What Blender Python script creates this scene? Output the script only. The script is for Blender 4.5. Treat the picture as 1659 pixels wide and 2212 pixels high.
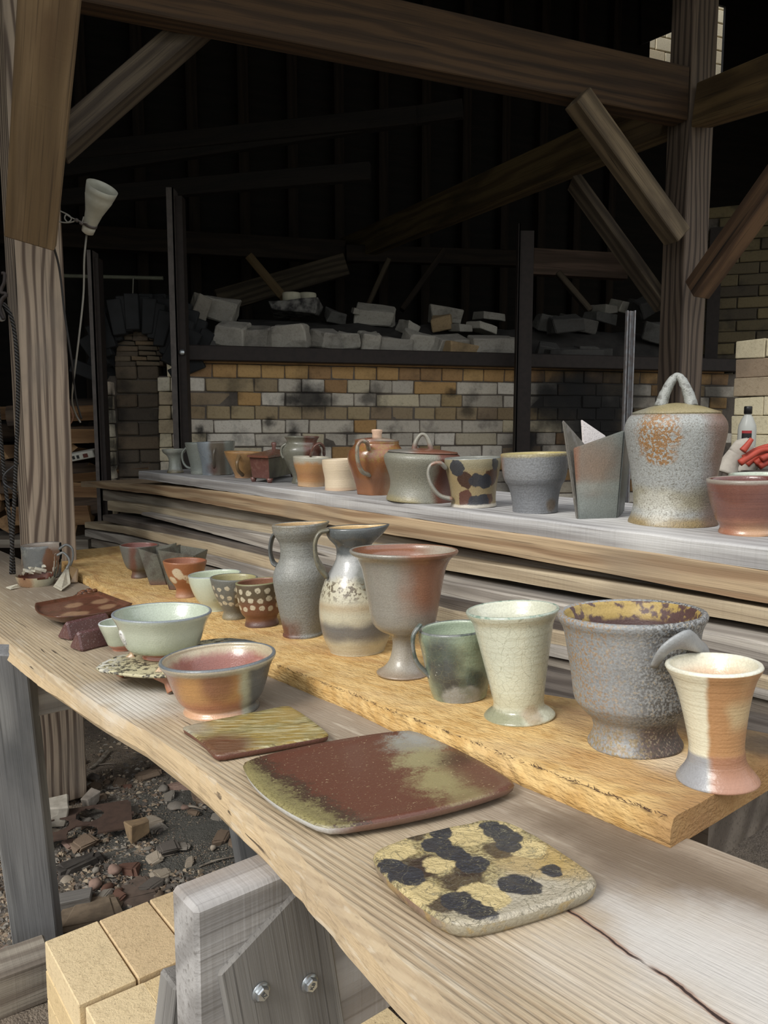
import bpy, bmesh, math, random
from mathutils import Vector, Matrix, Quaternion, noise
R = random.Random(7)
scene = bpy.context.scene
COL = scene.collection
for o in list(bpy.data.objects): bpy.data.objects.remove(o)

# ------------------------------------------------------------------ camera, world, exposure
F = 1660.0; W = 1659; H = 2212; CZ = 1.25
PITCH = math.atan(186.0 / F)
cam_d = bpy.data.cameras.new('camera'); cam = bpy.data.objects.new('camera', cam_d); COL.objects.link(cam)
cam.location = (0, 0, CZ); cam.rotation_euler = (math.pi / 2 - PITCH, 0, 0)
cam_d.sensor_fit = 'VERTICAL'; cam_d.sensor_height = 24; cam_d.lens = 24 * F / H
cam_d.clip_start = .02; cam_d.clip_end = 200
scene.camera = cam
scene.view_settings.view_transform = 'Standard'; scene.view_settings.look = 'None'
scene.view_settings.gamma = 1; scene.view_settings.use_curve_mapping = False
scene.view_settings.exposure = 0.28
wd = bpy.data.worlds.new('world'); scene.world = wd; wd.use_nodes = True
nt = wd.node_tree; nt.nodes.clear()
wo = nt.nodes.new('ShaderNodeOutputWorld'); bg = nt.nodes.new('ShaderNodeBackground')
tc = nt.nodes.new('ShaderNodeTexCoord'); sx = nt.nodes.new('ShaderNodeSeparateXYZ')
cr = nt.nodes.new('ShaderNodeValToRGB')
nt.links.new(tc.outputs['Generated'], sx.inputs[0]); nt.links.new(sx.outputs[2], cr.inputs[0])
# overcast sky over a dim tree line: dark green-grey at the horizon, bright cloud above
cr.color_ramp.elements[0].position = 0.0; cr.color_ramp.elements[0].color = (.34, .36, .32, 1)
cr.color_ramp.elements[1].position = 1.0; cr.color_ramp.elements[1].color = (1.0, 1.02, 1.06, 1)
e = cr.color_ramp.elements.new(.10); e.color = (.52, .54, .5, 1)
e = cr.color_ramp.elements.new(.28); e.color = (.95, .98, 1.02, 1)
nt.links.new(cr.outputs[0], bg.inputs[0]); bg.inputs[1].default_value = 1.08
nt.links.new(bg.outputs[0], wo.inputs[0])
# veiled sun, high behind the left shoulder
sd = bpy.data.lights.new('sun', 'SUN'); sun = bpy.data.objects.new('sun', sd); COL.objects.link(sun)
sd.energy = 2.3; sd.angle = math.radians(24); sd.color = (1, .97, .92)
sun.rotation_euler = (math.radians(50), 0, math.radians(-48))

# ------------------------------------------------------------------ geometry helpers
def ray(px, py):
    dx = (px - W / 2) / F; dy = (H / 2 - py) / F
    c, s = math.cos(PITCH), math.sin(PITCH)
    v = Vector((dx, c + dy * s, -s + dy * c))
    return v / v.y                       # y component 1
C0 = Vector((0, 0, CZ))
def on_y(px, py, Y): return C0 + ray(px, py) * Y
def on_z(px, py, z):
    r = ray(px, py); return C0 + r * ((z - CZ) / r.z)
def on_plane(px, py, p, n):
    r = ray(px, py); n = Vector(n); return C0 + r * ((Vector(p) - C0).dot(n) / r.dot(n))
def depth(P):
    c, s = math.cos(PITCH), math.sin(PITCH)
    q = P - C0; return q.y * c - q.z * s
D = Vector((-.62, .785, 0)).normalized(); NN = Vector((.785, .62, 0)).normalized()
ANG = math.atan2(D.y, D.x)
def ts(P): return P.x * D.x + P.y * D.y, P.x * NN.x + P.y * NN.y
def from_ts(t, s, z): return Vector((D.x * t + NN.x * s, D.y * t + NN.y * s, z))
def on_s(px, py, s):
    r = ray(px, py); k = s / (r.x * NN.x + r.y * NN.y); return C0 + r * k
T0 = .39
def ztab(t):                             # the yellow plank's top: near end high, sagging to the far end
    q = min(max(t - T0, -.6), 2.3); return .90 - .075 * q + .0163 * q * q
def slope(t): q = min(max(t - T0, -.6), 2.3); return -.075 + .0326 * q
FOFF = lambda t: -.028 + .008 * min(max((t - T0) / 2.2, 0), 1)     # the front plank lies this much lower
def surf_y(t): return ztab(t)
def surf_f(t): return ztab(t) + FOFF(t)
def hit(px, py, surf, off=0.0):
    r = ray(px, py); lo, hi = .2, 6.0
    def g(k):
        P = C0 + r * k; return P.z - surf(ts(P)[0]) - off
    for _ in range(60):
        m = (lo + hi) / 2
        if g(m) > 0: lo = m
        else: hi = m
    return C0 + r * lo
def interp(xs, ys, x):
    if x <= xs[0]: return ys[0]
    for i in range(1, len(xs)):
        if x <= xs[i]:
            f = (x - xs[i-1]) / (xs[i] - xs[i-1]); return ys[i-1] + f * (ys[i] - ys[i-1])
    return ys[-1]

# ------------------------------------------------------------------ materials
def lin(c, sat=.86):
    m = .3 * c[0] + .59 * c[1] + .11 * c[2]; c = [m + (x - m) * sat for x in c]
    def f(v):
        v = v / 255.0
        return v / 12.92 if v <= .04045 else ((v + .055) / 1.055) ** 2.4
    return (f(c[0]), f(c[1]), f(c[2]), 1)
class G:
    def __init__(s, name):
        s.m = bpy.data.materials.new(name); s.m.use_nodes = True; s.t = s.m.node_tree
        s.t.nodes.clear()
        s.out = s.t.nodes.new('ShaderNodeOutputMaterial'); s.b = s.t.nodes.new('ShaderNodeBsdfPrincipled')
        s.t.links.new(s.b.outputs[0], s.out.inputs[0])
        tc = s.t.nodes.new('ShaderNodeTexCoord'); s.P = tc.outputs['Object']
        s.geo = None
    def n(s, ty, **kw):
        x = s.t.nodes.new(ty)
        for k, v in kw.items(): setattr(x, k, v)
        return x
    def L(s, a, b): s.t.links.new(a, b)
    def put(s, sock, v):
        if isinstance(v, (int, float, tuple, list)): sock.default_value = v
        else: s.L(v, sock)
    def math(s, op, a, b=None, c=None):
        x = s.n('ShaderNodeMath', operation=op); s.put(x.inputs[0], a)
        if b is not None: s.put(x.inputs[1], b)
        if c is not None: s.put(x.inputs[2], c)
        return x.outputs[0]
    def world(s):
        if not s.geo: s.geo = s.n('ShaderNodeNewGeometry').outputs['Position']
        return s.geo
    def scaled(s, sc, P=None, loc=(0, 0, 0)):
        m = s.n('ShaderNodeMapping'); s.L(P or s.P, m.inputs[0])
        m.inputs['Scale'].default_value = sc if isinstance(sc, tuple) else (sc, sc, sc)
        m.inputs['Location'].default_value = loc
        return m.outputs[0]
    def noise(s, sc, detail=4, P=None, rough=.55, dist=0, loc=(0, 0, 0)):
        x = s.n('ShaderNodeTexNoise'); s.L(s.scaled(sc, P, loc), x.inputs['Vector']); x.inputs['Scale'].default_value = 1
        x.inputs['Detail'].default_value = detail; x.inputs['Roughness'].default_value = rough
        x.inputs['Distortion'].default_value = dist
        return x.outputs['Fac']
    def voro(s, sc, feature='F1', P=None, rnd=1.0):
        x = s.n('ShaderNodeTexVoronoi', feature=feature); s.L(s.scaled(sc, P), x.inputs['Vector']); x.inputs['Scale'].default_value = 1
        x.inputs['Randomness'].default_value = rnd
        return x.outputs['Distance']
    def mr(s, v, a, b, lo=0.0, hi=1.0, smooth=True):
        x = s.n('ShaderNodeMapRange'); x.interpolation_type = 'SMOOTHSTEP' if smooth else 'LINEAR'
        s.put(x.inputs['Value'], v); x.inputs['From Min'].default_value = a; x.inputs['From Max'].default_value = b
        x.inputs['To Min'].default_value = lo; x.inputs['To Max'].default_value = hi
        return x.outputs[0]
    def mix(s, f, a, b, mode='MIX'):
        x = s.n('ShaderNodeMix', data_type='RGBA', blend_type=mode); s.put(x.inputs[0], f)
        s.put(x.inputs[6], a); s.put(x.inputs[7], b); return x.outputs[2]
    def dot(s, v, P=None):
        x = s.n('ShaderNodeVectorMath', operation='DOT_PRODUCT'); s.L(P or s.P, x.inputs[0]); x.inputs[1].default_value = v
        return x.outputs['Value']
    def dist(s, p, P=None, sc=None):
        x = s.n('ShaderNodeVectorMath', operation='DISTANCE')
        if sc:
            y = s.n('ShaderNodeVectorMath', operation='MULTIPLY'); s.L(P or s.P, y.inputs[0]); y.inputs[1].default_value = sc
            s.L(y.outputs[0], x.inputs[0]); p = tuple(p[i] * sc[i] for i in range(3))
        else: s.L(P or s.P, x.inputs[0])
        x.inputs[1].default_value = p; return x.outputs['Value']
    def mask(s, m):
        k = m[0]
        if k == 'ax':                                   # ('ax', vec, a, b, noiseamp, noisescale)
            v = s.dot(m[1])
            if len(m) > 4: v = s.math('ADD', v, s.math('MULTIPLY', s.math('SUBTRACT', s.noise(m[5] if len(m) > 5 else 40, 5), .5), m[4]))
            return s.mr(v, m[2], m[3])
        if k == 'n':                                    # ('n', scale, a, b)
            return s.mr(s.noise(m[1], 5, loc=(m[4] if len(m) > 4 else 0,) * 3), m[2], m[3])
        if k == 'v': return s.mr(s.voro(m[1]), m[2], m[3])
        if k == 'blob':                                 # ('blob', p, r, soft, noiseamp, noisescale, axis scale)
            v = s.dist(m[1], sc=m[6] if len(m) > 6 else None)
            v = s.math('ADD', v, s.math('MULTIPLY', s.math('SUBTRACT', s.noise(m[5] if len(m) > 5 else 60, 4), .5), m[4]))
            return s.mr(v, m[2] + m[3], m[2] - m[3])
        if k == 'wblob':
            v = s.dist(m[1], P=s.world(), sc=m[6] if len(m) > 6 else None)
            v = s.math('ADD', v, s.math('MULTIPLY', s.math('SUBTRACT', s.noise(m[5], 4, P=s.world()), .5), m[4]))
            return s.mr(v, m[2] + m[3], m[2] - m[3])
        if k == 'wn': return s.mr(s.noise(m[1], 5, P=s.world()), m[2], m[3])
    def layers(s, col, ls):
        for l in ls:
            f = None
            for m in l[1:]:
                if isinstance(m, (int, float)): q = m
                else: q = s.mask(m)
                f = q if f is None else s.math('MULTIPLY', f, q)
            col = s.mix(f, col, lin(l[0]))
        return col
    def fin(s, col, rough, bump=None, bs=.3, bd=.002, coat=0, spec=.5):
        s.put(s.b.inputs['Base Color'], col); s.put(s.b.inputs['Roughness'], rough)
        s.b.inputs['Specular IOR Level'].default_value = spec
        if coat: s.b.inputs['Coat Weight'].default_value = coat; s.b.inputs['Coat Roughness'].default_value = .12
        if bump is not None:
            x = s.n('ShaderNodeBump'); x.inputs['Strength'].default_value = bs; x.inputs['Distance'].default_value = bd
            s.L(bump, x.inputs['Height']); s.L(x.outputs[0], s.b.inputs['Normal'])
        return s.m
def clay(name, base, ls=(), rough=.4, speck=.25, ss=420, rings=0, grit=.5, coat=0, crackle=False, dark=None):
    g = G(name)
    nz = g.noise(ss, 3); big = g.noise(22, 4)
    col = g.layers(lin(base), ls)
    f = g.mr(nz, .35, .68); col = g.mix(g.math('MULTIPLY', f, speck), col, g.mix(1.0, col, (.42, .40, .38, 1), 'MULTIPLY'))
    f2 = g.mr(big, .3, .7); col = g.mix(g.math('MULTIPLY', f2, .22), col, g.mix(1.0, col, (.7, .72, .76, 1), 'MULTIPLY'))
    h = g.math('MULTIPLY', nz, grit)
    if rings:
        w = g.noise((6, 6, rings), 3); h = g.math('ADD', h, g.math('MULTIPLY', w, .8))
    if crackle:
        cv = g.voro(110, 'DISTANCE_TO_EDGE'); cm = g.mr(cv, 0, .035, 1, 0)
        col = g.mix(g.math('MULTIPLY', cm, .45), col, lin((120, 118, 90)))
    return g.fin(col, g.mr(big, .3, .7, rough * .8, rough * 1.25), h, .55, .0016, coat)
def wood(name, c1, c2, dark, rough=.8, ring=26, fine=260, bs=.6, stain=None, saw=0, ls=(), crack=.0, zs=1.0, bd=.003, wobs=(1.2, 7), wamp=16, rpow=1.6):
    g = G(name)
    P = g.P
    wob = g.noise((wobs[0], wobs[1], wobs[1]), 2)
    v = g.n('ShaderNodeSeparateXYZ'); g.L(P, v.inputs[0])
    y = g.math('ADD', v.outputs[1], g.math('MULTIPLY', v.outputs[2], .8 * zs))
    ph = g.math('ADD', g.math('MULTIPLY', y, ring * 6.28), g.math('MULTIPLY', wob, wamp))
    rg = g.mr(g.math('SINE', ph), -1, 1)
    rg = g.math('POWER', rg, rpow)
    fn = g.noise((3.0, fine, fine), 3); md = g.noise((1.5, 30, 30), 4)
    col = g.mix(rg, lin(c1), lin(c2))
    col = g.mix(g.mr(fn, .52, .75, 0, .75), col, lin(dark))
    col = g.mix(g.mr(md, .45, .8, 0, .55), col, lin(dark))
    if stain: col = g.mix(g.mr(g.noise((2.2, 5, 5), 5, loc=(3, 1, 2)), .5, .72, 0, .8), col, lin(stain))
    if crack:
        cn = g.noise((1.1, 75, 75), 2, dist=.4); ck = g.mr(cn, .72 - crack * .1, .76 - crack * .1)
        col = g.mix(ck, col, lin((38, 30, 24)))
    col = g.layers(col, ls)
    oi = g.n('ShaderNodeObjectInfo'); col = g.mix(g.mr(oi.outputs['Random'], 0, 1, 0, .25), col, g.mix(1.0, col, (.72, .72, .74, 1), 'MULTIPLY'))
    h = g.math('ADD', g.math('MULTIPLY', rg, -.35), g.math('MULTIPLY', fn, .6))
    if saw:
        sw = g.noise((140, 3, 3), 2); h = g.math('ADD', h, g.math('MULTIPLY', sw, saw))
    if crack: h = g.math('SUBTRACT', h, ck)
    return g.fin(col, rough, h, bs, bd)
def brickmat(name, cols, soot=.35, ls=(), rough=.9, spots=True):
    g = G(name)
    oi = g.n('ShaderNodeObjectInfo'); rmp = g.n('ShaderNodeValToRGB'); g.L(oi.outputs['Random'], rmp.inputs[0])
    for i, c in enumerate(cols):
        pos = i / max(len(cols) - 1, 1)
        el = rmp.color_ramp.elements[0] if i == 0 else (rmp.color_ramp.elements[1] if i == 1 else rmp.color_ramp.elements.new(pos))
        el.position = pos; el.color = lin(c)
    col = rmp.outputs[0]
    n1 = g.noise(90, 5, P=g.world()); n2 = g.noise(9, 5, P=g.world(), loc=(2, 2, 2))
    col = g.mix(g.mr(n1, .45, .8, 0, .5), col, g.mix(1.0, col, (.55, .5, .45, 1), 'MULTIPLY'))
    col = g.mix(g.mr(n2, .5, .72, 0, soot), col, lin((30, 27, 25)))
    if spots: col = g.mix(g.mr(g.noise(230, 2), .66, .72, 0, .6), col, lin((70, 58, 45)))
    col = g.layers(col, ls)
    return g.fin(col, rough, g.math('ADD', n1, g.math('MULTIPLY', g.noise(260, 4), 1.2)), .45, .003)
def plain(name, c, rough=.6, metal=0, amt=.3, sc=60, bs=.2, c2=None):
    g = G(name); nz = g.noise(sc, 5)
    col = g.mix(g.mr(nz, .35, .7, 0, amt), lin(c), lin(c2) if c2 else g.mix(1.0, lin(c), (.5, .5, .5, 1), 'MULTIPLY'))
    g.b.inputs['Metallic'].default_value = metal
    return g.fin(col, rough, nz, bs, .002)

# ------------------------------------------------------------------ object helpers
def add(name, me, mats=None, parent=None, M=None, smooth=False):
    if isinstance(me, bmesh.types.BMesh):
        bm = me; me = bpy.data.meshes.new(name); bmesh.ops.recalc_face_normals(bm, faces=bm.faces); bm.to_mesh(me); bm.free()
    o = bpy.data.objects.new(name, me); COL.objects.link(o)
    if mats is not None:
        for m in (mats if isinstance(mats, (list, tuple)) else [mats]): me.materials.append(m)
    if smooth:
        me.shade_smooth()
    if parent: o.parent = parent
    if M is not None: o.matrix_local = M
    return o
def tag(o, label=None, cat=None, group=None, kind=None):
    if label: o['label'] = label
    if cat: o['category'] = cat
    if group: o['group'] = group
    if kind: o['kind'] = kind
    return o
def empty(name, M, label, cat, group=None):
    o = bpy.data.objects.new(name, None); COL.objects.link(o); o.empty_display_size = .05
    o.matrix_world = M; return tag(o, label, cat, group)
def frame(p, x, up=(0, 0, 1)):
    x = Vector(x).normalized(); up = Vector(up); y = up.cross(x).normalized(); z = x.cross(y)
    return Matrix((( x.x, y.x, z.x, p[0]), (x.y, y.y, z.y, p[1]), (x.z, y.z, z.z, p[2]), (0, 0, 0, 1)))
def box_bm(x0, x1, y0, y1, z0, z1, bev=0, jit=0, rnd=None, seg=1, bm=None):
    bm = bm or bmesh.new()
    vs = [bm.verts.new((x, y, z)) for x in (x0, x1) for y in (y0, y1) for z in (z0, z1)]
    if jit:
        for v in vs: v.co += Vector([(rnd or R).uniform(-jit, jit) for _ in range(3)])
    fs = [(0, 1, 3, 2), (4, 6, 7, 5), (0, 4, 5, 1), (2, 3, 7, 6), (0, 2, 6, 4), (1, 5, 7, 3)]
    faces = [bm.faces.new([vs[i] for i in f]) for f in fs]
    if bev:
        es = set(e for f in faces for e in f.edges)
        bmesh.ops.bevel(bm, geom=list(es), offset=bev, segments=seg, affect='EDGES')
    return bm
def beam(name, p0, p1, w, h, mat, label=None, cat=None, up=(0, 0, 1), parent=None, bev=.004, kind=None, group=None):
    """straight timber from p0 to p1 (centre line), w across, h along up"""
    p0 = Vector(p0); p1 = Vector(p1); L = (p1 - p0).length
    bm = box_bm(0, L, -w / 2, w / 2, -h / 2, h / 2, bev)
    o = add(name, bm, mat)
    o.matrix_world = frame(p0, p1 - p0, up)
    if parent: o.parent = parent; o.matrix_parent_inverse = parent.matrix_world.inverted()
    return tag(o, label, cat, group, kind)
def crom(pts, n=8):
    pts = [Vector(p) for p in pts]
    if len(pts) < 3: return pts
    P = [pts[0] * 2 - pts[1]] + pts + [pts[-1] * 2 - pts[-2]]; out = []
    for i in range(1, len(P) - 2):
        for k in range(n):
            t = k / n; a, b, c, d = P[i-1], P[i], P[i+1], P[i+2]
            out.append(.5 * ((2 * b) + (c - a) * t + (2 * a - 5 * b + 4 * c - d) * t * t + (3 * b - a - 3 * c + d) * t ** 3))
    out.append(P[-2]); return out
def sweep_bm(pts, ra, rb=None, side=(0, 1, 0), seg=10, n=7, bm=None, taper=None):
    bm = bm or bmesh.new(); pts = crom(pts, n); rb = rb or ra; side = Vector(side); rings = []
    for i, p in enumerate(pts):
        tan = (pts[min(i + 1, len(pts) - 1)] - pts[max(i - 1, 0)]).normalized()
        b = side - tan * side.dot(tan)
        if b.length < 1e-4: b = tan.orthogonal()
        b.normalize(); a = tan.cross(b)
        k = 1.0
        if taper: k = interp([0, .5, 1], taper, i / (len(pts) - 1))
        rings.append([bm.verts.new(p + (a * math.cos(q) * ra + b * math.sin(q) * rb) * k) for q in [2 * math.pi * j / seg for j in range(seg)]])
    for A, B in zip(rings, rings[1:]):
        for j in range(seg): bm.faces.new((A[j], A[(j+1) % seg], B[(j+1) % seg], B[j]))
    bm.faces.new(rings[0][::-1]); bm.faces.new(rings[-1]); return bm
def lathe_bm(prof, seg=56, mi=None, ox=0, oy=0, fac=0, bm=None, close=True):
    """prof: list of (r, z); mi: material index per span"""
    bm = bm or bmesh.new(); rings = []
    for r, z in prof:
        if r < 1e-5: rings.append([bm.verts.new((ox, oy, z))])
        else: rings.append([bm.verts.new((ox + r * math.cos(q), oy + r * math.sin(q), z)) for q in [2 * math.pi * (j + .5) / seg for j in range(seg)]])
    for i, (A, B) in enumerate(zip(rings, rings[1:])):
        for j in range(seg):
            j2 = (j + 1) % seg
            if len(A) == 1: f = bm.faces.new((A[0], B[j2], B[j]))
            elif len(B) == 1: f = bm.faces.new((A[j], A[j2], B[0]))
            else: f = bm.faces.new((A[j], A[j2], B[j2], B[j]))
            if mi: f.material_index = mi[i]
            f.smooth = True
    return bm

# ================================================================== STRUCTURE AND TIMBER
MW = {}
MW['front'] = None
w_grey = wood('wood_weathered_grey', (176, 168, 156), (140, 132, 122), (92, 84, 76), ring=30, stain=(120, 118, 116), saw=.5, crack=.12)
w_silver = wood('wood_silver_plank', (176, 174, 172), (150, 147, 145), (104, 100, 98), ring=34, saw=.9, stain=(200, 198, 194))
w_brown = wood('wood_brown_plank', (178, 152, 116), (142, 112, 80), (92, 72, 52), ring=42, stain=(140, 122, 98))
w_tan = wood('wood_tan_plank', (190, 172, 140), (165, 146, 116), (105, 88, 68), ring=22, saw=.8, stain=(150, 134, 110))
w_drab = wood('wood_drab_plank', (160, 150, 134), (128, 116, 102), (80, 70, 60), ring=25, saw=.5, stain=(104, 96, 88), crack=.12)
w_dark = wood('wood_dark_plank', (112, 102, 92), (84, 74, 66), (46, 40, 36), ring=20, stain=(60, 54, 50))
w_post = wood('wood_post', (168, 148, 126), (98, 80, 66), (70, 58, 50), ring=40, fine=220, crack=.3, stain=(122, 110, 98), wobs=(.8, 5), wamp=34, rpow=3.2)
w_beam = wood('wood_shed_beam', (90, 64, 38), (66, 46, 27), (30, 21, 13), ring=24, stain=(66, 46, 30))
w_brace = wood('wood_shed_brace', (98, 84, 66), (68, 56, 44), (40, 30, 24), ring=28, stain=(60, 48, 36), crack=.3)
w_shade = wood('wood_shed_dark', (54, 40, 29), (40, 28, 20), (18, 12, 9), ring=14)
w_deep_shade = wood('wood_deep_shade_tone', (30, 23, 18), (22, 17, 13), (10, 8, 7), ring=10)  # near-black base colour paints in the gloom under the roof
w_board = wood('wood_brace_board', (134, 108, 74), (114, 90, 58), (66, 50, 32), ring=14, stain=(100, 74, 46), saw=.3)
w_leg = wood('wood_sawhorse_leg', (150, 146, 140), (130, 126, 120), (60, 56, 54), ring=3, fine=330, stain=(104, 100, 98), zs=.2)

# ---- ground
bm = bmesh.new(); N = 90
xs = [-9 + 18 * i / N for i in range(N + 1)]; ys = [-3 + 13 * i / N for i in range(N + 1)]
gv = [[bm.verts.new((x, y, .035 * noise.noise(Vector((x * 1.7, y * 1.7, 0))) + .012 * noise.noise(Vector((x * 7, y * 7, 3))) - .02)) for y in ys] for x in xs]
for i in range(N):
    for j in range(N):
        f = bm.faces.new((gv[i][j], gv[i+1][j], gv[i+1][j+1], gv[i][j+1])); f.smooth = True
g = G('dirt_ground')
n1 = g.noise(3.2, 6); n2 = g.noise(38, 6); n3 = g.noise(190, 4)
c = g.mix(g.mr(n1, .35, .65), lin((150, 134, 114)), lin((124, 110, 96)))
c = g.mix(g.mr(n2, .45, .75, 0, .6), c, lin((72, 62, 54)))
c = g.mix(g.mr(n3, .5, .75, 0, .6), c, lin((160, 148, 132)))
c = g.layers(c, [((96, 96, 90), ('blob', tuple(on_z(420, 1790, 0)), .42, .12, .3, 3), .9)])
m_dirt = g.fin(c, .95, g.math('ADD', n2, g.math('MULTIPLY', n3, .7)), .9, .02)
floor = tag(add('floor', bm, m_dirt), kind='structure')

# ---- the two table planks
def table_plank(name, tt, sf, sb, ztop, th, wane, mat, label, cat, cols=14, rough=.0012, rot_end=0):
    t0 = tt[0]; s0 = .6; z0 = ztop(t0) - th
    M = frame(from_ts(t0, s0, z0), D)
    bm = bmesh.new(); rows = []
    for i, t in enumerate(tt):
        a, b = sf(t), sb(t); zt = ztop(t); r = []
        e = lambda k, am=rough: am * noise.noise(Vector((t * 14, k, 0))) * 2 + am * 1.5 * noise.noise(Vector((t * 60, k, 5)))
        w = wane(t)
        sec = [(a + w * .6, zt - th), (a + e(1), zt - th * .72), (a + w * .35 + e(2), zt - th * .3), (a + w + e(3, rough * 1.3), zt - .001)]
        for k in range(cols + 1):
            q = k / cols; s = a + w + .006 + (b - .006 - a - w - .006) * q
            sec.append((s, zt + .0012 * noise.noise(Vector((t * 3, s * 30, 1)))))
        sec += [(b - .001, zt - .002), (b, zt - .006), (b - .002, zt - th)]
        for s, z in sec: r.append(bm.verts.new((t - t0, -(s - s0), z - z0)))
        rows.append(r)
    n = len(rows[0])
    for A, B in zip(rows, rows[1:]):
        for j in range(n):
            f = bm.faces.new((A[j], A[(j+1) % n], B[(j+1) % n], B[j]))
    bm.faces.new(rows[0]); bm.faces.new(rows[-1][::-1])
    o = add(name, bm, mat, M=M); tag(o, label, cat); return o, M
# front plank edges read off the photograph on its own surface
fe = [ts(hit(x, y, surf_f, -.014)) for x, y in [(0, 1402), (30, 1425), (75, 1462), (140, 1503), (200, 1543), (250, 1572), (310, 1605), (400, 1672), (450, 1715), (500, 1765), (570, 1832), (640, 1908), (700, 1975), (750, 2035), (850, 2145), (912, 2212)]]
fe.sort(); ft = [a for a, b in fe]; fs = [b for a, b in fe]
print('front edge t,s', [(round(a, 2), round(b, 3)) for a, b in fe])
def sf_front(t):
    if t > ft[-1]: return fs[-1] - .02 * (t - ft[-1])
    if t < ft[0]: return fs[0] + .25 * (t - ft[0])
    return interp(ft, fs, t)
sb_front = lambda t: interp([.0, .38, .7, 1.0, 1.9, 2.5, 3.2], [.626, .636, .66, .672, .70, .66, .62], t)
def PL(px, py, M, surf): return tuple(M.inverted() @ hit(px, py, surf))
tt = [-.15 + 3.3 * i / 220 for i in range(221)]
Mf = frame(from_ts(tt[0], .6, surf_f(tt[0]) - .036), D)
def linemask(g, p0, p1, hw, wob, sc=8):
    """a crack: 1 near the segment p0-p1 in the local xy plane"""
    d = Vector((p1[0] - p0[0], p1[1] - p0[1], 0)); L = d.length; d.normalize(); nrm = (-d.y, d.x, 0)
    v = g.math('SUBTRACT', g.dot(nrm), nrm[0] * p0[0] + nrm[1] * p0[1])
    v = g.math('ADD', v, g.math('MULTIPLY', g.math('SUBTRACT', g.noise(sc, 4), .5), wob))
    u = g.math('SUBTRACT', g.dot(tuple(d)), d.x * p0[0] + d.y * p0[1])
    k = g.math('MULTIPLY', g.mr(u, -.004, .01), g.mr(u, L, L - .02))
    return g.math('MULTIPLY', k, g.mr(g.math('ABSOLUTE', v), hw, hw * .45))
def front_mat():
    g = G('wood_front_plank'); P = g.P
    v = g.n('ShaderNodeSeparateXYZ'); g.L(P, v.inputs[0])
    wob = g.noise((.55, 3.0, 3.0), 3); wob2 = g.noise((2.5, 14, 14), 3)
    y = v.outputs[1]
    ph = g.math('ADD', g.math('MULTIPLY', y, 860.0), g.math('ADD', g.math('MULTIPLY', wob, 26), g.math('MULTIPLY', wob2, 2.2)))
    rg = g.mr(g.math('SINE', ph), -1, 1); rg = g.math('POWER', rg, 2.0)
    front = g.mr(y, .04, .20)                              # towards the live edge the rings stand out
    rg = g.math('MULTIPLY', rg, g.mr(y, .12, .27, .03, .62))
    nz_ = g.n('ShaderNodeSeparateXYZ'); g.L(g.n('ShaderNodeNewGeometry').outputs['Normal'], nz_.inputs[0]); flat_ = g.mr(nz_.outputs[2], .35, .9)
    rg = g.math('MULTIPLY', rg, flat_)
    base = g.mix(front, lin((154, 138, 118)), lin((178, 158, 126)))
    base = g.mix(g.math('SUBTRACT', 1.0, flat_), base, lin((196, 168, 126)))
    col = g.mix(rg, base, lin((150, 124, 90)))
    fn = g.noise((6, 420, 420), 4); md = g.noise((1.6, 40, 40), 6)
    col = g.mix(g.mr(fn, .5, .75, 0, .45), col, lin((120, 98, 74)))
    col = g.mix(g.mr(g.noise((2.0, 9, 9), 5, loc=(5, 2, 0)), .42, .66, 0, .5), col, lin((136, 118, 96)))
    col = g.mix(g.mr(g.noise((9, 160, 160), 4, loc=(1, 7, 0)), .56, .68, 0, .35), col, lin((206, 194, 172)))
    col = g.mix(g.mr(md, .5, .8, 0, .4), col, lin((146, 124, 98)))
    # checks and short dark cracks near the live edge
    ck = g.mr(g.noise((2.2, 120, 120), 3, dist=.3), .66, .69); ck = g.math('MULTIPLY', ck, g.mask(('n', 4.0, .5, .6, 3)))
    ck = g.math('MULTIPLY', ck, g.mr(y, .02, .2)); col = g.mix(g.math('MULTIPLY', ck, .85), col, lin((60, 44, 30)))
    q = lambda x, yy: PL(x, yy, Mf, surf_f)
    L = []
    for (x, yy, r, a, c, sq) in [(1290, 1800, .03, .55, (104, 84, 62), .35), (1400, 1870, .035, .6, (92, 74, 56), .3), (1500, 1850, .03, .35, (110, 92, 72), .3), (1590, 1935, .03, .5, (104, 86, 66), .3), (1250, 1890, .03, .5, (90, 72, 56), .35),
                              (1560, 2060, .045, .75, (186, 180, 172), .5), (1600, 2140, .045, .7, (190, 186, 180), .5), (1300, 2110, .04, .4, (184, 176, 166), .5), (1640, 2020, .03, .6, (188, 182, 174), .5),
                              (305, 1516, .05, .8, (206, 202, 192), .6), (225, 1490, .035, .45, (200, 194, 182), .6), (250, 1255, .12, .45, (126, 112, 96), 1), (300, 1395, .1, .35, (132, 118, 100), .8), (700, 1480, .10, .5, (140, 126, 110), .8), (650, 1530, .03, .4, (120, 98, 74), 1), (560, 1520, .02, .35, (110, 84, 60), 1)]:
        L.append((c, ('blob', q(x, yy), r, r * .6, r * 1.3, 22, (sq, 1, 1)), a))
    col = g.layers(col, L)
    cr1 = linemask(g, q(1212, 1955), q(1412, 2094), .0012, .009, 26); cr2 = linemask(g, q(1400, 2085), q(1640, 2260), .0016, .012, 26)
    crk = g.math('MAXIMUM', cr1, cr2)
    hal = g.math('MAXIMUM', linemask(g, q(1212, 1955), q(1400, 2085), .0035, .009, 26), linemask(g, q(1400, 2085), q(1640, 2260), .004, .012, 26))
    col = g.mix(g.math('MULTIPLY', hal, .6), col, lin((136, 88, 62))); col = g.mix(crk, col, lin((48, 28, 20)))
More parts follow.
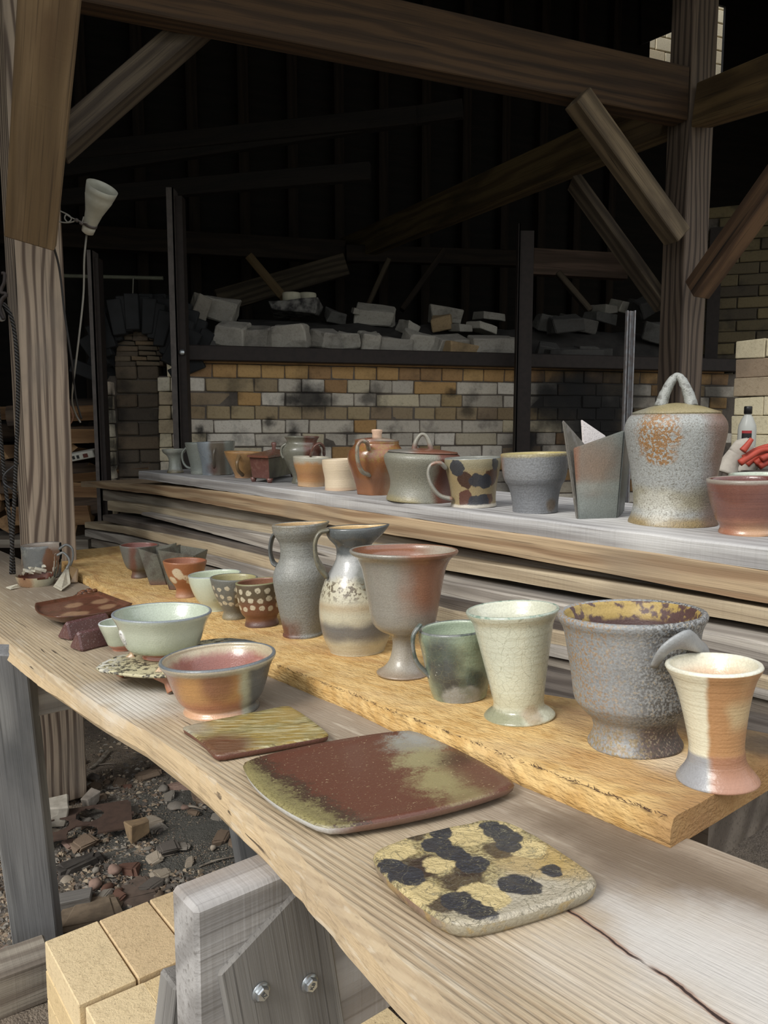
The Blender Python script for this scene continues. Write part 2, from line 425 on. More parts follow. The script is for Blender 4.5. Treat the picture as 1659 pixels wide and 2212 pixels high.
    # rough wane on the edge face
    h = g.math('SUBTRACT', g.math('MULTIPLY', fn, .7), g.math('MULTIPLY', rg, .8)); h = g.math('SUBTRACT', h, g.math('MULTIPLY', g.math('MAXIMUM', ck, crk), 1.5))
    h = g.math('ADD', h, g.math('MULTIPLY', g.noise((170, 8, 8), 2), .25))
    return g.fin(col, .82, h, .6, .003)
m_front = front_mat()
table_plank('front_plank', tt, sf_front, sb_front, surf_f, .036, lambda t: .012 + .004 * math.sin(t * 5), m_front, 'long pale brown plank with a wavy live edge, holding the flat plates and bowls', 'plank', cols=22)
ye = [ts(hit(x, y, surf_y)) for x, y in [(150, 1222), (215, 1262), (280, 1303), (470, 1375), (595, 1432), (770, 1500), (850, 1535), (944, 1570), (1160, 1653), (1334, 1720), (1457, 1765)]]
ye.sort(); print('yellow edge', [(round(a, 2), round(b, 3)) for a, b in ye])
sf_y = lambda t: interp([a for a, b in ye], [b for a, b in ye], t) - .006
sb_y = lambda t: interp([.3, .5, .68, .85, 1.1, 1.6, 2.9], [.885, .862, .815, .85, .945, 1.0, .985], t)
tty = [ye[0][0] + (2.78 - ye[0][0]) * i / 190 for i in range(191)]
TY0 = tty[0]
thy = lambda t: 0
My = frame(from_ts(TY0, .6, ztab(TY0) - .03), D)
def yellow_mat():
    g = G('wood_yellow_rough_plank'); P = g.P
    v = g.n('ShaderNodeSeparateXYZ'); g.L(P, v.inputs[0]); y = v.outputs[1]
    wob = g.noise((1.0, 4, 4), 4)
    rg = g.mr(g.math('SINE', g.math('ADD', g.math('MULTIPLY', y, 40.0), g.math('MULTIPLY', wob, 26))), .55, 1.0)
    n1 = g.noise((30, 60, 60), 5); n2 = g.noise((90, 260, 260), 3); n3 = g.noise(7, 5)
    col = g.mix(g.mr(n1, .35, .7), lin((212, 180, 124), 1.05), lin((186, 148, 90), 1.05))
    col = g.mix(g.math('MULTIPLY', rg, .5), col, lin((180, 128, 70)))
    col = g.mix(g.mr(n2, .5, .8, 0, .5), col, lin((148, 112, 68)))
    col = g.mix(g.mr(n3, .52, .75, 0, .45), col, lin((206, 176, 126)))
    q = lambda x, yy: PL(x, yy, My, surf_y)
    L = []
    # weathered end and stained back edge
    L.append(((146, 104, 60), ('ax', (1, 0, 0), .05, -.005, .03, 14), .75))
    L.append(((112, 86, 58), ('ax', (0, -1, 0), .21, .27, .07, 12), ('ax', (1, 0, 0), .45, .2), .85))
    for (x, yy, r, a, c) in [(1300, 1560, .05, .5, (150, 108, 66)), (1470, 1650, .035, .6, (216, 200, 176)), (1640, 1610, .04, .8, (86, 72, 60)), (1500, 1560, .05, .7, (92, 78, 64)), (1240, 1530, .05, .6, (112, 90, 66)), (1470, 1700, .05, .4, (140, 98, 56))]:
        L.append((c, ('blob', q(x, yy), r, r * .6, r * 1.4, 20), a))
    col = g.layers(col, L)
    h = g.math('ADD', n2, g.math('MULTIPLY', n1, .8)); h = g.math('ADD', h, g.math('MULTIPLY', g.noise((8, 60, 300), 2), .5))
    return g.fin(col, .9, h, .8, .004)
yp, _ = table_plank('yellow_plank', tty, sf_y, sb_y, ztab, .03, lambda t: .004, yellow_mat(), 'thick yellow rough-sawn plank with a torn edge, carrying the row of cups and jugs', 'plank', cols=18, rough=.002)
# torn fibres along the yellow plank's top edge
bm = bmesh.new(); rr = random.Random(3)
for i in range(260):
    t = TY0 + .005 + rr.random() ** 1.5 * .9; s = sf_y(t) + rr.uniform(-.001, .004); z = ztab(t) + .0005
    L = rr.uniform(.003, .011); a = rr.uniform(-.9, .9) if rr.random() < .75 else rr.uniform(0, 6.28); w = .0004
    p = Vector((t - TY0, -(s - .6), z - ztab(TY0) + .03)); d = Vector((math.cos(a), math.sin(a), rr.uniform(-.1, .25))) * L; k = Vector((-d.y, d.x, 0)).normalized() * w
    up = Vector((0, 0, w * 1.5)); vs = [bm.verts.new(c) for c in (p - k, p + k, p + d, p + up)]
    bm.faces.new((vs[0], vs[1], vs[2])); bm.faces.new((vs[0], vs[3], vs[2])); bm.faces.new((vs[1], vs[2], vs[3]))
o = add('torn_fibres', bm, plain('bark_fibre', (70, 44, 26), .9), parent=yp, M=Matrix()); o['kind'] = 'stuff'

# grey plank the yellow one lies on; it also carries the stack
def bent_plank(name, tt, sfun, depth, zt, zb, mat, label, cat='plank', end=(0, 0)):
    """tt ascending; front face on s=sfun(t); zt/zb functions"""
    t0 = tt[0]; s0 = sfun(t0); z0 = zb(t0); M = frame(from_ts(t0, s0, z0), D); bm = bmesh.new(); rows = []
    sd = R.random() * 50
    for i, t in enumerate(tt):
        a = sfun(t) + .0016 * noise.noise(Vector((t * 9, sd, 0))); top, bot = zt(t), zb(t); r = []
        j = .0016 * noise.noise(Vector((t * 17, sd, 3))); j2 = .002 * noise.noise(Vector((t * 12, sd, 9)))
        sec = [(a, bot + j), (a - .0005, bot + (top - bot) * .5), (a, top - .003 + j2), (a + .003, top + j2 * .4), (a + depth * .5, top), (a + depth, top), (a + depth, bot)]
        for s, z in sec: r.append(bm.verts.new((t - t0, -(s - s0), z - z0)))
        rows.append(r)
    n = len(rows[0])
    for A, B in zip(rows, rows[1:]):
        for j in range(n): bm.faces.new((A[j], A[(j+1) % n], B[(j+1) % n], B[j]))
    bm.faces.new(rows[0]); bm.faces.new(rows[-1][::-1])
    return tag(add(name, bm, mat, M=M), label, cat)
sl = lambda a, b, n=60: [a + (b - a) * i / n for i in range(n + 1)]
bent_plank('support_plank', sl(.362, 2.6), lambda t: .69, .46, lambda t: ztab(t) - .0305, lambda t: ztab(t) - .082, w_dark, 'dark grey thick plank under the yellow plank and the stack of boards')

# ---- the stack of boards behind; (px, top, bottom) on its front plane
STACK = [
 ('brown_board', 1.075, w_brown, 'brown board with wavy dark grain directly under the grey shelf plank', [(175,1040,1052),(203,1041,1053),(341,1048,1069),(500,1064,1098),(830,1112,1152),(1000,1137,1181),(1300,1178,1237),(1659,1231,1305)], .30),
 ('bark_edged_board', 1.115, w_drab, 'recessed drab board with bark on its edge, third from the top of the stack', [(222,1058,1081),(341,1074,1094),(587,1108,1138),(975,1182,1203),(1300,1238,1254),(1659,1303,1314)], .3),
 ('sawn_board', 1.08, w_tan, 'light tan rough-sawn board, fourth from the top of the stack', [(232,1081,1102),(341,1096,1115),(449,1116,1137),(587,1139,1158),(970,1205,1232),(1300,1255,1289),(1659,1315,1354)], .3),
 ('slipped_board', 1.04, w_grey, 'grey board showing its top face, slipped forward in the middle of the stack', [(305,1107,1112),(449,1136,1150),(587,1160,1189),(960,1257,1287),(1300,1322,1350),(1659,1391,1430)], .32),
 ('warped_board', 1.03, w_dark, 'dark warped board with a bark edge below the slipped grey board', [(222,1112,1124),(341,1136,1152),(431,1156,1171),(587,1192,1206),(960,1290,1314),(1300,1352,1380),(1659,1434,1460)], .3),
 ('pointed_board', 1.02, w_tan, 'tan board whose far end is cut to a point, low in the stack', [(183,1128,1140),(268,1137,1152),(449,1172,1196),(587,1207,1231),(960,1317,1345),(1300,1382,1412),(1659,1463,1490)], .3),
 ('lower_grey_board', 1.012, w_grey, 'grey board second from the bottom of the stack', [(183,1144,1158),(268,1158,1177),(449,1198,1220),(587,1233,1256),(960,1349,1372),(1300,1415,1440),(1659,1493,1512)], .3),
 ('bottom_board', 1.022, w_drab, 'bottom board of the stack, mostly hidden behind the cups', [(197,1164,1181),(268,1179,1196),(587,1258,1283),(960,1375,1402),(1300,1443,1474),(1659,1514,1545)], .3)]
prev = None
for nm, s0, mt, lb, pts, dp in STACK:
    q = [(on_s(x, a, s0), on_s(x, b, s0)) for x, a, b in pts]
    tq = [ts(a)[0] for a, b in q][::-1]; za = [a.z for a, b in q][::-1]; zb_ = [b.z for a, b in q][::-1]
    print(nm, [(round(a, 2), round(b, 3), round(c, 3)) for a, b, c in zip(tq, za, zb_)])
    f1 = lambda t, tq=tq, z=za: interp(tq, z, t); f2 = lambda t, tq=tq, z=zb_: interp(tq, z, t)
    bent_plank(nm, sl(tq[0] - .35, tq[-1], 70), (lambda t, s0=s0: s0), dp, f1, f2, mt, lb)
SH = 1.08
bent_plank('shelf_plank', sl(.1, ts(on_s(300, 1030, 1.08))[0], 80), lambda t: 1.08 - .012 * max(0, .9 - t), .40, lambda t: SH, lambda t: SH - .03, w_silver, 'silver-grey weathered top plank of the stack, carrying the back row of pots')

# ---- sawhorses
def T(P, M): return M.inverted() @ P
tb = ts(on_z(395, 1937, .838))[0]
ztb = surf_f(tb) - .0372
def at_top(px, py): return on_z(px, py, ztb)
a0 = at_top(364, 1917); a1 = at_top(426, 1958)
s_end = (ts(a0)[1] + ts(a1)[1]) / 2 ; t_hi = ts(a0)[0]; t_lo = ts(a1)[0]
Ms = frame(from_ts(tb, s_end, 0), D)
sh = empty('sawhorse', Ms, 'grey timber sawhorse with two hex bolts, under the near end of the front plank', 'sawhorse')
def sawpart(nm, bm, mt): return add(nm, bm, mt, parent=sh, M=Matrix())
mid = (t_hi + t_lo) / 2 - tb; hw = .024
bm = box_bm(0, .60, -hw, hw, ztb - .21, ztb, .004, .0015, R)
# local frame of the beam: x along NN -> use its own matrix
Mb = Ms.inverted() @ frame(from_ts(tb + mid, s_end, 0), NN)
w_saw = wood('wood_sawhorse_beam', (172, 168, 164), (142, 138, 134), (104, 98, 92), ring=18, saw=.8, stain=(150, 134, 118), fine=200)
bmo = add('crossbeam', bm, w_saw, parent=sh, M=Mb)
pl = from_ts(tb + mid - hw - .005, s_end, 0)         # the leg's outer face
Lt = on_plane(590, 1993, pl, D); Lb = on_plane(648, 2330, pl, D)
dirL = (Lb - Lt).normalized(); Lb = Lt + dirL * (Lt.z / -dirL.z) * .985
wl = (on_plane(706, 2000, pl, D) - on_plane(473, 2025, pl, D)).length * .98
bm = bmesh.new(); Ln = (Lb - Lt).length
off = .03
vs = []
for y0, xx in ((-wl / 2, .018), (wl / 2, -.028)):
    for z in (-.019, .019): vs.append((xx, y0, z))
for y0 in (-wl / 2, wl / 2):
    for z in (-.019, .019): vs.append((Ln, y0, z))
V = [bm.verts.new(v) for v in vs]
for f in [(0, 1, 3, 2), (4, 6, 7, 5), (0, 4, 5, 1), (2, 3, 7, 6), (0, 2, 6, 4), (1, 5, 7, 3)]: bm.faces.new([V[i] for i in f])
bmesh.ops.recalc_face_normals(bm, faces=bm.faces); bmesh.ops.bevel(bm, geom=list(bm.edges), offset=.003, segments=1, affect='EDGES')
Ml = frame(Lt + D * .019, dirL, -D)
leg = add('leg', bm, w_leg, parent=sh, M=Ms.inverted() @ Ml)
Lt2 = Lt + D * (2 * hw + .058); Lb2 = Vector((Lt2.x, Lt2.y, 0)) + NN * -.12
bm = box_bm(.03, (Lb2 - Lt2).length * .99, -wl / 2, wl / 2, -.019, .019, .003)
add('leg', bm, w_leg, parent=sh, M=Ms.inverted() @ frame(Lt2 + Vector((0, 0, -.07)), Lb2 - Lt2, D))
m_zinc = plain('zinc_plated_steel', (188, 194, 198), .32, .85, .4, 120, .1)
m_ink = plain('stamped_mark', (70, 74, 76), .5)
def text_mesh(s, size, ext=.0004):
    cu = bpy.data.curves.new('t', 'FONT'); cu.body = s; cu.size = size; cu.extrude = ext; cu.align_x = 'CENTER'; cu.align_y = 'CENTER'; cu.resolution_u = 3
    ob = bpy.data.objects.new('t', cu); COL.objects.link(ob); dg = bpy.context.evaluated_depsgraph_get()
    me = bpy.data.meshes.new_from_object(ob.evaluated_get(dg)); bpy.data.objects.remove(ob); return me
for px, py, s, rz in ((563, 2142, 'BZ', -.5), (668, 2123, 'KB', .5)):
    p = on_plane(px, py, pl - D * .0005, D)
    bm = bmesh.new(); rad = .0072
    lathe_bm([(0, .0), (.0095, .0), (.0095, .0012), (.0, .0012)], 24, bm=bm)
    for zz in ((.0012, .0065),):
        a = [bm.verts.new((rad * math.cos(math.pi / 3 * k), rad * math.sin(math.pi / 3 * k), zz[0])) for k in range(6)]
        b = [bm.verts.new((rad * math.cos(math.pi / 3 * k), rad * math.sin(math.pi / 3 * k), zz[1] - .0012)) for k in range(6)]
        c = [bm.verts.new((rad * .84 * math.cos(math.pi / 3 * k), rad * .84 * math.sin(math.pi / 3 * k), zz[1])) for k in range(6)]
        for k in range(6):
            bm.faces.new((a[k], a[(k+1) % 6], b[(k+1) % 6], b[k])); bm.faces.new((b[k], b[(k+1) % 6], c[(k+1) % 6], c[k]))
        bm.faces.new(c)
    Mn = frame(p, NN, -D)
    bo = add('hex_bolt', bm, m_zinc, parent=sh, M=Ms.inverted() @ Mn @ Matrix.Rotation(rz, 4, 'Z'))
    me = text_mesh(s, .006); t_ = add('stamped_letters', me, m_ink, parent=bo, M=Matrix.Translation((0, 0, .0065)) @ Matrix.Rotation(rz, 4, 'Z'))
# far sawhorse
gb = on_z(84, 2040, .0); gt = on_z(6, 1402, .80)
sh2 = empty('sawhorse', Matrix.Translation((gb.x, gb.y, 0)), 'sawhorse with a slanting grey plank leg at the left edge of the photo', 'sawhorse')
def chp(o, p): o.parent = p; o.matrix_parent_inverse = Matrix(); o.matrix_local = p.matrix_world.inverted() @ o.matrix_basis; return o
def sub(o, p, Mw):
    o.parent = p; bpy_m = p.matrix_world.inverted() @ Mw; o.matrix_local = bpy_m; return o
vw = (Vector((gb.x, gb.y, 0)) - Vector((0, 0, 0))).normalized()
def bx(L, w, h, bev=.003): return box_bm(0, L, -w / 2, w / 2, -h / 2, h / 2, bev)
upv = (-vw + Vector((-.35, 0, 0))).normalized()
w_legb = wood('wood_sawhorse_leg_blue', (142, 142, 140), (120, 120, 120), (74, 74, 74), ring=9, fine=170, stain=(84, 86, 88), zs=.2)
add('leg', bx((gt - gb).length, .105, .042), w_legb, parent=sh2, M=sh2.matrix_world.inverted() @ frame(gb, gt - gb, upv))
tb2 = ts(gt)[0]; zb2 = surf_f(tb2) - .0375
c0 = from_ts(tb2 + .045, .36, zb2 - .07)
add('crossbeam', bx(.62, .045, .13), w_saw, parent=sh2, M=sh2.matrix_world.inverted() @ frame(c0, NN))
lp = from_ts(tb2 + .09, .85, zb2 - .05)
add('leg', bx(.8, .1, .04), w_legb, parent=sh2, M=sh2.matrix_world.inverted() @ frame(lp, Vector((.12, .08, -1)), D))

# ---- brick meshes
def brick_mesh(L, Wd, Hh, seed, jit=.0025, bev=.004, rough=0):
    r = random.Random(seed); bm = box_bm(0, L, 0, Wd, 0, Hh, 0, jit, r)
    bmesh.ops.bevel(bm, geom=list(bm.edges), offset=bev, segments=1, affect='EDGES')
    bmesh.ops.recalc_face_normals(bm, faces=bm.faces)
    me = bpy.data.meshes.new('brick'); bm.to_mesh(me); bm.free(); return me
def meshset(L, Wd, Hh, mat, n=3, seed=0, **k):
    out = []
    for i in range(n):
        me = brick_mesh(L, Wd, Hh, seed + i * 7, **k); me.materials.append(mat); out.append(me)
    return out
def inst(name, me, M, parent=None, **k):
    o = bpy.data.objects.new(name, me); COL.objects.link(o)
    if parent: o.parent = parent
    o.matrix_local = M; return tag(o, **k)

# ---- the near brick pile, bottom left
m_pale = brickmat('firebrick_pale_yellow', [(226, 200, 150), (218, 188, 134), (232, 208, 160), (214, 184, 138)], soot=.08)
BL, BW, BH = .228, .112, .064
pz = .192
pc = on_z(165, 2172, pz)                             # near-left corner of brick A's top
tp, sp_ = ts(pc)
MP = frame(from_ts(tp, sp_, 0), D)
pile = empty('brick_pile', MP, 'near pile of clean pale yellow firebricks on the ground beside the sawhorse', 'brick pile')
sets = meshset(BL - .003, BW - .003, BH - .001, m_pale, 4, 40, jit=.0012, bev=.002)
for lay in range(3):
    z = lay * BH
    for i in range(-2, 2):
        for j in range(-1, 4):
            if lay < 2 and not (j <= 0 or i == 0 or i == -2): continue
            if i == 1 and j < 1: continue
            if i == 1: continue
            x = i * BL + (0.0 if j >= 0 else 0) - (.004 if i < 0 else 0); y = -(j + 1) * BW
            if j < 0: continue
            dz = -.006 if (i == -1) else 0
            rz = R.uniform(-.008, .008) + (.02 if i == -1 and j == 1 else 0)
            inst('brick', R.choice(sets), Matrix.Translation((x, y - (.01 if i == -1 else 0), z + dz)) @ Matrix.Rotation(rz, 4, 'Z'), pile)
# pile under the plank in the middle bottom and one at the right below the yellow plank
for nm, px, py, zt, ni, nj, lab in (('m', 882, 2162, .45, 3, 3, 'pale firebrick pile under the front plank, at the bottom edge of the photo'), ('r', 1575, 1898, .62, 3, 2, 'pale firebrick pile below the end of the yellow plank at the right edge')):
    nl = int(zt / BH); zt2 = nl * BH; p = on_z(px, py, zt); t1, s1 = ts(p)
    Mq = frame(from_ts(t1, s1, 0), D); pe = empty('brick_pile', Mq, lab, 'brick pile')
    for lay in range(nl):
        for i in range(ni):
            for j in range(nj):
                if lay < nl - 3 and 0 < i < ni - 1: continue
                y = (-(j + 1) * BW - .03) if nm == 'm' else -(j + 1) * BW
                inst('brick', R.choice(sets), Matrix.Translation((-(i + 1) * BL, y, lay * BH)) @ Matrix.Rotation(R.uniform(-.01, .01), 4, 'Z'), pe)

# ---- shed posts, beams and braces
E1 = Vector((.925, .38, 0)).normalized(); E2 = Vector((-E1.y, E1.x, 0))
PLX = on_z(118, 1738, 0) ; PLX = Vector((PLX.x - .01, PLX.y + .07, 0))
def post(name, base, h, w, xdir, mat, label):
    bm = box_bm(0, h, -w / 2, w / 2, -w / 2, w / 2, .004)
    o = add(name, bm, mat, M=frame(base, (0, 0, 1), xdir)); return tag(o, label, 'post')
n_ = Vector((.606, -.795, 0))
post('timber_post', PLX, 2.54, .14, n_, w_post, 'square timber post with bold grain behind the far end of the table')
RP = on_y(1483, 900, 3.42); RP = Vector((RP.x, RP.y + .1, 0))
ne = Vector((.395, -.918, 0))
w_rpost = wood('wood_right_post', (114, 96, 80), (70, 56, 46), (44, 34, 28), ring=36, fine=200, crack=.25, wobs=(.8, 5), wamp=34, rpow=3)
post('timber_post', RP, 3.46, .135, ne, w_rpost, 'square timber post rising behind the big lidded jar')
def tbm(name, a, b, w, h, mat, label, cat, up=(0, 0, 1)):
    return beam(name, on_y(*a), on_y(*b), w, h, mat, label, cat, up)
zB = 2.65
bl = Vector((PLX.x, PLX.y, zB)) - E1 * .9 ; br = Vector((RP.x, RP.y, zB)) - E1 * .075
beam('tie_beam', bl - E2 * .02, br - E2 * .02, .09, .215, w_beam, 'long brown tie beam crossing the top from the left post to the right post', 'beam')
beam('tie_beam', Vector((RP.x, RP.y, 2.64)) + Vector((-.5, .866, 0)) * .08, Vector((RP.x, RP.y, 2.64)) + Vector((-.5, .866, 0)) * 3.3, .09, .2, wood('wood_olive_beam', (112, 92, 56), (86, 68, 40), (44, 34, 20), ring=14, stain=(60, 50, 32)), 'olive brown tie beam running from the right post back into the shed', 'beam')
beam('tie_beam', Vector((RP.x, RP.y, 2.60)) + Vector((.02, -.09, 0)), on_y(1740, 150, 2.75), .09, .17, wood('wood_right_beam', (124, 98, 58), (96, 74, 42), (54, 40, 24), ring=14, stain=(76, 58, 34)), 'short brown beam coming forward from the right post at the top right', 'beam')
# board brace hanging over the left post
tbm('brace_board', (66, 522, 2.30), (112, -60, 1.92), .135, .036, w_board, 'wide tan board slanting down over the left post, nearest the camera', 'brace', up=(.25, -1, -.2))
tbm('knee_brace', (120, 322, 2.62), (440, 44, 2.78), .085, .085, w_brace, 'grey brown knee brace between the left post and the tie beam', 'brace', up=(0, -1, 0))
tbm('knee_brace', (1247, 212, 3.18), (1463, 512, 3.36), .085, .09, wood('wood_knee_right', (132, 112, 84), (96, 80, 58), (50, 40, 30), ring=18, crack=.4, stain=(76, 62, 46)), 'pale knotty knee brace from the tie beam down to the right post', 'brace', up=(.35, -1, 0))
tbm('knee_brace', (1505, 628, 3.32), (1690, 372, 2.95), .08, .1, wood('wood_knee_rough', (120, 88, 60), (88, 62, 42), (38, 26, 18), ring=16, crack=.8, stain=(58, 42, 30)), 'rough cracked brace rising to the right from the right post', 'brace', up=(.3, -1, 0))
tbm('knee_brace', (1240, 392, 3.95), (1432, 660, 3.62), .05, .09, w_brace, 'thin dark brace behind the pale knee brace on the right', 'brace', up=(.3, -1, 0))
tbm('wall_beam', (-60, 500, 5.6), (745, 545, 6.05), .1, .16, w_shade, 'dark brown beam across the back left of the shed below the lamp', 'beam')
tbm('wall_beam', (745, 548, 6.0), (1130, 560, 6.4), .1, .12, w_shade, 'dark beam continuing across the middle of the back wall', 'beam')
tbm('hanging_beam', (1148, 566, 5.3), (1352, 577, 5.4), .08, .17, wood('wood_pinkish_beam', (112, 88, 74), (88, 68, 56), (54, 40, 32), ring=12), 'pinkish brown beam with a broken end, behind the black steel post', 'beam')
tbm('rafter_tail', (470, 652, 5.6), (745, 572, 5.9), .1, .16, w_brace, 'slanting timber low against the back wall above the kiln', 'timber')
tbm('wall_brace', (540, 556, 5.5), (612, 642, 5.4), .06, .08, w_board, 'short diagonal strut above the white crucibles', 'brace', up=(0, -1, 0))
tbm('wall_brace', (868, 670, 5.7), (960, 540, 5.8), .04, .07, w_shade, 'thin dark diagonal strut at the middle of the back wall', 'brace', up=(0, -1, 0))
tbm('wall_brace', (1205, 590, 5.2), (1275, 672, 5.1), .04, .05, w_brace, 'pale thin strut leaning behind the loose bricks on the right', 'brace', up=(0, -1, 0))
tbm('wall_brace', (790, 670, 5.75), (840, 560, 5.8), .035, .06, w_brace, 'short upright strut right of the white crucibles', 'brace', up=(0, -1, 0))

# shed envelope: back wall of upright boards with studs, side walls, sloping board ceiling, rafters
wall_o = PLX.copy(); wall_o.z = 0
def sh_pt(a, b, z): v = wall_o + E1 * a + E2 * b; return Vector((v.x, v.y, z))
Mwall = frame(sh_pt(-4, 4.0, 0), E1)
bm = bmesh.new()
# panel with the opening for the daylight gap
def wall_with_gap(name, L, Ht, th, gaps, mat, M):
    bm = bmesh.new(); gx0, gx1, gz0, gz1 = gaps
    for (x0, x1, z0, z1) in ((0, gx0, 0, Ht), (gx1, L, 0, Ht), (gx0, gx1, 0, gz0), (gx0, gx1, gz1, Ht)): box_bm(x0, x1, 0, th, z0, z1, bm=bm)
    return tag(add(name, bm, mat, M=M), kind='structure')
pn = -E2
g0 = Mwall.inverted() @ on_plane(1400, 205, sh_pt(0, 4, 0), pn); g1 = Mwall.inverted() @ on_plane(1568, 14, sh_pt(0, 4, 0), pn)
wb = wall_with_gap('wall_back', 13, 7.4, .03, (g0.x, g1.x, g0.z, g1.z), w_deep_shade, Mwall)
q_ = [Mwall.inverted() @ on_plane(x_, y_, sh_pt(0, 3.99, 0), pn) for x_, y_ in ((1380, 100), (1470, 62), (1470, -40), (1380, -40))]
bm = bmesh.new(); v1 = [bm.verts.new((v.x, -.02, v.z)) for v in q_]; v2 = [bm.verts.new((v.x, -.05, v.z)) for v in q_]
bm.faces.new(v1); bm.faces.new(v2[::-1])
for j in range(4): bm.faces.new((v1[j], v1[(j+1) % 4], v2[(j+1) % 4], v2[j]))
add('sloping_board', bm, w_deep_shade, parent=wb, M=Matrix())
for i in range(22):
    x = .5 + i * .42
    if g0.x - .1 < x < g1.x + .1: continue
    inst_bm = box_bm(0, 6.6, -.045, .045, -.04, .04, .002)
    add('stud', inst_bm, w_shade, parent=wb, M=frame(Vector((x, -.045, 0)), (0, 0, 1), (0, -1, 0)))
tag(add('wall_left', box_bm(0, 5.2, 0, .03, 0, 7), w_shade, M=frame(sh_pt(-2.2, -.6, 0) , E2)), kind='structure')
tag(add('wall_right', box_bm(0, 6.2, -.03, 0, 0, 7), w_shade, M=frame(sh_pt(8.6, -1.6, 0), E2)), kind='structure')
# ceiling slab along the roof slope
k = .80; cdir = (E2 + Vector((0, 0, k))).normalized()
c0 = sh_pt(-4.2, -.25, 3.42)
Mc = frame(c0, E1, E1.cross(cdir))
tag(add('ceiling', box_bm(0, 13.0, 0, 5.45, 0, .04), w_deep_shade, M=Mc), kind='structure')
cp = (E2 + Vector((0, 0, .34))).normalized(); Mc2 = frame(sh_pt(-4.2, -1.65, 3.40 - 1.40 * .34), E1, E1.cross(cp))
tag(add('added_shade_roof', box_bm(0, 12, .42, 1.45, 0, .03), w_deep_shade, M=Mc2), kind='structure')  # added roof slab out of view, keeps sky light off the upper timbers
for i in range(13):
    add('rafter', box_bm(-.02, .02, .1, 5.3, -.15, -.002, .002), w_deep_shade, parent=bpy.data.objects['ceiling'], M=Matrix.Translation((.9 + i * .75, 0, 0)))
for i, (a, b) in enumerate([((-60, 395), (1000, 235)), ((-60, 352), (900, 250)), ((-60, 445), (800, 370))]):
    beam('purlin', on_y(a[0], a[1], 4.6), on_y(b[0], b[1], 4.2), .05, .09, w_deep_shade, ['faint upper purlin under the dark roof', 'faint middle purlin under the dark roof', 'faint lower purlin under the dark roof, above the lamp'][i], 'beam')

# ---- kiln
K0 = on_y(405, 783, 3.72); K0.z = 0; KD = Vector((.967, .254, 0)).normalized(); KN = Vector((KD.y, -KD.x, 0))
def kpt(px, py, off=0.0): return on_plane(px, py, K0 + KN * off, KN)
MK = frame(K0, KD)
kiln = empty('kiln', MK, 'long sooty firebrick kiln with an arched firebox front and dark steel framing, behind the shelf', 'kiln')
KL = (MK.inverted() @ kpt(1562, 800)).x; ZT = kpt(430, 784).z; ROW = .0667
print('kiln length', KL, 'top', ZT)
soot = []
for (px, py, r, so, a) in [(1180, 860, .12, .1, .95), (1240, 850, .2, .16, 1), (1290, 900, .24, .18, 1), (1300, 990, .2, .12, 1), (1140, 960, .10, .08, .95), (1130, 1040, .12, .08, .95), (1350, 830, .16, .12, .8), (1440, 850, .1, .08, .7), (1540, 850, .1, .08, .8), (668, 858, .075, .045, .85), (628, 862, .04, .03, .8), (705, 866, .05, .035, .7), (440, 940, .03, .02, .7), (435, 930, .02, .02, .9), (635, 935, .02, .02, .8), (505, 845, .04, .03, .5), (580, 910, .03, .02, .8), (795, 860, .03, .03, .7), (975, 845, .02, .02, .8), (1005, 885, .03, .03, .7)]:
    q = kpt(px, py); soot.append(((16, 15, 15), ('wblob', (q.x, q.y, q.z), r, so, .12, 14), a))
m_kw = brickmat('kiln_brick_white', [(206, 196, 178), (186, 176, 160), (216, 208, 194), (160, 150, 134), (200, 186, 154)], .55, soot)
m_ko = brickmat('kiln_brick_orange', [(176, 134, 80), (186, 146, 88), (160, 120, 74), (150, 116, 80)], .4, soot)
m_kt = brickmat('kiln_brick_tan', [(150, 128, 96), (166, 146, 108), (132, 112, 90), (158, 134, 92)], .5, soot)
m_mort = brickmat('kiln_mortar', [(104, 94, 84), (90, 82, 74)], .6, soot)
HW, SW = .1165, .232
hd = {m.name: meshset(HW - .004, .09, ROW - .004, m, 3, 5, bev=.004) for m in (m_kw, m_ko, m_kt)}
st = {m.name: meshset(SW - .004, .09, ROW - .004, m, 3, 15, bev=.004) for m in (m_kw, m_ko, m_kt)}
rk = random.Random(11); cnt = 0
NR = 13
for r in range(NR):
    z = ZT - (r + 1) * ROW; x = 0.0 if r % 2 == 0 else -.035
    while x < KL - .05:
        if r in (0, 3): stx = False
        elif r in (5, 6, 8, 10): stx = rk.random() < .6
        else: stx = rk.random() < .4
        mt = m_ko if r == 0 else m_kt if r == 3 else (m_ko if rk.random() < .07 else m_kw if rk.random() < .85 else m_kt)
        me = rk.choice((st if stx else hd)[mt.name])
        dx = SW if stx else HW
        inst('brick', me, Matrix.Translation((x, rk.uniform(-.006, .006), z)) @ Matrix.Rotation(rk.uniform(-.006, .006), 4, 'Y'), kiln); cnt += 1
        x += dx
print('kiln bricks', cnt)
add('core', box_bm(-.02, KL + .12, .006, 1.1, 0, ZT - .002), m_mort, parent=kiln, M=Matrix())
add('thin_tile_course', box_bm(-.01, KL, -.01, .3, ZT, ZT + .008), m_ko, parent=kiln, M=Matrix())
m_steel = plain('rusty_dark_steel', (44, 34, 30), .7, .2, .5, 40, .3, (22, 18, 17))
m_steel2 = plain('grey_painted_steel', (92, 84, 80), .55, .3, .5, 30, .2, (54, 48, 46))
zl0 = ZT + .008; zl1 = kpt(600, 752).z
ledge = add('steel_ledge', box_bm(-.01, KL + .1, -.06, .25, zl0, zl1, .004), m_steel, parent=kiln, M=Matrix())
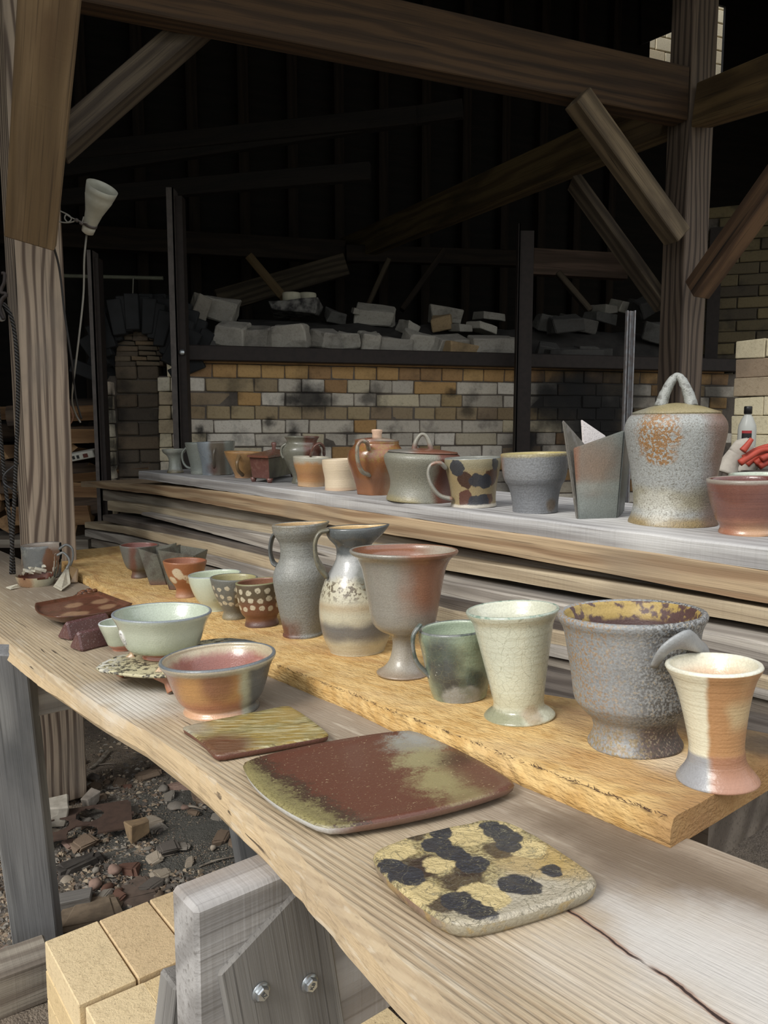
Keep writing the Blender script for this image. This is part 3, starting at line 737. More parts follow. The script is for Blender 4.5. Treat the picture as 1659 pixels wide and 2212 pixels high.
# steel angle uprights
def angle_post(px0, px1, pxm, ytop, Y, zbot, mats, parent, nm='steel_upright'):
    a = on_y(px0, ytop, Y); b = on_y(pxm, ytop, Y - .02); h = a.z - zbot
    p = on_y((px0 + px1) / 2, ytop, Y); M = Matrix.Translation((a.x, Y, zbot))
    w1 = (on_y(pxm, ytop, Y) - a).length; w2 = (on_y(px1, ytop, Y) - on_y(pxm, ytop, Y)).length
    bm = box_bm(0, w1, -.05, -.044, 0, h); box_bm(w1 - .006, w1, -.05, .03, 0, h, bm=bm)
    o = add(nm, bm, mats[0], parent=parent, M=parent.matrix_world.inverted() @ M)
    bm = box_bm(w1, w1 + w2, -.03, .03, 0, h - .03)
    o2 = add('steel_channel', bm, mats[1], parent=parent, M=parent.matrix_world.inverted() @ M); return o
angle_post(365, 396, 380, 412, 3.60, .2, (m_steel2, m_steel), kiln)
angle_post(196, 216, 207, 545, 3.62, .2, (m_steel2, m_steel), kiln)
angle_post(1117, 1152, 1121, 488, 3.95, .2, (m_steel, m_steel), kiln)
# round bolt on the ledge
add('bolt', lathe_bm([(0, 0), (.014, 0), (.012, .006), (0, .008)], 16), m_zinc, parent=kiln, M=kiln.matrix_world.inverted() @ frame(on_y(393, 761, 3.56), (1, 0, 0), (0, -1, .1)))
# arched firebox front at the left end: a frontal face at Y = 3.70
FY = 3.70
ff = lambda px, py, dy=0: on_y(px, py, FY + dy)
fsoot = []
for (px, py, r, so, a) in [(250, 900, .05, .04, .9), (245, 1000, .05, .04, .95), (243, 960, .04, .03, .8), (380, 860, .03, .02, .9), (375, 900, .02, .02, .8), (300, 880, .14, .12, .45), (236, 870, .035, .03, .9), (262, 830, .05, .04, .7)]:
    q = ff(px, py); fsoot.append(((14, 13, 13), ('wblob', (q.x, q.y, q.z), r, so, .08, 22), a))
m_fw = brickmat('firebox_brick_pale', [(222, 206, 166), (230, 220, 196), (208, 186, 148), (224, 208, 194)], .4, fsoot, spots=False)
m_fd = brickmat('firebox_brick_dark', [(92, 78, 64), (108, 94, 74), (82, 72, 60), (116, 96, 72)], .5, fsoot, spots=False)
m_bk = plain('charred_brick', (26, 28, 31), .8, 0, .6, 20, .6, (10, 10, 11))
fx = lambda px: ff(px, 900).x
xl, x1_, x2_, xr = fx(217), fx(246), fx(341), fx(402)
ztop_r = ff(370, 783).z
MF = Matrix.Translation((xl, FY, 0)); MFi = kiln.matrix_world.inverted() @ MF
fb = inst('firebox_front', bpy.data.meshes.new('fb'), MFi, kiln)
bmf = box_bm(.012, xr - xl - .01, .05, .42, 0, ztop_r - .06); bmf.to_mesh(fb.data); bmf.free(); fb.data.materials.append(m_mort)
narrow = meshset(.058, .10, ROW - .004, m_fw, 3, 25, bev=.003); wide_ = meshset(.086, .10, ROW - .004, m_fw, 3, 28, bev=.003)
doorb = meshset(.1, .10, ROW - .004, m_fd, 3, 31, bev=.005, jit=.004); doorw = meshset(.2, .10, ROW - .004, m_fd, 3, 35, bev=.005, jit=.004)
for r in range(13):
    z = ztop_r - (r + 1) * ROW
    for (xa, xb) in ((x2_ - xl + .005, xr - xl),):
        w = xb - xa
        if r == 0: parts_ = [(xa + w * .35, wide_)]
        elif r % 2: parts_ = [(xa, narrow), (xa + .062, narrow)]
        else: parts_ = [(xa, wide_), (xa + .09, narrow)]
        for x, ms in parts_: inst('brick', rk.choice(ms), Matrix.Translation((x, rk.uniform(-.005, .005), z)), fb)
    if r > 0:
        for x, ms in (([(-.002, narrow)] if r % 2 else [(-.006, narrow)])): inst('brick', rk.choice(ms), Matrix.Translation((x, rk.uniform(-.005, .005), z - .02)), fb)
    xd = x1_ - xl + .004
    for x, ms in (([(xd, doorw)] if r % 2 else [(xd, doorb), (xd + .104, doorb)])): inst('brick', rk.choice(ms), Matrix.Translation((x, .03 + rk.uniform(-.008, .008), z - .01 - (.0 if r else .0))), fb)
# arch: brick infill courses under it and black voussoir slabs around it
cxp, czp = (fx(300) - xl), ff(300, 815).z
apex = ff(303, 712).z
slab_ = meshset(.1, .1, .022, m_fd, 3, 61, bev=.003, jit=.004)
nrow = 9
for i in range(nrow):
    z = ztop_r - ROW * .2 + i * .024
    hwid = .105 * math.sqrt(max(0, 1 - (i / nrow) ** 1.6)) + .012
    x = cxp - hwid
    while x < cxp + hwid - .01:
        wv = min(rk.uniform(.06, .12), cxp + hwid - x); M = Matrix.Translation((x, .03 + rk.uniform(-.008, .008), z)) @ Matrix.Diagonal((wv / .1 * .97, 1, 1, 1))
        inst('thin_brick', rk.choice(slab_), M, fb); x += wv
vs_ = meshset(.17, .06, .05, m_bk, 3, 71, bev=.004, jit=.006)
for i in range(15):
    th = math.radians(8 + 168 * i / 14)
    rx, rz = .155, .235
    p = Vector((cxp + rx * math.cos(th), -.02 - .02 * (i % 2) + rk.uniform(-.02, .02), czp - .02 + rz * math.sin(th)))
    d = Vector((math.cos(th) * .35, 0, .25 + math.sin(th)))
    if i in (0, 14): d = Vector((math.cos(th), 0, .4))
    for q in range(3):
        M = frame(p + Vector((q * .045, .07 * q + .03, q * .012)), d, (0, -1, 0))
        inst('arch_brick', rk.choice(vs_), M @ Matrix.Translation((0, -.03, -.025)), fb)
# vault mound and charred lump
bm = bmesh.new(); rows = []
for i in range(41):
    x = .28 + (KL - .35) * i / 40; row = []
    for j in range(17):
        th = math.pi * j / 16; n = 1 + .12 * noise.noise(Vector((x * 4, j * .7, 0)))
        row.append(bm.verts.new((x, .62 - .40 * math.cos(th) * n, zl1 - .06 + .27 * math.sin(th) * n)))
    rows.append(row)
for A, B in zip(rows, rows[1:]):
    for j in range(16): bm.faces.new((A[j], A[j+1], B[j+1], B[j])).smooth = True
add('vault', bm, plain('charred_clay', (52, 48, 45), .95, 0, .7, 14, .9, (20, 19, 18)), parent=kiln, M=Matrix())

def rubble_mesh(L, Wd, Hh, seed, mat, chop=.16, sub=1):
    r = random.Random(seed); bm = box_bm(-L / 2, L / 2, -Wd / 2, Wd / 2, 0, Hh, 0, min(L, Wd, Hh) * chop, r)
    bmesh.ops.subdivide_edges(bm, edges=bm.edges[:], cuts=2, use_grid_fill=True)
    for v in bm.verts:
        v.co += Vector((noise.noise(v.co * 18 + Vector((seed, 0, 0))), noise.noise(v.co * 18 + Vector((0, seed, 0))), noise.noise(v.co * 18 + Vector((0, 0, seed))) * .6)) * min(L, Wd, Hh) * .10
    mz = min(v.co.z for v in bm.verts)
    for v in bm.verts: v.co.z -= mz
    es = [e for e in bm.edges if len(e.link_faces) == 2 and e.calc_face_angle() > .6]
    bmesh.ops.bevel(bm, geom=es, offset=min(L, Wd, Hh) * .07, segments=1, affect='EDGES')
    bmesh.ops.recalc_face_normals(bm, faces=bm.faces)
    me = bpy.data.meshes.new('rubble'); bm.to_mesh(me); bm.free(); me.materials.append(mat); return me
m_rb = brickmat('loose_brick', [(160, 154, 144), (140, 134, 124), (172, 166, 154), (130, 122, 110)], .45)
m_rbd = brickmat('loose_brick_sooty', [(84, 82, 78), (62, 60, 58), (98, 94, 88)], .7)
m_rby = brickmat('loose_brick_tan', [(166, 140, 100), (156, 128, 92)], .35)
GL = 'loose bricks on top of the kiln'
LB = [ # x0 x1 y0 y1 (px) depth-offset tilt material; all on the ledge or on the vault
 (470,530,697,747,.12,.15,0),(528,592,701,747,.11,-.05,0),(590,666,699,750,.10,.03,0),(668,737,703,751,.1,.1,0),(731,780,711,752,.1,-.06,0),(770,815,711,753,.1,.08,0),(811,886,720,754,.1,.1,0),(870,930,707,754,.14,.3,0),(922,1014,718,757,.12,-.05,0),(951,1034,733,758,.05,0,2),(1013,1104,720,760,.1,.02,0),(1090,1122,720,762,.12,.0,0),
 (401,442,633,700,.35,.5,0),(440,505,640,698,.4,.35,0),(770,848,664,706,.5,.2,0),(855,893,697,725,.3,.5,0),(928,991,662,700,.5,.1,0),(937,977,682,714,.38,-.3,2),(977,1010,701,718,.3,0,0),(1012,1062,698,717,.3,.3,0),(1029,1083,677,694,.7,0,0),(700,740,672,698,.5,.3,1),(760,772,668,678,.5,.2,0),(425,470,720,748,.14,.2,1),
 (1152,1205,684,718,.4,.2,1),(1185,1256,686,724,.3,-.2,1),(1208,1284,685,716,.45,.3,1),(1160,1208,733,762,.12,.1,1),(1204,1246,738,758,.1,.0,1),(1244,1290,736,760,.1,.05,1),(1284,1322,737,758,.1,-.05,1),(1284,1326,660,678,.75,-.15,0),(1316,1358,653,678,.78,.05,0),(1356,1380,650,682,.7,.2,1),(1258,1332,678,700,.6,.0,1),(1374,1420,645,688,.6,-.7,1),(1175,1300,748,764,.04,0,1),(1380,1436,700,745,.3,.2,1)]
words = ['first','second']
for i, (x0, x1, y0, y1, off, tilt, mk) in enumerate(LB):
    d0 = off
    p = kpt((x0 + x1) / 2, y1, -d0); s = depth(p) / F
    Lw = (x1 - x0) * s * 1.02; Hh = (y1 - y0) * s * 1.12
    Wd = .12 if mk == 0 else .10
    me = rubble_mesh(Lw * (1 if abs(tilt) < .4 else .8), Wd, max(Hh * .8, .03), 100 + i, (m_rb, m_rbd, m_rby)[mk])
    z = zl1 if d0 < .2 else p.z
    M = Matrix.Translation((p.x, p.y, z)) @ Matrix.Rotation(math.atan2(KD.y, KD.x) + R.uniform(-.5, .5), 4, 'Z') @ Matrix.Rotation(tilt * .6, 4, 'Y') @ Matrix.Rotation(R.uniform(.05, .35), 4, 'X')
    front = off < .2
    row = sorted([q for q in LB if (q[4] < .2) == front], key=lambda q: q[0]); k_ = row.index(LB[i])
    ordn = ['first','second','third','fourth','fifth','sixth','seventh','eighth','ninth','tenth','eleventh','twelfth','thirteenth','fourteenth','fifteenth','sixteenth','seventeenth','eighteenth','nineteenth','twentieth','twenty-first','twenty-second','twenty-third','twenty-fourth'][k_]
    inst('loose_brick', me, M, label='%s firebrick, %s from the left in the %s' % (('pale broken', 'soot-blackened', 'tan')[mk], ordn, 'front row on the kiln ledge' if front else 'rear heap on the kiln'), cat='brick', group=GL)
m_crm = plain('cream_crucible', (190, 184, 160), .8, 0, .3, 30)
for i, (px, lb) in enumerate(((630, 'cream ceramic ring standing on a charred lump on the kiln, the left one of two'), (664, 'cream ceramic ring half behind its twin on the kiln, the right one of two'))):
    p = kpt(px, 660, -.55 - .1 * i); o = add('ceramic_ring', lathe_bm([(.035, 0), (.05, 0), (.052, .06), (.05, .068), (.036, .068), (.035, 0)], 32), m_crm, M=Matrix.Translation(p)); tag(o, lb, 'ring')
p = kpt(640, 672, -.5); me = rubble_mesh(.26, .16, .07, 333, plain('charred_lump', (40, 38, 38), .9, 0, .7, 24, .8, (140, 136, 130)), .3); inst('charred_lump', me, Matrix.Translation(p - Vector((0, 0, .03))), label='charred black lump with ash under the cream rings on the kiln', cat='lump')

# chimney block at the right, dark
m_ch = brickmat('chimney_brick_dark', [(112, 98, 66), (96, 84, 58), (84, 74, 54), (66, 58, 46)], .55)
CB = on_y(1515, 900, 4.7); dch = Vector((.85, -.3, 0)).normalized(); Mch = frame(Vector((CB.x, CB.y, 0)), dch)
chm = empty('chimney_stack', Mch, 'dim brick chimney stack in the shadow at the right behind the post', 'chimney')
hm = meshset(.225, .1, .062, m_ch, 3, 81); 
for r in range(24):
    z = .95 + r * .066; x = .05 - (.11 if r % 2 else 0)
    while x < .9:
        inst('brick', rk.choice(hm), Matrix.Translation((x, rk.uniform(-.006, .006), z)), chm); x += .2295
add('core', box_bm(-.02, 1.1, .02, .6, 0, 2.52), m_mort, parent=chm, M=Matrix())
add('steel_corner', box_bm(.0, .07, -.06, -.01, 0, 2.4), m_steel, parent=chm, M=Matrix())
# light brick stack at the right edge
m_rs = brickmat('firebrick_speckled', [(206, 194, 158), (214, 202, 168), (196, 182, 148), (150, 128, 104)], .2)
q0 = on_y(1591, 735, 2.95); drs = Vector((.62, -.78, 0)).normalized(); Mrs = frame(Vector((q0.x, q0.y, 0)), drs)
rs = empty('brick_stack', Mrs, 'neat stack of clean speckled firebricks at the right edge behind the bottle', 'brick stack')
rl = meshset(.226, .112, .068, m_rs, 3, 91, bev=.003); rh = meshset(.111, .112, .068, m_rs, 3, 95, bev=.003)
for r in range(22):
    z = q0.z - (r + 1) * .0705; x = 0 if r % 2 else -.004; k_ = r % 3
    while x < .6:
        stx = (r % 3 != 0)
        inst('brick', rk.choice(rl if stx and x + .2 < .65 else rh), Matrix.Translation((x, rk.uniform(-.004, .004), z)), rs); x += .229 if stx else .1145
# chimney outside the back wall gap; brick colour lightened to stand in for sunlight
m_out = brickmat('chimney_brick_sun_lightened', [(250, 234, 196), (252, 240, 206), (240, 220, 180)], .02, spots=False)
oc = empty('outdoor_chimney', frame(sh_pt(0, 5.0, 0) + E1 * ((Mwall.inverted() @ on_plane(1390, 205, sh_pt(0, 5.0, 0), pn)).x - 4), E1), 'cream brick chimney outside, seen bright through the gap high at the right', 'chimney')
zc = 4.6
ho = meshset(.3, .1, .15, m_out, 3, 99, bev=.008)
hs = on_plane(1390, 205, sh_pt(0, 5.0, 0), pn); hz = hs.z
for r in range(11):
    x = -.15 if r % 2 else 0
    while x < 1.5:
        inst('brick', rk.choice(ho), Matrix.Translation((x, 0, hz - .25 + r * .158)), oc); x += .31
add('core', box_bm(-.1, 1.6, .03, .8, 0, hz + 1.45), m_out, parent=oc, M=Matrix())

# ================================================================== POTS
def pot_frame(surf, cx, cy, tx, ty, lift=0.0, flat=False):
    B = hit(cx, cy, surf, lift)
    t = ts(B)[0]
    sl_ = 0 if flat else (surf(ts(B)[0] + .01) - surf(ts(B)[0] - .01)) / .02
    nx, ny = -sl_ * D.x, -sl_ * D.y
    r = ray(tx, ty)                       # solve B + h*(nx,ny,1) on the pixel (tx, ty)
    kk = (B.y + ny * (CZ - B.z)) / (1 - ny * r.z) if abs(1 - ny * r.z) > 1e-6 else B.y
    h = CZ + kk * r.z - B.z
    nxm = (kk * r.x - B.x) / h
    nx = min(max(nxm, nx - .035), nx + .035)
    n = Vector((nx, ny, 1)).normalized()
    q = Vector((0, 0, 1)).rotation_difference(n)
    return Matrix.Translation(B) @ q.to_matrix().to_4x4() @ Matrix.Rotation(-math.atan2(B.x, B.y), 4, 'Z'), B, n
def axis_h(B, n, py):
    """height along the axis whose point shows at row py"""
    lo, hi = -.05, .6
    def row(h):
        P = B + n * h - C0; c, s = math.cos(PITCH), math.sin(PITCH)
        d = P.y * c - P.z * s; u = P.y * s + P.z * c; return H / 2 - F * u / d
    for _ in range(50):
        m = (lo + hi) / 2
        if row(m) > py: lo = m
        else: hi = m
    return lo
def ring_r(P, hw):
    return hw * depth(P) / F / math.sqrt(1 + ((P.x) / depth(P)) ** 2)
SF = lambda t: SH
def smooth_prof(pts, n=4):
    out = crom([Vector((r, z, 0)) for r, z in pts], n); return [(max(p.x, 0.0), p.y) for p in out]
def pot(name, label, cat, surf, base, top, prof, outer, inner=None, wall=.0045, flat=False, group=None, closed=False, depth_in=.008, ns=4, extra=None, lift=0, rim=None, seg=64, warp=None, child='body', parts=False, facet=None, sharp=None):
    """base=(cx,cy,hw), top=(cx,cy) rim centre, prof = [(py,hw)...] from foot to rim"""
    M, B, n = pot_frame(surf, base[0], base[1], top[0], top[1], lift, flat)
    pr = [(ring_r(B, base[2]), 0.0)]
    for py, hw in prof:
        h = axis_h(B, n, py); pr.append((ring_r(B + n * h, hw), max(h, .0008)))
    pr = smooth_prof(pr, ns); rr_, zz = pr[-1]
    print('POT', name, label[:34], 'H %.3f' % zz, 'Rmax %.3f' % max(a for a, b in pr), 'Rrim %.3f' % rr_)
    full = [(0, .0015)] + [(pr[0][0] * .8, .0015), (pr[0][0] * .97, 0)] + pr
    mi = [0] * (len(full) - 1)
    if not closed:
        # rounded lip then the inner wall following the outer one
        e = wall
        lip = [(rr_ - e * .15, zz + e * .35), (rr_ - e * .5, zz + e * .5), (rr_ - e * .85, zz + e * .3)]
        full += lip; mi += [2 if rim else 0] * 3
        zfloor = pr[0][1] + depth_in; ins = []
        for r, z in reversed(pr):
            if z <= zfloor: break
            ins.append((max(r - wall * (1.1), .002), z))
        full += ins; mi += [1] * len(ins)
        full += [(ins[-1][0] * .6, zfloor), (0, zfloor)]; mi += [1, 1]
    bm = lathe_bm(full, seg, mi)
    if warp:
        for v in bm.verts: v.co = warp(v.co.copy())
    if facet:
        kf, z0, z1 = facet
        for v in bm.verts:
            r = math.hypot(v.co.x, v.co.y)
            if r > 1e-4:
                a = math.atan2(v.co.y, v.co.x); seg_ = 2 * math.pi / kf; da = ((a + seg_ / 2 + .2) % seg_) - seg_ / 2
                amt = min(max((z1 - v.co.z) / (z1 - z0), 0), 1); f = math.cos(seg_ / 2) / math.cos(da) * 1.12
                f = 1 + (f - 1) * amt; v.co.x *= f; v.co.y *= f
    mats = [outer, inner or outer, rim or outer]
    if parts:
        root = empty(name, M, label, cat, group)
        add(child, bm, mats, parent=root, M=Matrix(), smooth=True)
        return root, M, B, n, pr
    o = add(name, bm, mats, M=M, smooth=True); tag(o, label, cat, group)
    return o, M, B, n, pr
def lp(M, B, px, py, dy=0): return M.inverted() @ on_y(px, py, B.y + dy)
def handle(root, M, B, pts, ra, rb, mat, name='handle', side=(0, 1, 0), taper=(1.1, .85, 1.1), dys=None):
    P = [lp(M, B, x, y, (dys[i] if dys else 0)) for i, (x, y) in enumerate(pts)]
    bm = sweep_bm(P, ra, rb, side=side, taper=taper, n=6, seg=12)
    return add(name, bm, mat, parent=root, M=Matrix(), smooth=True)

# ---------------- glazes (colours are the pots' own)
GREY = (148, 150, 146); RUST = (150, 92, 60); OCH = (176, 146, 84)
def X(a): return (a, 0, 0)
# ------ yellow plank row, from the near end
g_tum = clay('glaze_tumbler', (222, 214, 184), [
    ((178, 128, 80), ('ax', (1, .1, 0), -.012, -.006, .008, 60), 1),
    ((158, 106, 74), ('ax', (0, 0, 1), .034, .028, .004, 30), ('ax', (1, 0, 0), -.010, -.003), 1),
    ((150, 150, 152), ('ax', (0, 0, 1), .032, .027, .003, 30), ('ax', (1, 0, 0), -.001, -.010), 1),
    ((176, 128, 104), ('ax', (0, 0, 1), .018, .006), ('ax', (1, 0, 0), -.008, .002), .7),
    ((206, 196, 150), ('ax', (0, 0, 1), .05, .07), ('ax', (1, 0, 0), .008, .02, .02), ('ax', (0, 0, 1), .095, .075), .45)], rough=.32, speck=.12, rings=320, coat=.25)
g_tumin = clay('glaze_tumbler_inside', (216, 178, 140), [((228, 222, 194), ('ax', (0, 0, 1), .095, .112), 1)], rough=.3, coat=.3)
pot('tumbler', 'flared tumbler, half cream and half orange, near the cut end of the yellow plank', 'cup', surf_y, (1550, 1683, 91), (1541, 1438),
    [(1679, 92), (1668, 84), (1655, 73), (1640, 65), (1620, 62), (1600, 62), (1550, 70), (1500, 81), (1465, 93), (1448, 103), (1438, 108)], g_tum, g_tumin, .006, rim=clay('glaze_tumbler_rim', (226, 222, 200), [], .3, coat=.3))
g_buck = clay('glaze_bucket', (146, 148, 148), [
    ((166, 126, 76), ('n', 300, .52, .57), ('ax', (1, 0, 0), .02, -.06, .05, 20), .8),
    ((92, 66, 56), ('ax', (1, 0, 0), -.005, .02, .03, 30), ('ax', (0, 0, 1), .042, .028, .02), .9),
    ((150, 128, 84), ('n', 260, .5, .56), ('ax', (0, 0, 1), .05, .01, .02), ('ax', (1, 0, 0), .035, .0), .8),
    ((74, 68, 62), ('n', 380, .42, .56), ('ax', (1, 0, 0), -.02, .045, .07, 20), .85),
    ((178, 160, 130), ('n', 330, .58, .62), .5),
    ((154, 150, 142), ('ax', (0, 0, 1), .155, .165), .4)], rough=.55, speck=.4, ss=420, grit=.6, rings=90)
g_buckin = clay('glaze_bucket_inside', (88, 62, 58), [((176, 146, 72), ('ax', (0, 0, 1), .127, .134, .012, 60), ('n', 60, .44, .54), .95), ((140, 138, 132), ('ax', (0, 0, 1), .15, .158), .8)], rough=.5, rings=80)
ro, M, B, n, pr = pot('bucket_vase', 'large grey speckled bucket-shaped vase with rust freckles, left of the cream and orange tumbler', 'vase', surf_y, (1371, 1605, 103), (1363, 1325),
    [(1600, 104), (1590, 98), (1575, 91), (1560, 91), (1545, 97), (1530, 112), (1515, 125), (1500, 132), (1450, 137), (1400, 144), (1370, 148), (1350, 153), (1336, 161), (1328, 164)], g_buck, g_buckin, .009, parts=True)
handle(ro, M, B, [(1412, 1440), (1438, 1402), (1475, 1382), (1502, 1388), (1524, 1404)], .0042, .010, clay('glaze_lug_grey', (150, 152, 152), [], .45, speck=.2), 'lug_handle', side=(.3, .6, -.5), taper=(.5, 1.1, .9), dys=[-.068, -.080, -.076, -.058, -.030])
g_pale = clay('glaze_celadon_pale', (206, 208, 184), [
    ((110, 118, 84), ('ax', (0, 0, 1), .018, .010, .006, 60), ('ax', (1, 0, 0), .012, .0), .8),
    ((172, 146, 118), ('blob', (.016, -.03, .008), .014, .004, .012, 50), .9),
    ((176, 168, 132), ('ax', (0, 0, 1), .05, .02, .02), .35)], rough=.25, speck=.1, rings=160, coat=.5, crackle=True)
g_palein = clay('glaze_celadon_inside', (204, 204, 180), [], rough=.2, coat=.6)
pot('flared_cup', 'tall pale celadon flared cup with crackle lines, left of the grey bucket vase', 'cup', surf_y, (1122, 1545, 77), (1106, 1318),
    [(1541, 77), (1534, 69), (1526, 58), (1515, 55), (1500, 57), (1450, 66), (1400, 76), (1360, 84), (1340, 89), (1326, 98), (1318, 102)], g_pale, g_palein, .005, rim=clay('glaze_rim_green', (176, 186, 168), [((120, 148, 128), ('n', 120, .52, .6), .8)], .25, coat=.4))
g_mug = clay('glaze_mug_green', (142, 156, 128), [
    ((62, 64, 66), ('blob', (-.018, -.036, .055), .026, .012, .02, 40, (1, 1, .55)), .9),
    ((58, 60, 60), ('blob', (.008, -.03, .022), .026, .008, .02, 40, (.8, 1, 1)), .95),
    ((150, 150, 144), ('blob', (.004, -.03, .010), .022, .004, .02, 60, (.8, 1, 1.2)), .9),
    ((216, 218, 204), ('n', 130, .66, .69), ('ax', (1, 0, 0), .0, -.02), .9),
    ((88, 102, 84), ('n', 28, .5, .64), .5)], rough=.25, speck=.2, coat=.5, rings=100, crackle=True)
g_mugin = clay('glaze_mug_inside', (162, 176, 150), [], rough=.22, coat=.5, rings=120)
g_mugh = clay('glaze_mug_handle', (120, 124, 120), [((70, 84, 74), ('n', 60, .45, .6), .8)], rough=.35, coat=.3)
ro, M, B, n, pr = pot('mug', 'round green-glazed mug with dark smoky patches, right of the goblet', 'mug', surf_y, (993, 1502, 58), (977, 1358),
    [(1498, 59), (1480, 64), (1450, 69), (1420, 73), (1395, 77), (1375, 80), (1358, 79)], g_mug, g_mugin, .005, parts=True, rim=g_mugh)
handle(ro, M, B, [(908, 1350), (893, 1372), (893, 1405), (903, 1435), (930, 1462)], .0032, .007, g_mugh, dys=[-.005, -.012, -.014, -.012, -.006])
g_gob = clay('glaze_goblet', (146, 140, 128), [
    ((156, 98, 68), ('ax', (1, 0, 0), -.02, .03, .05, 16), ('ax', (0, 0, 1), .08, .13, .03, 20), .95),
    ((128, 92, 70), ('ax', (1, 0, 0), .02, .065, .02), .75),
    ((176, 166, 146), ('ax', (0, 0, 1), .06, .02, .02), ('ax', (1, 0, 0), .02, -.02), .6),
    ((140, 110, 82), ('ax', (0, 0, 1), .016, .0, .01), .6),
    ((44, 26, 24), ('blob', (-.022, -.062, .14), .0018, .0006, 0), 1)], rough=.3, speck=.3, ss=500, coat=.35, rings=60)
g_gobin = clay('glaze_goblet_inside', (138, 88, 62), [((170, 164, 146), ('ax', (1, 0, 0), .01, .06, .03), .8)], rough=.25, coat=.5, rings=90)
pot('goblet', 'large stemmed goblet, grey blushing to orange, in front of the round-bellied jug', 'goblet', surf_y, (872, 1454, 58), (872, 1190),
    [(1450, 58), (1443, 46), (1430, 34), (1412, 27), (1390, 24), (1374, 27), (1367, 36), (1358, 55), (1345, 67), (1325, 73), (1300, 77), (1240, 88), (1215, 96), (1203, 104), (1196, 114), (1190, 118)], g_gob, g_gobin, .0055, depth_in=.075)
# jugs
g_jg1 = clay('glaze_jug_grey', (138, 138, 130), [
    ((128, 104, 62), ('ax', (0, 0, 1), .19, .235, .02), ('n', 30, .42, .56), .6),
    ((122, 112, 78), ('ax', (1, 0, 0), .012, .05, .06, 18), .5),
    ((112, 68, 52), ('ax', (0, 0, 1), .045, .018, .03, 30), ('ax', (1, 0, 0), .015, -.03, .02), .95),
    ((150, 152, 150), ('n', 16, .5, .62), .35)], rough=.42, speck=.45, ss=380, grit=1.0, rings=140)
g_jgin = clay('glaze_jug_inside', (184, 150, 100), [], rough=.4)
def spout_warp(ang, z0, z1, out, pinch=.0):
    dx, dy = math.cos(ang), math.sin(ang)
    def f(v):
        if v.z > z0:
            k = ((v.z - z0) / (z1 - z0)) ** 2; r = math.hypot(v.x, v.y) + 1e-9; c = (v.x * dx + v.y * dy) / r
            w = max(0, (c - .66) / .34) ** 1.4; w2 = max(0, (c - .35) / .65) * max(0, 1 - (c - .35) / .5) if c > .35 else 0
            v.x += dx * out * k * w; v.y += dy * out * k * w; v.z += .10 * out * k * w
            s = pinch * k * w2; v.x *= 1 - s; v.y *= 1 - s
        return v
    return f
ro, M, B, n, pr = pot('jug', 'grey salt-glazed jug with tall neck, the slimmer, left one of the two jugs', 'jug', surf_y, (654, 1371, 43), (643, 1134),
    [(1367, 43), (1362, 41), (1345, 44), (1312, 50), (1280, 55), (1255, 58.5), (1240, 58), (1225, 53), (1211, 45), (1200, 41), (1183, 40), (1170, 42), (1158, 49), (1148, 54), (1138, 55.5), (1134, 56)], g_jg1, g_jgin, .006, parts=True, warp=spout_warp(.25, .180, .214, .013, .05), depth_in=.05)
handle(ro, M, B, [(600, 1146), (588, 1163), (584, 1190), (590, 1214), (604, 1224)], .004, .012, clay('glaze_jug_handle', (92, 94, 92), [], .5), side=(.2, 1, 0), dys=[.015, .02, .022, .02, .01])
g_jg2 = clay('glaze_jug_round', (196, 188, 160), [
    ((172, 172, 168), ('ax', (0, 0, 1), .125, .142, .035, 22), 1),
    ((88, 92, 92), ('ax', (0, 0, 1), .166, .176, .012, 60), 1),
    ((104, 104, 92), ('blob', (.028, -.05, .15), .028, .006, .02, 50, (1, 1, .6)), .9),
    ((104, 90, 68), ('n', 170, .5, .58), ('ax', (0, 0, 1), .088, .112, .01, 40), ('ax', (0, 0, 1), .145, .12, .01), .95),
    ((176, 146, 104), ('ax', (0, 0, 1), .098, .086), ('ax', (0, 0, 1), .072, .086), .55),
    ((110, 108, 106), ('ax', (0, 0, 1), .066, .05, .02, 30), ('ax', (0, 0, 1), .018, .038, .025, 30), .95),
    ((226, 226, 214), ('n', 150, .69, .72), ('ax', (0, 0, 1), .17, .178), .8)], rough=.3, speck=.2, coat=.4, rings=90)
g_jg2in = clay('glaze_jug_round_inside', (206, 172, 116), [], rough=.35, coat=.2)
ro, M, B, n, pr = pot('jug', 'round-bellied jug with dark neck and banded body, between slim jug and goblet', 'jug', surf_y, (772, 1404, 59), (762, 1141),
    [(1400, 60), (1391, 64), (1375, 71), (1355, 76), (1330, 79), (1308, 79), (1290, 77), (1265, 70), (1244, 61), (1225, 49), (1208, 40), (1191, 37), (1178, 39), (1166, 49), (1158, 55), (1148, 58), (1141, 58)], g_jg2, g_jg2in, .006, parts=True, warp=spout_warp(.10, .180, .216, .017, .06), depth_in=.05)
handle(ro, M, B, [(706, 1146), (690, 1152), (681, 1172), (682, 1200), (690, 1226), (704, 1243)], .0042, .010, clay('glaze_jug_handle_olive', (126, 120, 96), [((92, 90, 80), ('n', 60, .45, .6), .6)], .4, coat=.2), side=(.1, 1, 0), dys=[-.01, -.018, -.022, -.022, -.02, -.012])
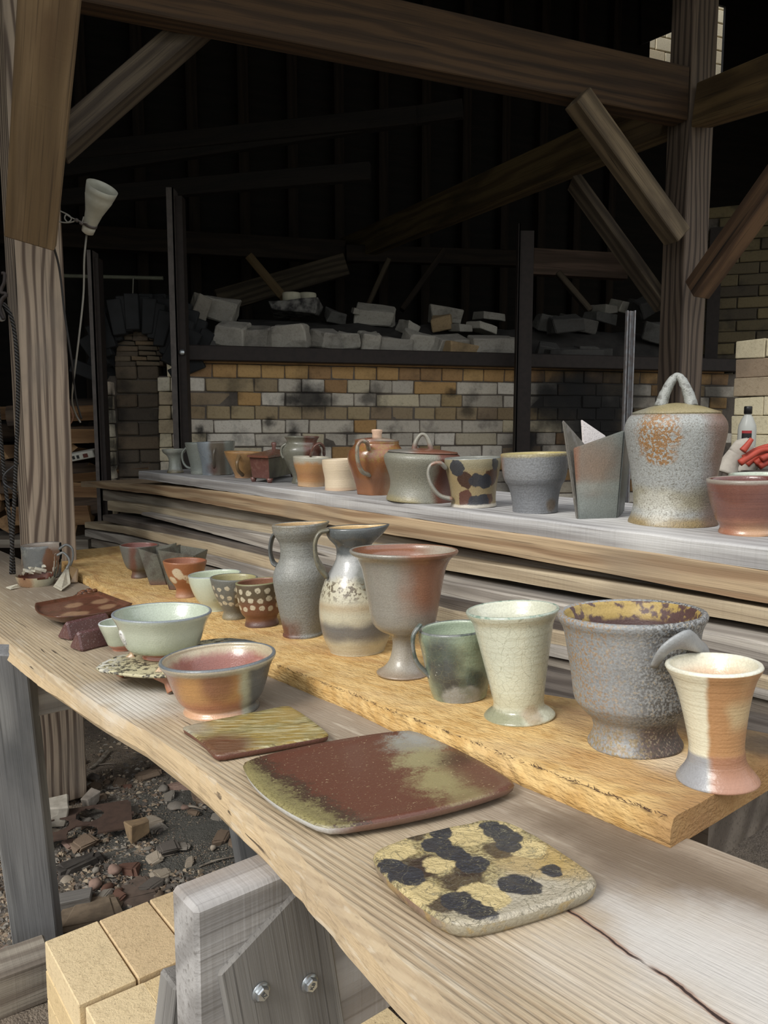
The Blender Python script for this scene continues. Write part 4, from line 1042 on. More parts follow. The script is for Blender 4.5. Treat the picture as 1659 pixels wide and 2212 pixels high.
# spotted cups
def spots(rows, r, seedz=0, rr=.0075, n=9, phase=0, R_=.045):
    out = []
    for k, z in enumerate(rows):
        for i in range(n):
            a = -math.pi / 2 + (i - n / 2 + .5 + (.15 * ((k * 7 + i * 3) % 3) - .15)) * .42 + phase
            rad = r(z); out.append(((206, 194, 164), ('blob', (rad * math.cos(a), rad * math.sin(a), z + .002 * ((i * 5 + k) % 3 - 1)), rr, .001, .007, 150, (1, 1, 1.15)), ('n', 330, .34, .4), .9))
    return out
def profr(pr): return lambda z: interp([p[1] for p in pr], [p[0] for p in pr], z)
def quick_pr(surf, base, top, prof):
    M, B, n = pot_frame(surf, base[0], base[1], top[0], top[1]); pr = [(ring_r(B, base[2]), 0.0)]
    for py, hw in prof: h = axis_h(B, n, py); pr.append((ring_r(B + n * h, hw), h))
    return profr(pr), pr[-1][1]
bF, tF, pF = (566, 1349, 37), (552, 1257), [(1345, 37), (1336, 34), (1329, 36), (1319, 43), (1300, 47.5), (1280, 50), (1265, 51), (1257, 51)]
rF, hF = quick_pr(surf_y, bF, tF, pF)
g_sp1 = clay('glaze_spotted_brown', (124, 78, 54), [((92, 84, 62), ('ax', (0, 0, 1), hF * .45, hF * .75, .02, 20), .85), ((86, 66, 64), ('ax', (0, 0, 1), hF * .22, 0), .8)] + spots([hF * .86, hF * .66, hF * .47], rF, rr=.0062), rough=.38, speck=.3, coat=.25)
pot('spotted_cup', 'brown cup with three rows of pale oval spots, beside the slim jug', 'cup', surf_y, bF, tF, pF, g_sp1, clay('glaze_spotted_inside', (140, 92, 66), [], .4, coat=.2), .005, rim=clay('glaze_olive_rim', (136, 132, 92), [], .4))
bE, tE, pE = (506, 1335, 26), (508, 1248), [(1331, 26), (1322, 23.5), (1314, 26), (1300, 34), (1282, 42), (1265, 48), (1248, 52)]
rE, hE = quick_pr(surf_y, bE, tE, pE)
g_sp2 = clay('glaze_spotted_grey', (112, 112, 104), [((130, 104, 58), ('blob', (.014, -.03, hE * .6), .016, .006, .012, 40, (1, 1, .5)), .9), ((150, 136, 100), ('ax', (0, 0, 1), hE * .32, .0), .7)] + spots([hE * .8, hE * .6, hE * .42], rE, rr=.0055, phase=-.25), rough=.4, speck=.35)
pot('spotted_cup', 'grey olive cup with small pale spots, left of the brown spotted cup', 'cup', surf_y, bE, tE, pE, g_sp2, clay('glaze_olive_inside', (158, 148, 98), [], .35, coat=.2), .005)
g_cel = clay('glaze_celadon_bowl', (196, 204, 180), [((158, 168, 146), ('v', 60, .30, .22), ('ax', (0, 0, 1), .045, .03), ('ax', (0, 0, 1), .02, .03), .5)], rough=.22, coat=.5, speck=.1)
g_celin = clay('glaze_celadon_bowl_in', (190, 200, 172), [], rough=.2, coat=.5)
pot('cup', 'pale green celadon cup standing between the white-patched orange cup and the grey spotted cup', 'cup', surf_y, (469, 1316, 30), (464, 1240), [(1313, 30), (1305, 33), (1290, 43), (1272, 51), (1255, 56), (1240, 58)], g_cel, g_celin, .004, rim=clay('glaze_bluegrey_rim', (150, 158, 158), [], .3))
bC, tC, pC = (400, 1289, 21.5), (405, 1212), [(1286, 21.5), (1280, 20), (1270, 20), (1262, 25), (1250, 34), (1235, 41), (1220, 46), (1212, 48)]
rC, hC = quick_pr(surf_y, bC, tC, pC)
g_shell = clay('glaze_shell_orange', (162, 100, 62), [((110, 70, 48), ('ax', (1, 0, 0), .012, .04, .02), .7), ((196, 154, 124), ('ax', (0, 0, 1), .02, .0, .01), .7),
    *[((214, 198, 166), ('blob', (rC(hC * zf) * math.sin(a), -rC(hC * zf) * math.cos(a), hC * zf), r_, .002, .008, 90), ('n', 300, .32, .4), .95) for a, zf, r_ in ((-.42, .74, .013), (-.30, .66, .010), (-.85, .52, .011), (.35, .5, .009), (.02, .62, .007))]], rough=.36, coat=.3, speck=.2)
pot('cup', 'orange-brown footed cup with large white shell patches', 'cup', surf_y, bC, tC, pC, g_shell, clay('glaze_shell_inside', (156, 92, 60), [], .4), .0045)
g_far = clay('glaze_far_bowl', (112, 110, 102), [((122, 72, 58), ('ax', (1, 0, 0), -.004, -.016, .02, 30), ('ax', (1, 0, 0), -.034, -.02), .8), ((116, 84, 64), ('ax', (0, 0, 1), .03, .01, .02), .5)], rough=.42, speck=.4)
pot('cup', 'dark grey footed cup with a red inside, farthest on the yellow plank', 'cup', surf_y, (302, 1247, 19), (301, 1178), [(1244, 19), (1239, 17), (1232, 18), (1226, 27), (1215, 33), (1198, 38), (1185, 41.5), (1178, 43)], g_far, clay('glaze_far_inside', (132, 74, 62), [], .35, coat=.2), .0045)

# slab-built square vases: slabs with pointed corners, pinwheel plan
def slab_bm(pts, th):
    """pts: outline in local metres; extruded across their normal both ways"""
    bm = bmesh.new(); c = sum((Vector(p) for p in pts), Vector()) / len(pts)
    nn = (Vector(pts[1]) - Vector(pts[0])).cross(Vector(pts[2]) - Vector(pts[0])).normalized() * th / 2
    a = [bm.verts.new(Vector(p) + nn) for p in pts]; b = [bm.verts.new(Vector(p) - nn) for p in pts]
    bm.faces.new(a); bm.faces.new(b[::-1])
    for i in range(len(pts)): bm.faces.new((a[i], b[i], b[(i+1) % len(pts)], a[(i+1) % len(pts)]))
    bmesh.ops.recalc_face_normals(bm, faces=bm.faces)
    bmesh.ops.bevel(bm, geom=list(bm.edges), offset=th * .3, segments=2, affect='EDGES'); return bm
g_slab = clay('glaze_slab_olive', (104, 102, 88), [((72, 56, 44), ('n', 24, .46, .6), .6), ((128, 84, 66), ('ax', (0, 0, 1), .02, .0, .02), .7)], rough=.42, speck=.5)
def slab_vase(label, px_panels, surf, base, mat, th=.0045, inner=None, group=None, flat=False):
    B = hit(base[0], base[1], surf); M = Matrix.Translation(B); root = empty('slab_vase', M, label, 'vase', group)
    for i, (pp, mt) in enumerate(px_panels):
        P = [M.inverted() @ on_y(x, y, B.y + dy) for x, y, dy in pp]
        add('slab_panel', slab_bm(P, th), mt or mat, parent=root, M=Matrix())
    return root
slab_vase('dark grey slab-built vase with flaring corners, beside the far footed cup', [
    ([(298, 1184, 0), (340, 1198, .0), (361, 1264, .0), (325, 1264, -.005)], None),
    ([(340, 1198, 0), (381, 1172, .07), (378, 1258, .06), (361, 1266, 0)], None),
    ([(298, 1184, 0), (336, 1180, .075), (345, 1258, .06), (325, 1264, 0)], None),
    ([(336, 1182, .07), (381, 1173, .072), (378, 1258, .06), (345, 1258, .06)], None)], surf_y, (345, 1263), g_slab)
slab_vase('second dark slab-built vase, its corners showing above the orange shell cup', [
    ([(341, 1188, 0), (420, 1200, .0), (405, 1272, .0), (368, 1274, 0)], None),
    ([(420, 1200, 0), (448, 1186, .06), (432, 1262, .05), (405, 1272, 0)], None),
    ([(341, 1188, 0), (390, 1176, .08), (388, 1262, .05), (366, 1274, 0)], None),
    ([(390, 1178, .07), (447, 1187, .06), (432, 1262, .05), (388, 1262, .06)], None)], surf_y, (385, 1274), g_slab)

# ------ front plank
g_bowl = clay('glaze_bowl_orange', (196, 142, 82), [
    ((150, 92, 66), ('ax', (1, 0, 0), -.046, -.07, .02), .8), ((136, 84, 62), ('blob', (-.0, -.075, .06), .026, .014, .03, 20, (1, 1, .7)), .8),
    ((190, 116, 84), ('ax', (0, 0, 1), .036, .016, .01), .8),
    ((178, 178, 150), ('ax', (1, 0, 0), .022, .034, .012, 40), .95), ((88, 92, 94), ('ax', (1, 0, 0), .034, .048, .016, 40), .95),
    ((216, 170, 130), ('ax', (0, 0, 1), .018, .008), ('ax', (1, 0, 0), .03, .02), .8),
    ((186, 182, 160), ('ax', (0, 0, 1), .066, .073, .005, 60), .75)], rough=.27, speck=.15, coat=.4, rings=200)
g_bowlin = clay('glaze_bowl_pink', (160, 100, 86), [((190, 178, 144), ('ax', (0, 0, 1), .060, .074, .014, 70), .9)], rough=.25, coat=.5)
pot('bowl', 'wide footed bowl, orange turning to slate on its right side, with a pink inside', 'bowl', surf_f, (479, 1530, 83), (471, 1419),
    [(1526, 82), (1521, 78), (1516, 77), (1510, 84), (1500, 92), (1480, 101), (1460, 108), (1445, 113), (1432, 120), (1424, 126), (1419, 127)], g_bowl, g_bowlin, .006, rim=clay('glaze_bowl_rim', (112, 118, 122), [], .3, coat=.3), depth_in=.022)
# footed oblong platter carrying the celadon bowl
def outline_px(pts, surf, off): return [hit(x, y, surf, off) for x, y in pts]
g_plt = clay('glaze_platter_bark', (196, 186, 146), [((52, 46, 40), ('n', 130, .50, .56), ('n', 20, .40, .48), .9), ((226, 224, 214), ('ax', (1, 0, 0), -.06, -.12, .06, 30), ('n', 90, .45, .52), .9), ((96, 104, 108), ('ax', (1, 0, 0), .05, .09, .02), .85)], rough=.4, speck=.3, grit=1.2)
LIFT = .036
pc_ = hit(372, 1418, surf_f, LIFT)
sl0 = slope(ts(pc_)[0]); nrm = Vector((-sl0 * D.x, -sl0 * D.y, 1)).normalized(); QF = Vector((0, 0, 1)).rotation_difference(nrm).to_matrix().to_4x4()
MPt = Matrix.Translation(pc_ - nrm * LIFT) @ QF
plt = empty('footed_platter', MPt, 'oblong bark-textured white and cream platter on feet, under the celadon bowl', 'platter')
opl = [(206, 1441), (222, 1428), (262, 1413), (330, 1400), (440, 1381), (500, 1377), (545, 1382), (566, 1395), (520, 1420), (440, 1450), (360, 1458), (300, 1458), (250, 1452), (215, 1446)]
oo = [MPt.inverted() @ hit(x, y, surf_f, LIFT) for x, y in opl]
oo = crom(oo + [oo[0]], 5)[:-1]
def slab_from_outline(oo, zt, th, dish=0.0, lipw=.0, und=.92, noise_amp=.0, rings=(1, .97, .9, .75, .5, .25)):
    c = sum(oo, Vector()) / len(oo); bm = bmesh.new(); R_ = []
    for k, f in enumerate([und, .985] + list(rings)):
        rg = []
        for p in oo:
            q = c + (p - c) * f
            if k == 0: z = zt - th
            elif k == 1: z = zt - th * .75
            elif f == 1: z = zt - th * .25
            else: z = zt - (dish * (1 - min((1 - f) / .2, 1)) * -1 if 0 else dish * min((1 - f) / .12, 1)) + noise_amp * noise.noise(Vector((q.x * 60, q.y * 60, 0)))
            rg.append(bm.verts.new((q.x, q.y, z)))
        R_.append(rg)
    for A, B_ in zip(R_, R_[1:]):
        for j in range(len(oo)):
            bm.faces.new((A[j], A[(j+1) % len(oo)], B_[(j+1) % len(oo)], B_[j])).smooth = True
    t = bm.verts.new((c.x, c.y, zt - dish + noise_amp * .3)); b = bm.verts.new((c.x, c.y, zt - th))
    for j in range(len(oo)):
        bm.faces.new((R_[-1][j], R_[-1][(j+1) % len(oo)], t)).smooth = True; bm.faces.new((R_[0][(j+1) % len(oo)], R_[0][j], b))
    return bm
add('slab_top', slab_from_outline(oo, LIFT, .007, .001, noise_amp=.001), g_plt, parent=plt, M=Matrix())
m_oft = clay('glaze_orange_foot', (176, 112, 76), [((196, 168, 128), ('ax', (0, 0, 1), .022, .034), .8)], .4, coat=.2)
for px, py, dx in ((370, 1500, 1), (258, 1466, -1), (500, 1440, 1), (300, 1432, -1)):
    b = MPt.inverted() @ hit(px, py, surf_f, 0); b.z = 0
    P = [Vector((b.x, b.y, .004)), Vector((b.x - dx * .004, b.y + .003, .012)), Vector((b.x - dx * .009, b.y + .008, .022)), Vector((b.x - dx * .024, b.y + .016, .0315))]
    add('foot', sweep_bm(P, .009, .006, side=(0, 1, .1), taper=(.8, .7, 1.5)), m_oft, parent=plt, M=Matrix(), smooth=True)
g_cb = clay('glaze_celadon_large', (196, 202, 178), [((198, 194, 164), ('ax', (1, 0, 0), .05, .085), .5), ((150, 160, 128), ('ax', (0, 0, 1), .05, .02, .02), .4), ((150, 160, 162), ('ax', (0, 0, 1), .071, .078, .003), .7), ((96, 104, 102), ('blob', (.07, -.02, .03), .018, .006, .01), .6),
   ((192, 116, 88), ('ax', (0, 0, 1), .014, .009, .004, 60), ('ax', (1, 0, 0), .012, .0), .95)], rough=.2, coat=.6, speck=.12)
g_cbin = clay('glaze_celadon_large_in', (186, 196, 174), [((168, 178, 160), ('ax', (1, 0, 0), .0, -.05), .5)], rough=.18, coat=.6)
lift_p = lambda t: surf_f(t) + LIFT
ro, M, B, n, pr = pot('bowl', 'large pale green celadon bowl with a white seal, standing on the footed platter', 'bowl', lift_p, (352, 1417, 45), (370, 1323),
    [(1413, 44), (1408, 44), (1404, 56), (1397, 74), (1385, 83), (1365, 90), (1350, 95), (1338, 101), (1328, 107), (1323, 109)], g_cb, g_cbin, .005, rim=clay('glaze_blue_rim', (136, 144, 150), [], .3, coat=.3), depth_in=.02, parts=True)
# white seal on the side
p = lp(M, B, 287, 1377, -.03); ang = math.atan2(p.y, p.x); rr2 = profr(pr)(p.z) ; pp = Vector((math.cos(ang) * rr2, math.sin(ang) * rr2, p.z))
bm = lathe_bm([(0, .002), (.008, .0018), (.0105, 0), (.0105, -.003)], 20); bmesh.ops.scale(bm, vec=(1, 1.5, 1), verts=bm.verts)
sl_o = add('seal', bm, clay('glaze_white_seal', (222, 220, 212), [((60, 52, 50), ('n', 300, .6, .64), .9)], .35), parent=ro, M=frame(pp, (-math.sin(ang), math.cos(ang), 0), (math.cos(ang), math.sin(ang), -.4)))
pot('cup', 'small pale green celadon cup tucked behind the left side of the celadon bowl', 'cup', surf_f, (272, 1400, 29), (263, 1342), [(1397, 30), (1388, 38), (1370, 45), (1355, 51), (1346, 54), (1342, 55)], g_cb, g_cbin, .004, rim=clay('glaze_white_rim', (206, 212, 212), [], .3, coat=.3))

# plates lying on the front plank
def plate(name, label, corners, bulge, th, off, mat, surf, edge_mat=None, rnd=.12, dish=.002, namp=0.0, nseg=14, cat='plate'):
    """corners in pixels (on the plate's top), bulge per side in fraction of side length"""
    P = [hit(x, y, surf, off) for x, y in corners]; c = sum(P, Vector()) / 4
    s_ = slope(ts(c)[0]); nrm = Vector((-s_ * D.x, -s_ * D.y, 1)).normalized()
    M = Matrix.Translation(c - nrm * off) @ Vector((0, 0, 1)).rotation_difference(nrm).to_matrix().to_4x4()
    L = [M.inverted() @ p for p in P]
    for v in L: v.z = 0
    cc = sum(L, Vector()) / 4; out = []
    for i in range(4):
        a, b = L[i], L[(i+1) % 4]; m = (a + b) / 2; o = (m - cc); o.normalize(); o *= bulge[i] * (b - a).length
        for k in range(nseg):
            t = k / nseg; out.append(a * (1 - t) + b * t + o * 4 * t * (1 - t))
    nN = len(out)
    for _ in range(int(rnd * 20)):
        out = [(out[i - 1] + out[i] * 2 + out[(i+1) % nN]) / 4 if min(i % nseg, nseg - i % nseg) <= 2 else out[i] for i in range(nN)]
    bm = slab_from_outline(out, off, th, dish, noise_amp=namp, und=.95)
    mats = [mat, edge_mat or mat]
    o = add(name, bm, mats, M=M, smooth=False)
    for p in o.data.polygons:
        p.use_smooth = True
        if p.index < 2 * nN: p.material_index = 1
    tag(o, label, cat); return o, M, L
def pm(corn, surf, off): 
    P = [hit(x, y, surf, off) for x, y in corn]; c = sum(P, Vector()) / 4
    s_ = slope(ts(c)[0]); nrm = Vector((-s_ * D.x, -s_ * D.y, 1)).normalized()
    return Matrix.Translation(c - nrm * off) @ Vector((0, 0, 1)).rotation_difference(nrm).to_matrix().to_4x4()
m_edge = clay('glaze_plate_edge_brown', (110, 66, 52), [], .45, grit=.8)
cU = [(389, 1568), (624, 1521), (715, 1587), (464, 1632)]; MU = pm(cU, surf_f, .011)
QU = lambda x, y: tuple(MU.inverted() @ hit(x, y, surf_f, .011))
def streak_mat():
    g = G('glaze_leaf_tile'); a = QU(430, 1560); b = QU(650, 1530); d = Vector((b[0] - a[0], b[1] - a[1], 0)).normalized()
    m = g.n('ShaderNodeMapping'); g.L(g.P, m.inputs[0]); m.inputs['Rotation'].default_value = (0, 0, -math.atan2(d.y, d.x) + .35)
    m2 = g.n('ShaderNodeMapping'); g.L(m.outputs[0], m2.inputs[0]); m2.inputs['Scale'].default_value = (30, 330, 50)
    nz = g.n('ShaderNodeTexNoise'); g.L(m2.outputs[0], nz.inputs['Vector']); nz.inputs['Scale'].default_value = 1; nz.inputs['Detail'].default_value = 3; nz.inputs['Distortion'].default_value = .6
    s = nz.outputs['Fac']
    col = g.mix(g.mr(g.noise(26, 4), .4, .62), lin((140, 128, 78)), lin((150, 124, 54)))
    col = g.mix(g.mr(s, .5, .62, 0, .75), col, lin((186, 176, 134))); col = g.mix(g.mr(s, .44, .34, 0, .6), col, lin((70, 58, 38)))
    q = QU(470, 1615); q2 = QU(700, 1588); q3 = QU(405, 1572); q4 = QU(640, 1535)
    col = g.layers(col, [((98, 52, 38), ('blob', q, .045, .02, .03, 30), .85), ((150, 146, 134), ('blob', q3, .03, .02, .02, 30), .7), ((160, 128, 60), ('blob', q4, .03, .02, .03, 30), .6)])
    return g.fin(col, .4, g.math('ADD', s, g.math('MULTIPLY', g.noise(300, 3), .4)), .8, .003, .15)
plate('textured_plate', 'small square leaf-textured olive plate with a red-brown corner, in front of the orange bowl', cU, (.0, .02, .0, -.03), .010, .011, streak_mat(), surf_f, m_edge, .06, .0015, .0006)
cV = [(521, 1640), (888, 1572), (1121, 1692), (704, 1788)]; MV = pm(cV, surf_f, .016)
QV = lambda x, y: tuple(MV.inverted() @ hit(x, y, surf_f, .016))
def flash_mat():
    g = G('glaze_large_plate')
    nz = g.noise(420, 3); nb = g.noise(60, 4)
    a = QV(560, 1640); b = QV(800, 1790); d = Vector((b[0] - a[0], b[1] - a[1], 0)).normalized(); nr = Vector((-d.y, d.x, 0))
    pc1 = QV(700, 1690); pc2 = QV(850, 1650)
    base = lin((98, 56, 41)); col = base
    L = []
    # olive ash along the near-left side
    e0 = nr.dot(Vector(QV(610, 1655))); e1 = nr.dot(Vector(QV(600, 1712)))
    sgn = 1 if e1 > e0 else -1
    v = g.dot(tuple(nr * sgn)); v = g.math('ADD', v, g.math('MULTIPLY', g.math('SUBTRACT', nb, .5), .05)); v = g.math('ADD', v, g.math('MULTIPLY', g.math('SUBTRACT', nz, .5), .05))
    m0 = sgn * e0; m1 = sgn * e1
    dk = g.mr(v, m0 - .004, m0 + .012); col = g.mix(g.math('MULTIPLY', dk, .8), col, lin((60, 48, 38)))
    ol = g.mr(v, m0 + .012, m0 + .035); col = g.mix(ol, col, lin((138, 128, 80)))
    col = g.mix(g.math('MULTIPLY', ol, g.mr(nz, .5, .62, 0, .7)), col, lin((84, 74, 44)))
    for (x, y, r, so, c, a_, sc) in [(900, 1600, .036, .016, (140, 138, 124), .9, (1, 1, 1)), (915, 1635, .032, .016, (146, 138, 96), .9, (1, 1, 1)), (955, 1680, .032, .018, (148, 138, 92), .85, (1, 1, 1)), (1000, 1712, .024, .015, (140, 128, 84), .7, (1, 1, 1)),
                                  (1005, 1635, .026, .018, (70, 46, 36), .9, (1, 1, 1)), (1060, 1665, .036, .02, (100, 62, 48), .9, (1, 1, 1)), (910, 1582, .03, .012, (140, 142, 138), .8, (1, 1, 1))]:
        v = g.dist(QV(x, y)); v = g.math('ADD', v, g.math('MULTIPLY', g.math('SUBTRACT', nb, .5), .05)); v = g.math('ADD', v, g.math('MULTIPLY', g.math('SUBTRACT', nz, .5), .05))
        col = g.mix(g.math('MULTIPLY', g.mr(v, r + so, r - so), a_), col, lin(c))
    col = g.mix(g.mr(nz, .64, .7, 0, .55), col, lin((196, 176, 130)))
    return g.fin(col, .38, nz, .45, .0014, .12)
g_rimw = clay('glaze_large_plate_edge', (116, 82, 66), [((196, 196, 190), ('ax', (1, .4, 0), -.06, -.11, .02), .9)], .35, coat=.3)
plate('square_platter', 'large square platter with bowed sides, red-brown flashed with olive and grey ash', cV, (.055, .04, .055, .075), .012, .016, flash_mat(), surf_f, g_rimw, .05, .003)
cW = [(792, 1836), (1080, 1762), (1308, 1903), (985, 2003)]; MWt = pm(cW, surf_f, .014)
QW = lambda x, y: tuple(MWt.inverted() @ hit(x, y, surf_f, .014))
def patch_mat():
    g = G('glaze_patch_plate')
    nz = g.noise(340, 4); nb = g.noise(90, 4); st_ = g.noise(50, 6, dist=1.2)
    col = g.mix(g.mr(nb, .35, .65), lin((160, 142, 92)), lin((176, 160, 112)))
    col = g.mix(g.mr(nz, .45, .62, 0, .7), col, lin((92, 74, 46)))
    def bl(x, y, r, c, a=1.0, so=.0016, am=.012, sc=None):
        nonlocal col
        v = g.dist(QW(x, y), sc=sc); v = g.math('ADD', v, g.math('MULTIPLY', g.math('SUBTRACT', nb, .5), am))
        col = g.mix(g.math('MULTIPLY', g.mr(v, r + so, r - so), a), col, lin(c))
    DK = (58, 42, 34); BL_ = (50, 50, 56); YL = (196, 174, 118); GR = (168, 158, 136)
    for x, y, r in [(1230, 1920, .05), (1150, 1960, .045), (1070, 1975, .04), (1250, 1880, .04), (1180, 1870, .035)]: bl(x, y, r, GR, .8, .012, .03)
    for x, y, r in [(1150, 1850, .03), (1200, 1850, .02), (1230, 1870, .02)]: bl(x, y, r, (170, 140, 78), .7, .01, .02)
    for x, y, r in [(890, 1800, .012), (900, 1870, .02), (1010, 1870, .016), (1000, 1900, .018), (955, 1945, .013), (1060, 1790, .012), (930, 1862, .016), (1080, 1830, .015)]: bl(x, y, r, DK, .85, .003, .02)
    for x, y, r in [(1010, 1798, .021), (950, 1862, .014), (1040, 1935, .022), (905, 1925, .018), (845, 1830, .021), (1140, 1830, .016), (1100, 1775, .018)]: bl(x, y, r, YL, .95, .0015, .014)
    for x, y, r in [(955, 1795, .011), (942, 1820, .014), (975, 1838, .013), (1020, 1862, .0145), (1000, 1848, .010), (1075, 1792, .014), (1095, 1806, .014), (1100, 1822, .012), (1060, 1782, .010), (846, 1868, .013), (875, 1885, .015), (893, 1894, .010), (1115, 1905, .015), (1140, 1912, .012), (985, 1940, .013), (1010, 1953, .012), (1040, 1968, .011), (1060, 1972, .007), (1190, 1878, .009)]: bl(x, y, r, BL_, .97, .001, .010)
    ed = g.mr(g.math('ABSOLUTE', g.math('SUBTRACT', st_, .5)), .012, .0); col = g.mix(g.math('MULTIPLY', ed, .5), col, lin((206, 196, 160)))
    h = g.math('ADD', g.math('MULTIPLY', nb, 1.2), g.math('MULTIPLY', nz, .6)); h = g.math('ADD', h, g.math('MULTIPLY', ed, .5))
    return g.fin(col, .36, h, .9, .004, .25)
plate('textured_plate', 'thick square plate with blue-black patches on crusty yellow glaze, nearest the camera', cW, (.045, .03, .04, .05), .014, .014, patch_mat(), surf_f, clay('glaze_patch_edge', (156, 146, 122), [((120, 66, 50), ('ax', (1, .6, 0), -.075, -.095, .01), .9), ((170, 140, 78), ('n', 60, .5, .6), .6)], .4, grit=1), .2, .002, .0014)

# brown tray on feet with bowed corners
g_tray = clay('glaze_tray_brown', (110, 66, 46), [((78, 54, 36), ('n', 60, .48, .6), .5)], rough=.3, coat=.4, speck=.25)
ct = [(77, 1302), (214, 1277), (286, 1303), (127, 1332)]
LT = .034; Pt = [hit(x, y, surf_f, LT) for x, y in ct]; cT = sum(Pt, Vector()) / 4; MT = Matrix.Translation(Vector((cT.x, cT.y, surf_f(ts(cT)[0]))))
tray = empty('footed_tray', MT, 'shiny brown oblong tray with raised edges and pale ovals inside, behind the two wedge bars', 'tray')
Lc = [MT.inverted() @ p for p in Pt]; ccx = sum(Lc, Vector()) / 4; bm = bmesh.new()
QT = lambda x, y: tuple(MT.inverted() @ hit(x, y, surf_f, LT - .006))
g_trayin = clay('glaze_tray_inside', (116, 68, 50), [((84, 60, 38), ('n', 60, .5, .6), .5)] + [((176, 134, 98), ('blob', QT(x, y), .018, .005, .014, 40, (1, .62, 1)), .9) for x, y in ((160, 1304), (216, 1296), (150, 1322), (172, 1321), (232, 1306))], rough=.3, coat=.4, speck=.2)
outl = []
for i in range(4):
    a, b = Lc[i], Lc[(i+1) % 4]; m = (a + b) / 2 - ccx; m.normalize(); L_ = (b - a).length
    for k in range(10):
        t = k / 10; q = 4 * t * (1 - t); v = a * (1 - t) + b * t + m * q * (.03 if L_ > .2 else .10) * L_; v.z = a.z * (1 - t) + b.z * t - .004 * q; outl.append(v)
N_ = len(outl); R_ = []
for f, dz in ((.70, -.020), (.86, -.016), (.99, -.003), (1.0, .0), (.975, .0), (.93, -.006), (.80, -.010), (.4, -.010)):
    R_.append([bm.verts.new(ccx + Vector(((v - ccx).x * f, (v - ccx).y * f, (v.z - ccx.z) * (1 if f > .9 else .2) + dz))) for v in outl])
for ri, (A, B_) in enumerate(zip(R_, R_[1:])):
    for j in range(N_):
        fc = bm.faces.new((A[j], A[(j+1) % N_], B_[(j+1) % N_], B_[j])); fc.smooth = True; fc.material_index = 1 if ri >= 5 else 0
bm.faces.new(R_[-1]).material_index = 1; bm.faces.new(R_[0][::-1])
add('basin', bm, [g_tray, g_trayin], parent=tray, M=Matrix())
bt = [(130, 1343), (232, 1322), (262, 1330), (160, 1356)]
q = [MT.inverted() @ hit(x, y, surf_f, .001) for x, y in bt]; q2 = [Vector((v.x, v.y, .013)) for v in q]
cq = sum(q, Vector()) / 4; bm = bmesh.new(); a = [bm.verts.new(Vector((v.x, v.y, .0008))) for v in q]; b = [bm.verts.new(cq + (v - cq) * 1.08 + Vector((0, 0, .0))) for v in q2]
for v, w in zip(b, q2): v.co.z = .0145
for j in range(4): bm.faces.new((a[j], a[(j+1) % 4], b[(j+1) % 4], b[j]))
bm.faces.new(a[::-1]); bm.faces.new(b); bmesh.ops.bevel(bm, geom=list(bm.edges), offset=.002, segments=1, affect='EDGES')
add('foot_block', bm, g_tray, parent=tray, M=Matrix())
# wedge bars
g_bar = clay('glaze_wedge_purple', (104, 66, 64), [((150, 130, 130), ('n', 300, .56, .64), .5)], rough=.35, coat=.3, speck=.4, grit=1)
for i, (tl, bl_, tr, lb) in enumerate((((146, 1358), (154, 1386), (234, 1327), 'purple-brown wedge-shaped clay bar, the farther of two, by the brown tray'), ((171, 1376), (178, 1410), (236, 1358), 'purple-brown wedge-shaped clay bar, the nearer of two, by the small celadon cup'))):
    a = hit(bl_[0] - 6, bl_[1] - 2, surf_f, 0); e = hit(tr[0] + 4, tr[1] + 34, surf_f, 0); d = e - a; d.z = 0; L_ = min(d.length, .155)
    M = frame(a, d + Vector((0, 0, slope(ts(a)[0]) * d.normalized().dot(D) * d.length)))
    bm = bmesh.new(); hgt = .038; secs = []
    for x, s in ((0, .86), (.004, 1), (L_ - .004, 1), (L_, .86)):
        P = [(-.004, .0), (.036, .0), (.037, .004), (.014, hgt - .004), (.009, hgt), (.004, hgt - .004), (-.006, .004)]
        secs.append([bm.verts.new((x, .014 + (y - .014) * s, .015 + (z - .015) * s + (0 if s == 1 else 0))) for y, z in P])
    for A, B_ in zip(secs, secs[1:]):
        for j in range(7): bm.faces.new((A[j], A[(j+1) % 7], B_[(j+1) % 7], B_[j]))
    bm.faces.new(secs[0]); bm.faces.new(secs[-1][::-1])
    tag(add('wedge_bar', bm, g_bar, M=M), lb, 'clay bar')
# broken mug with shards
g_bm = clay('glaze_broken_mug', (120, 122, 120), [((156, 158, 148), ('n', 70, .5, .58), ('n', 16, .4, .55), .7), ((136, 90, 62), ('blob', (.03, -.05, .05), .03, .004, .01, 40, (1, 1, .6)), .95)], rough=.3, coat=.4, speck=.25)
g_bmin = clay('glaze_broken_inside', (132, 100, 78), [((196, 190, 176), ('ax', (0, 0, 1), .07, .09), .5)], .35, coat=.3)
m_frac = plain('broken_clay_edge', (222, 214, 198), .8, 0, .3, 120, .5)
ro, M, B, n, pr = pot('broken_mug', 'broken grey mug with its front wall missing, on the far left of the front plank', 'mug', surf_f, (95, 1247, 34), (87, 1178), [(1244, 36), (1235, 39), (1215, 42), (1195, 44), (1178, 45)], g_bm, g_bmin, .006, parts=True)
body = [c for c in ro.children][0]
bm = bmesh.new(); bm.from_mesh(body.data); hR = max(v.co.z for v in bm.verts)
kill = []
for f in bm.faces:
    c = f.calc_center_median(); a = math.degrees(math.atan2(c.y, c.x))
    lim = hR * (.35 + .014 * abs(a + 28) + .06 * noise.noise(c * 60))
    if -75 < a < 10 and c.z > lim: kill.append(f)
bmesh.ops.delete(bm, geom=kill, context='FACES'); bm.to_mesh(body.data); bm.free()
handle(ro, M, B, [(128, 1186), (142, 1177), (155, 1184), (158, 1202), (152, 1220), (142, 1232)], .004, .007, g_bm, dys=[.02, .02, .02, .02, .02, .02])
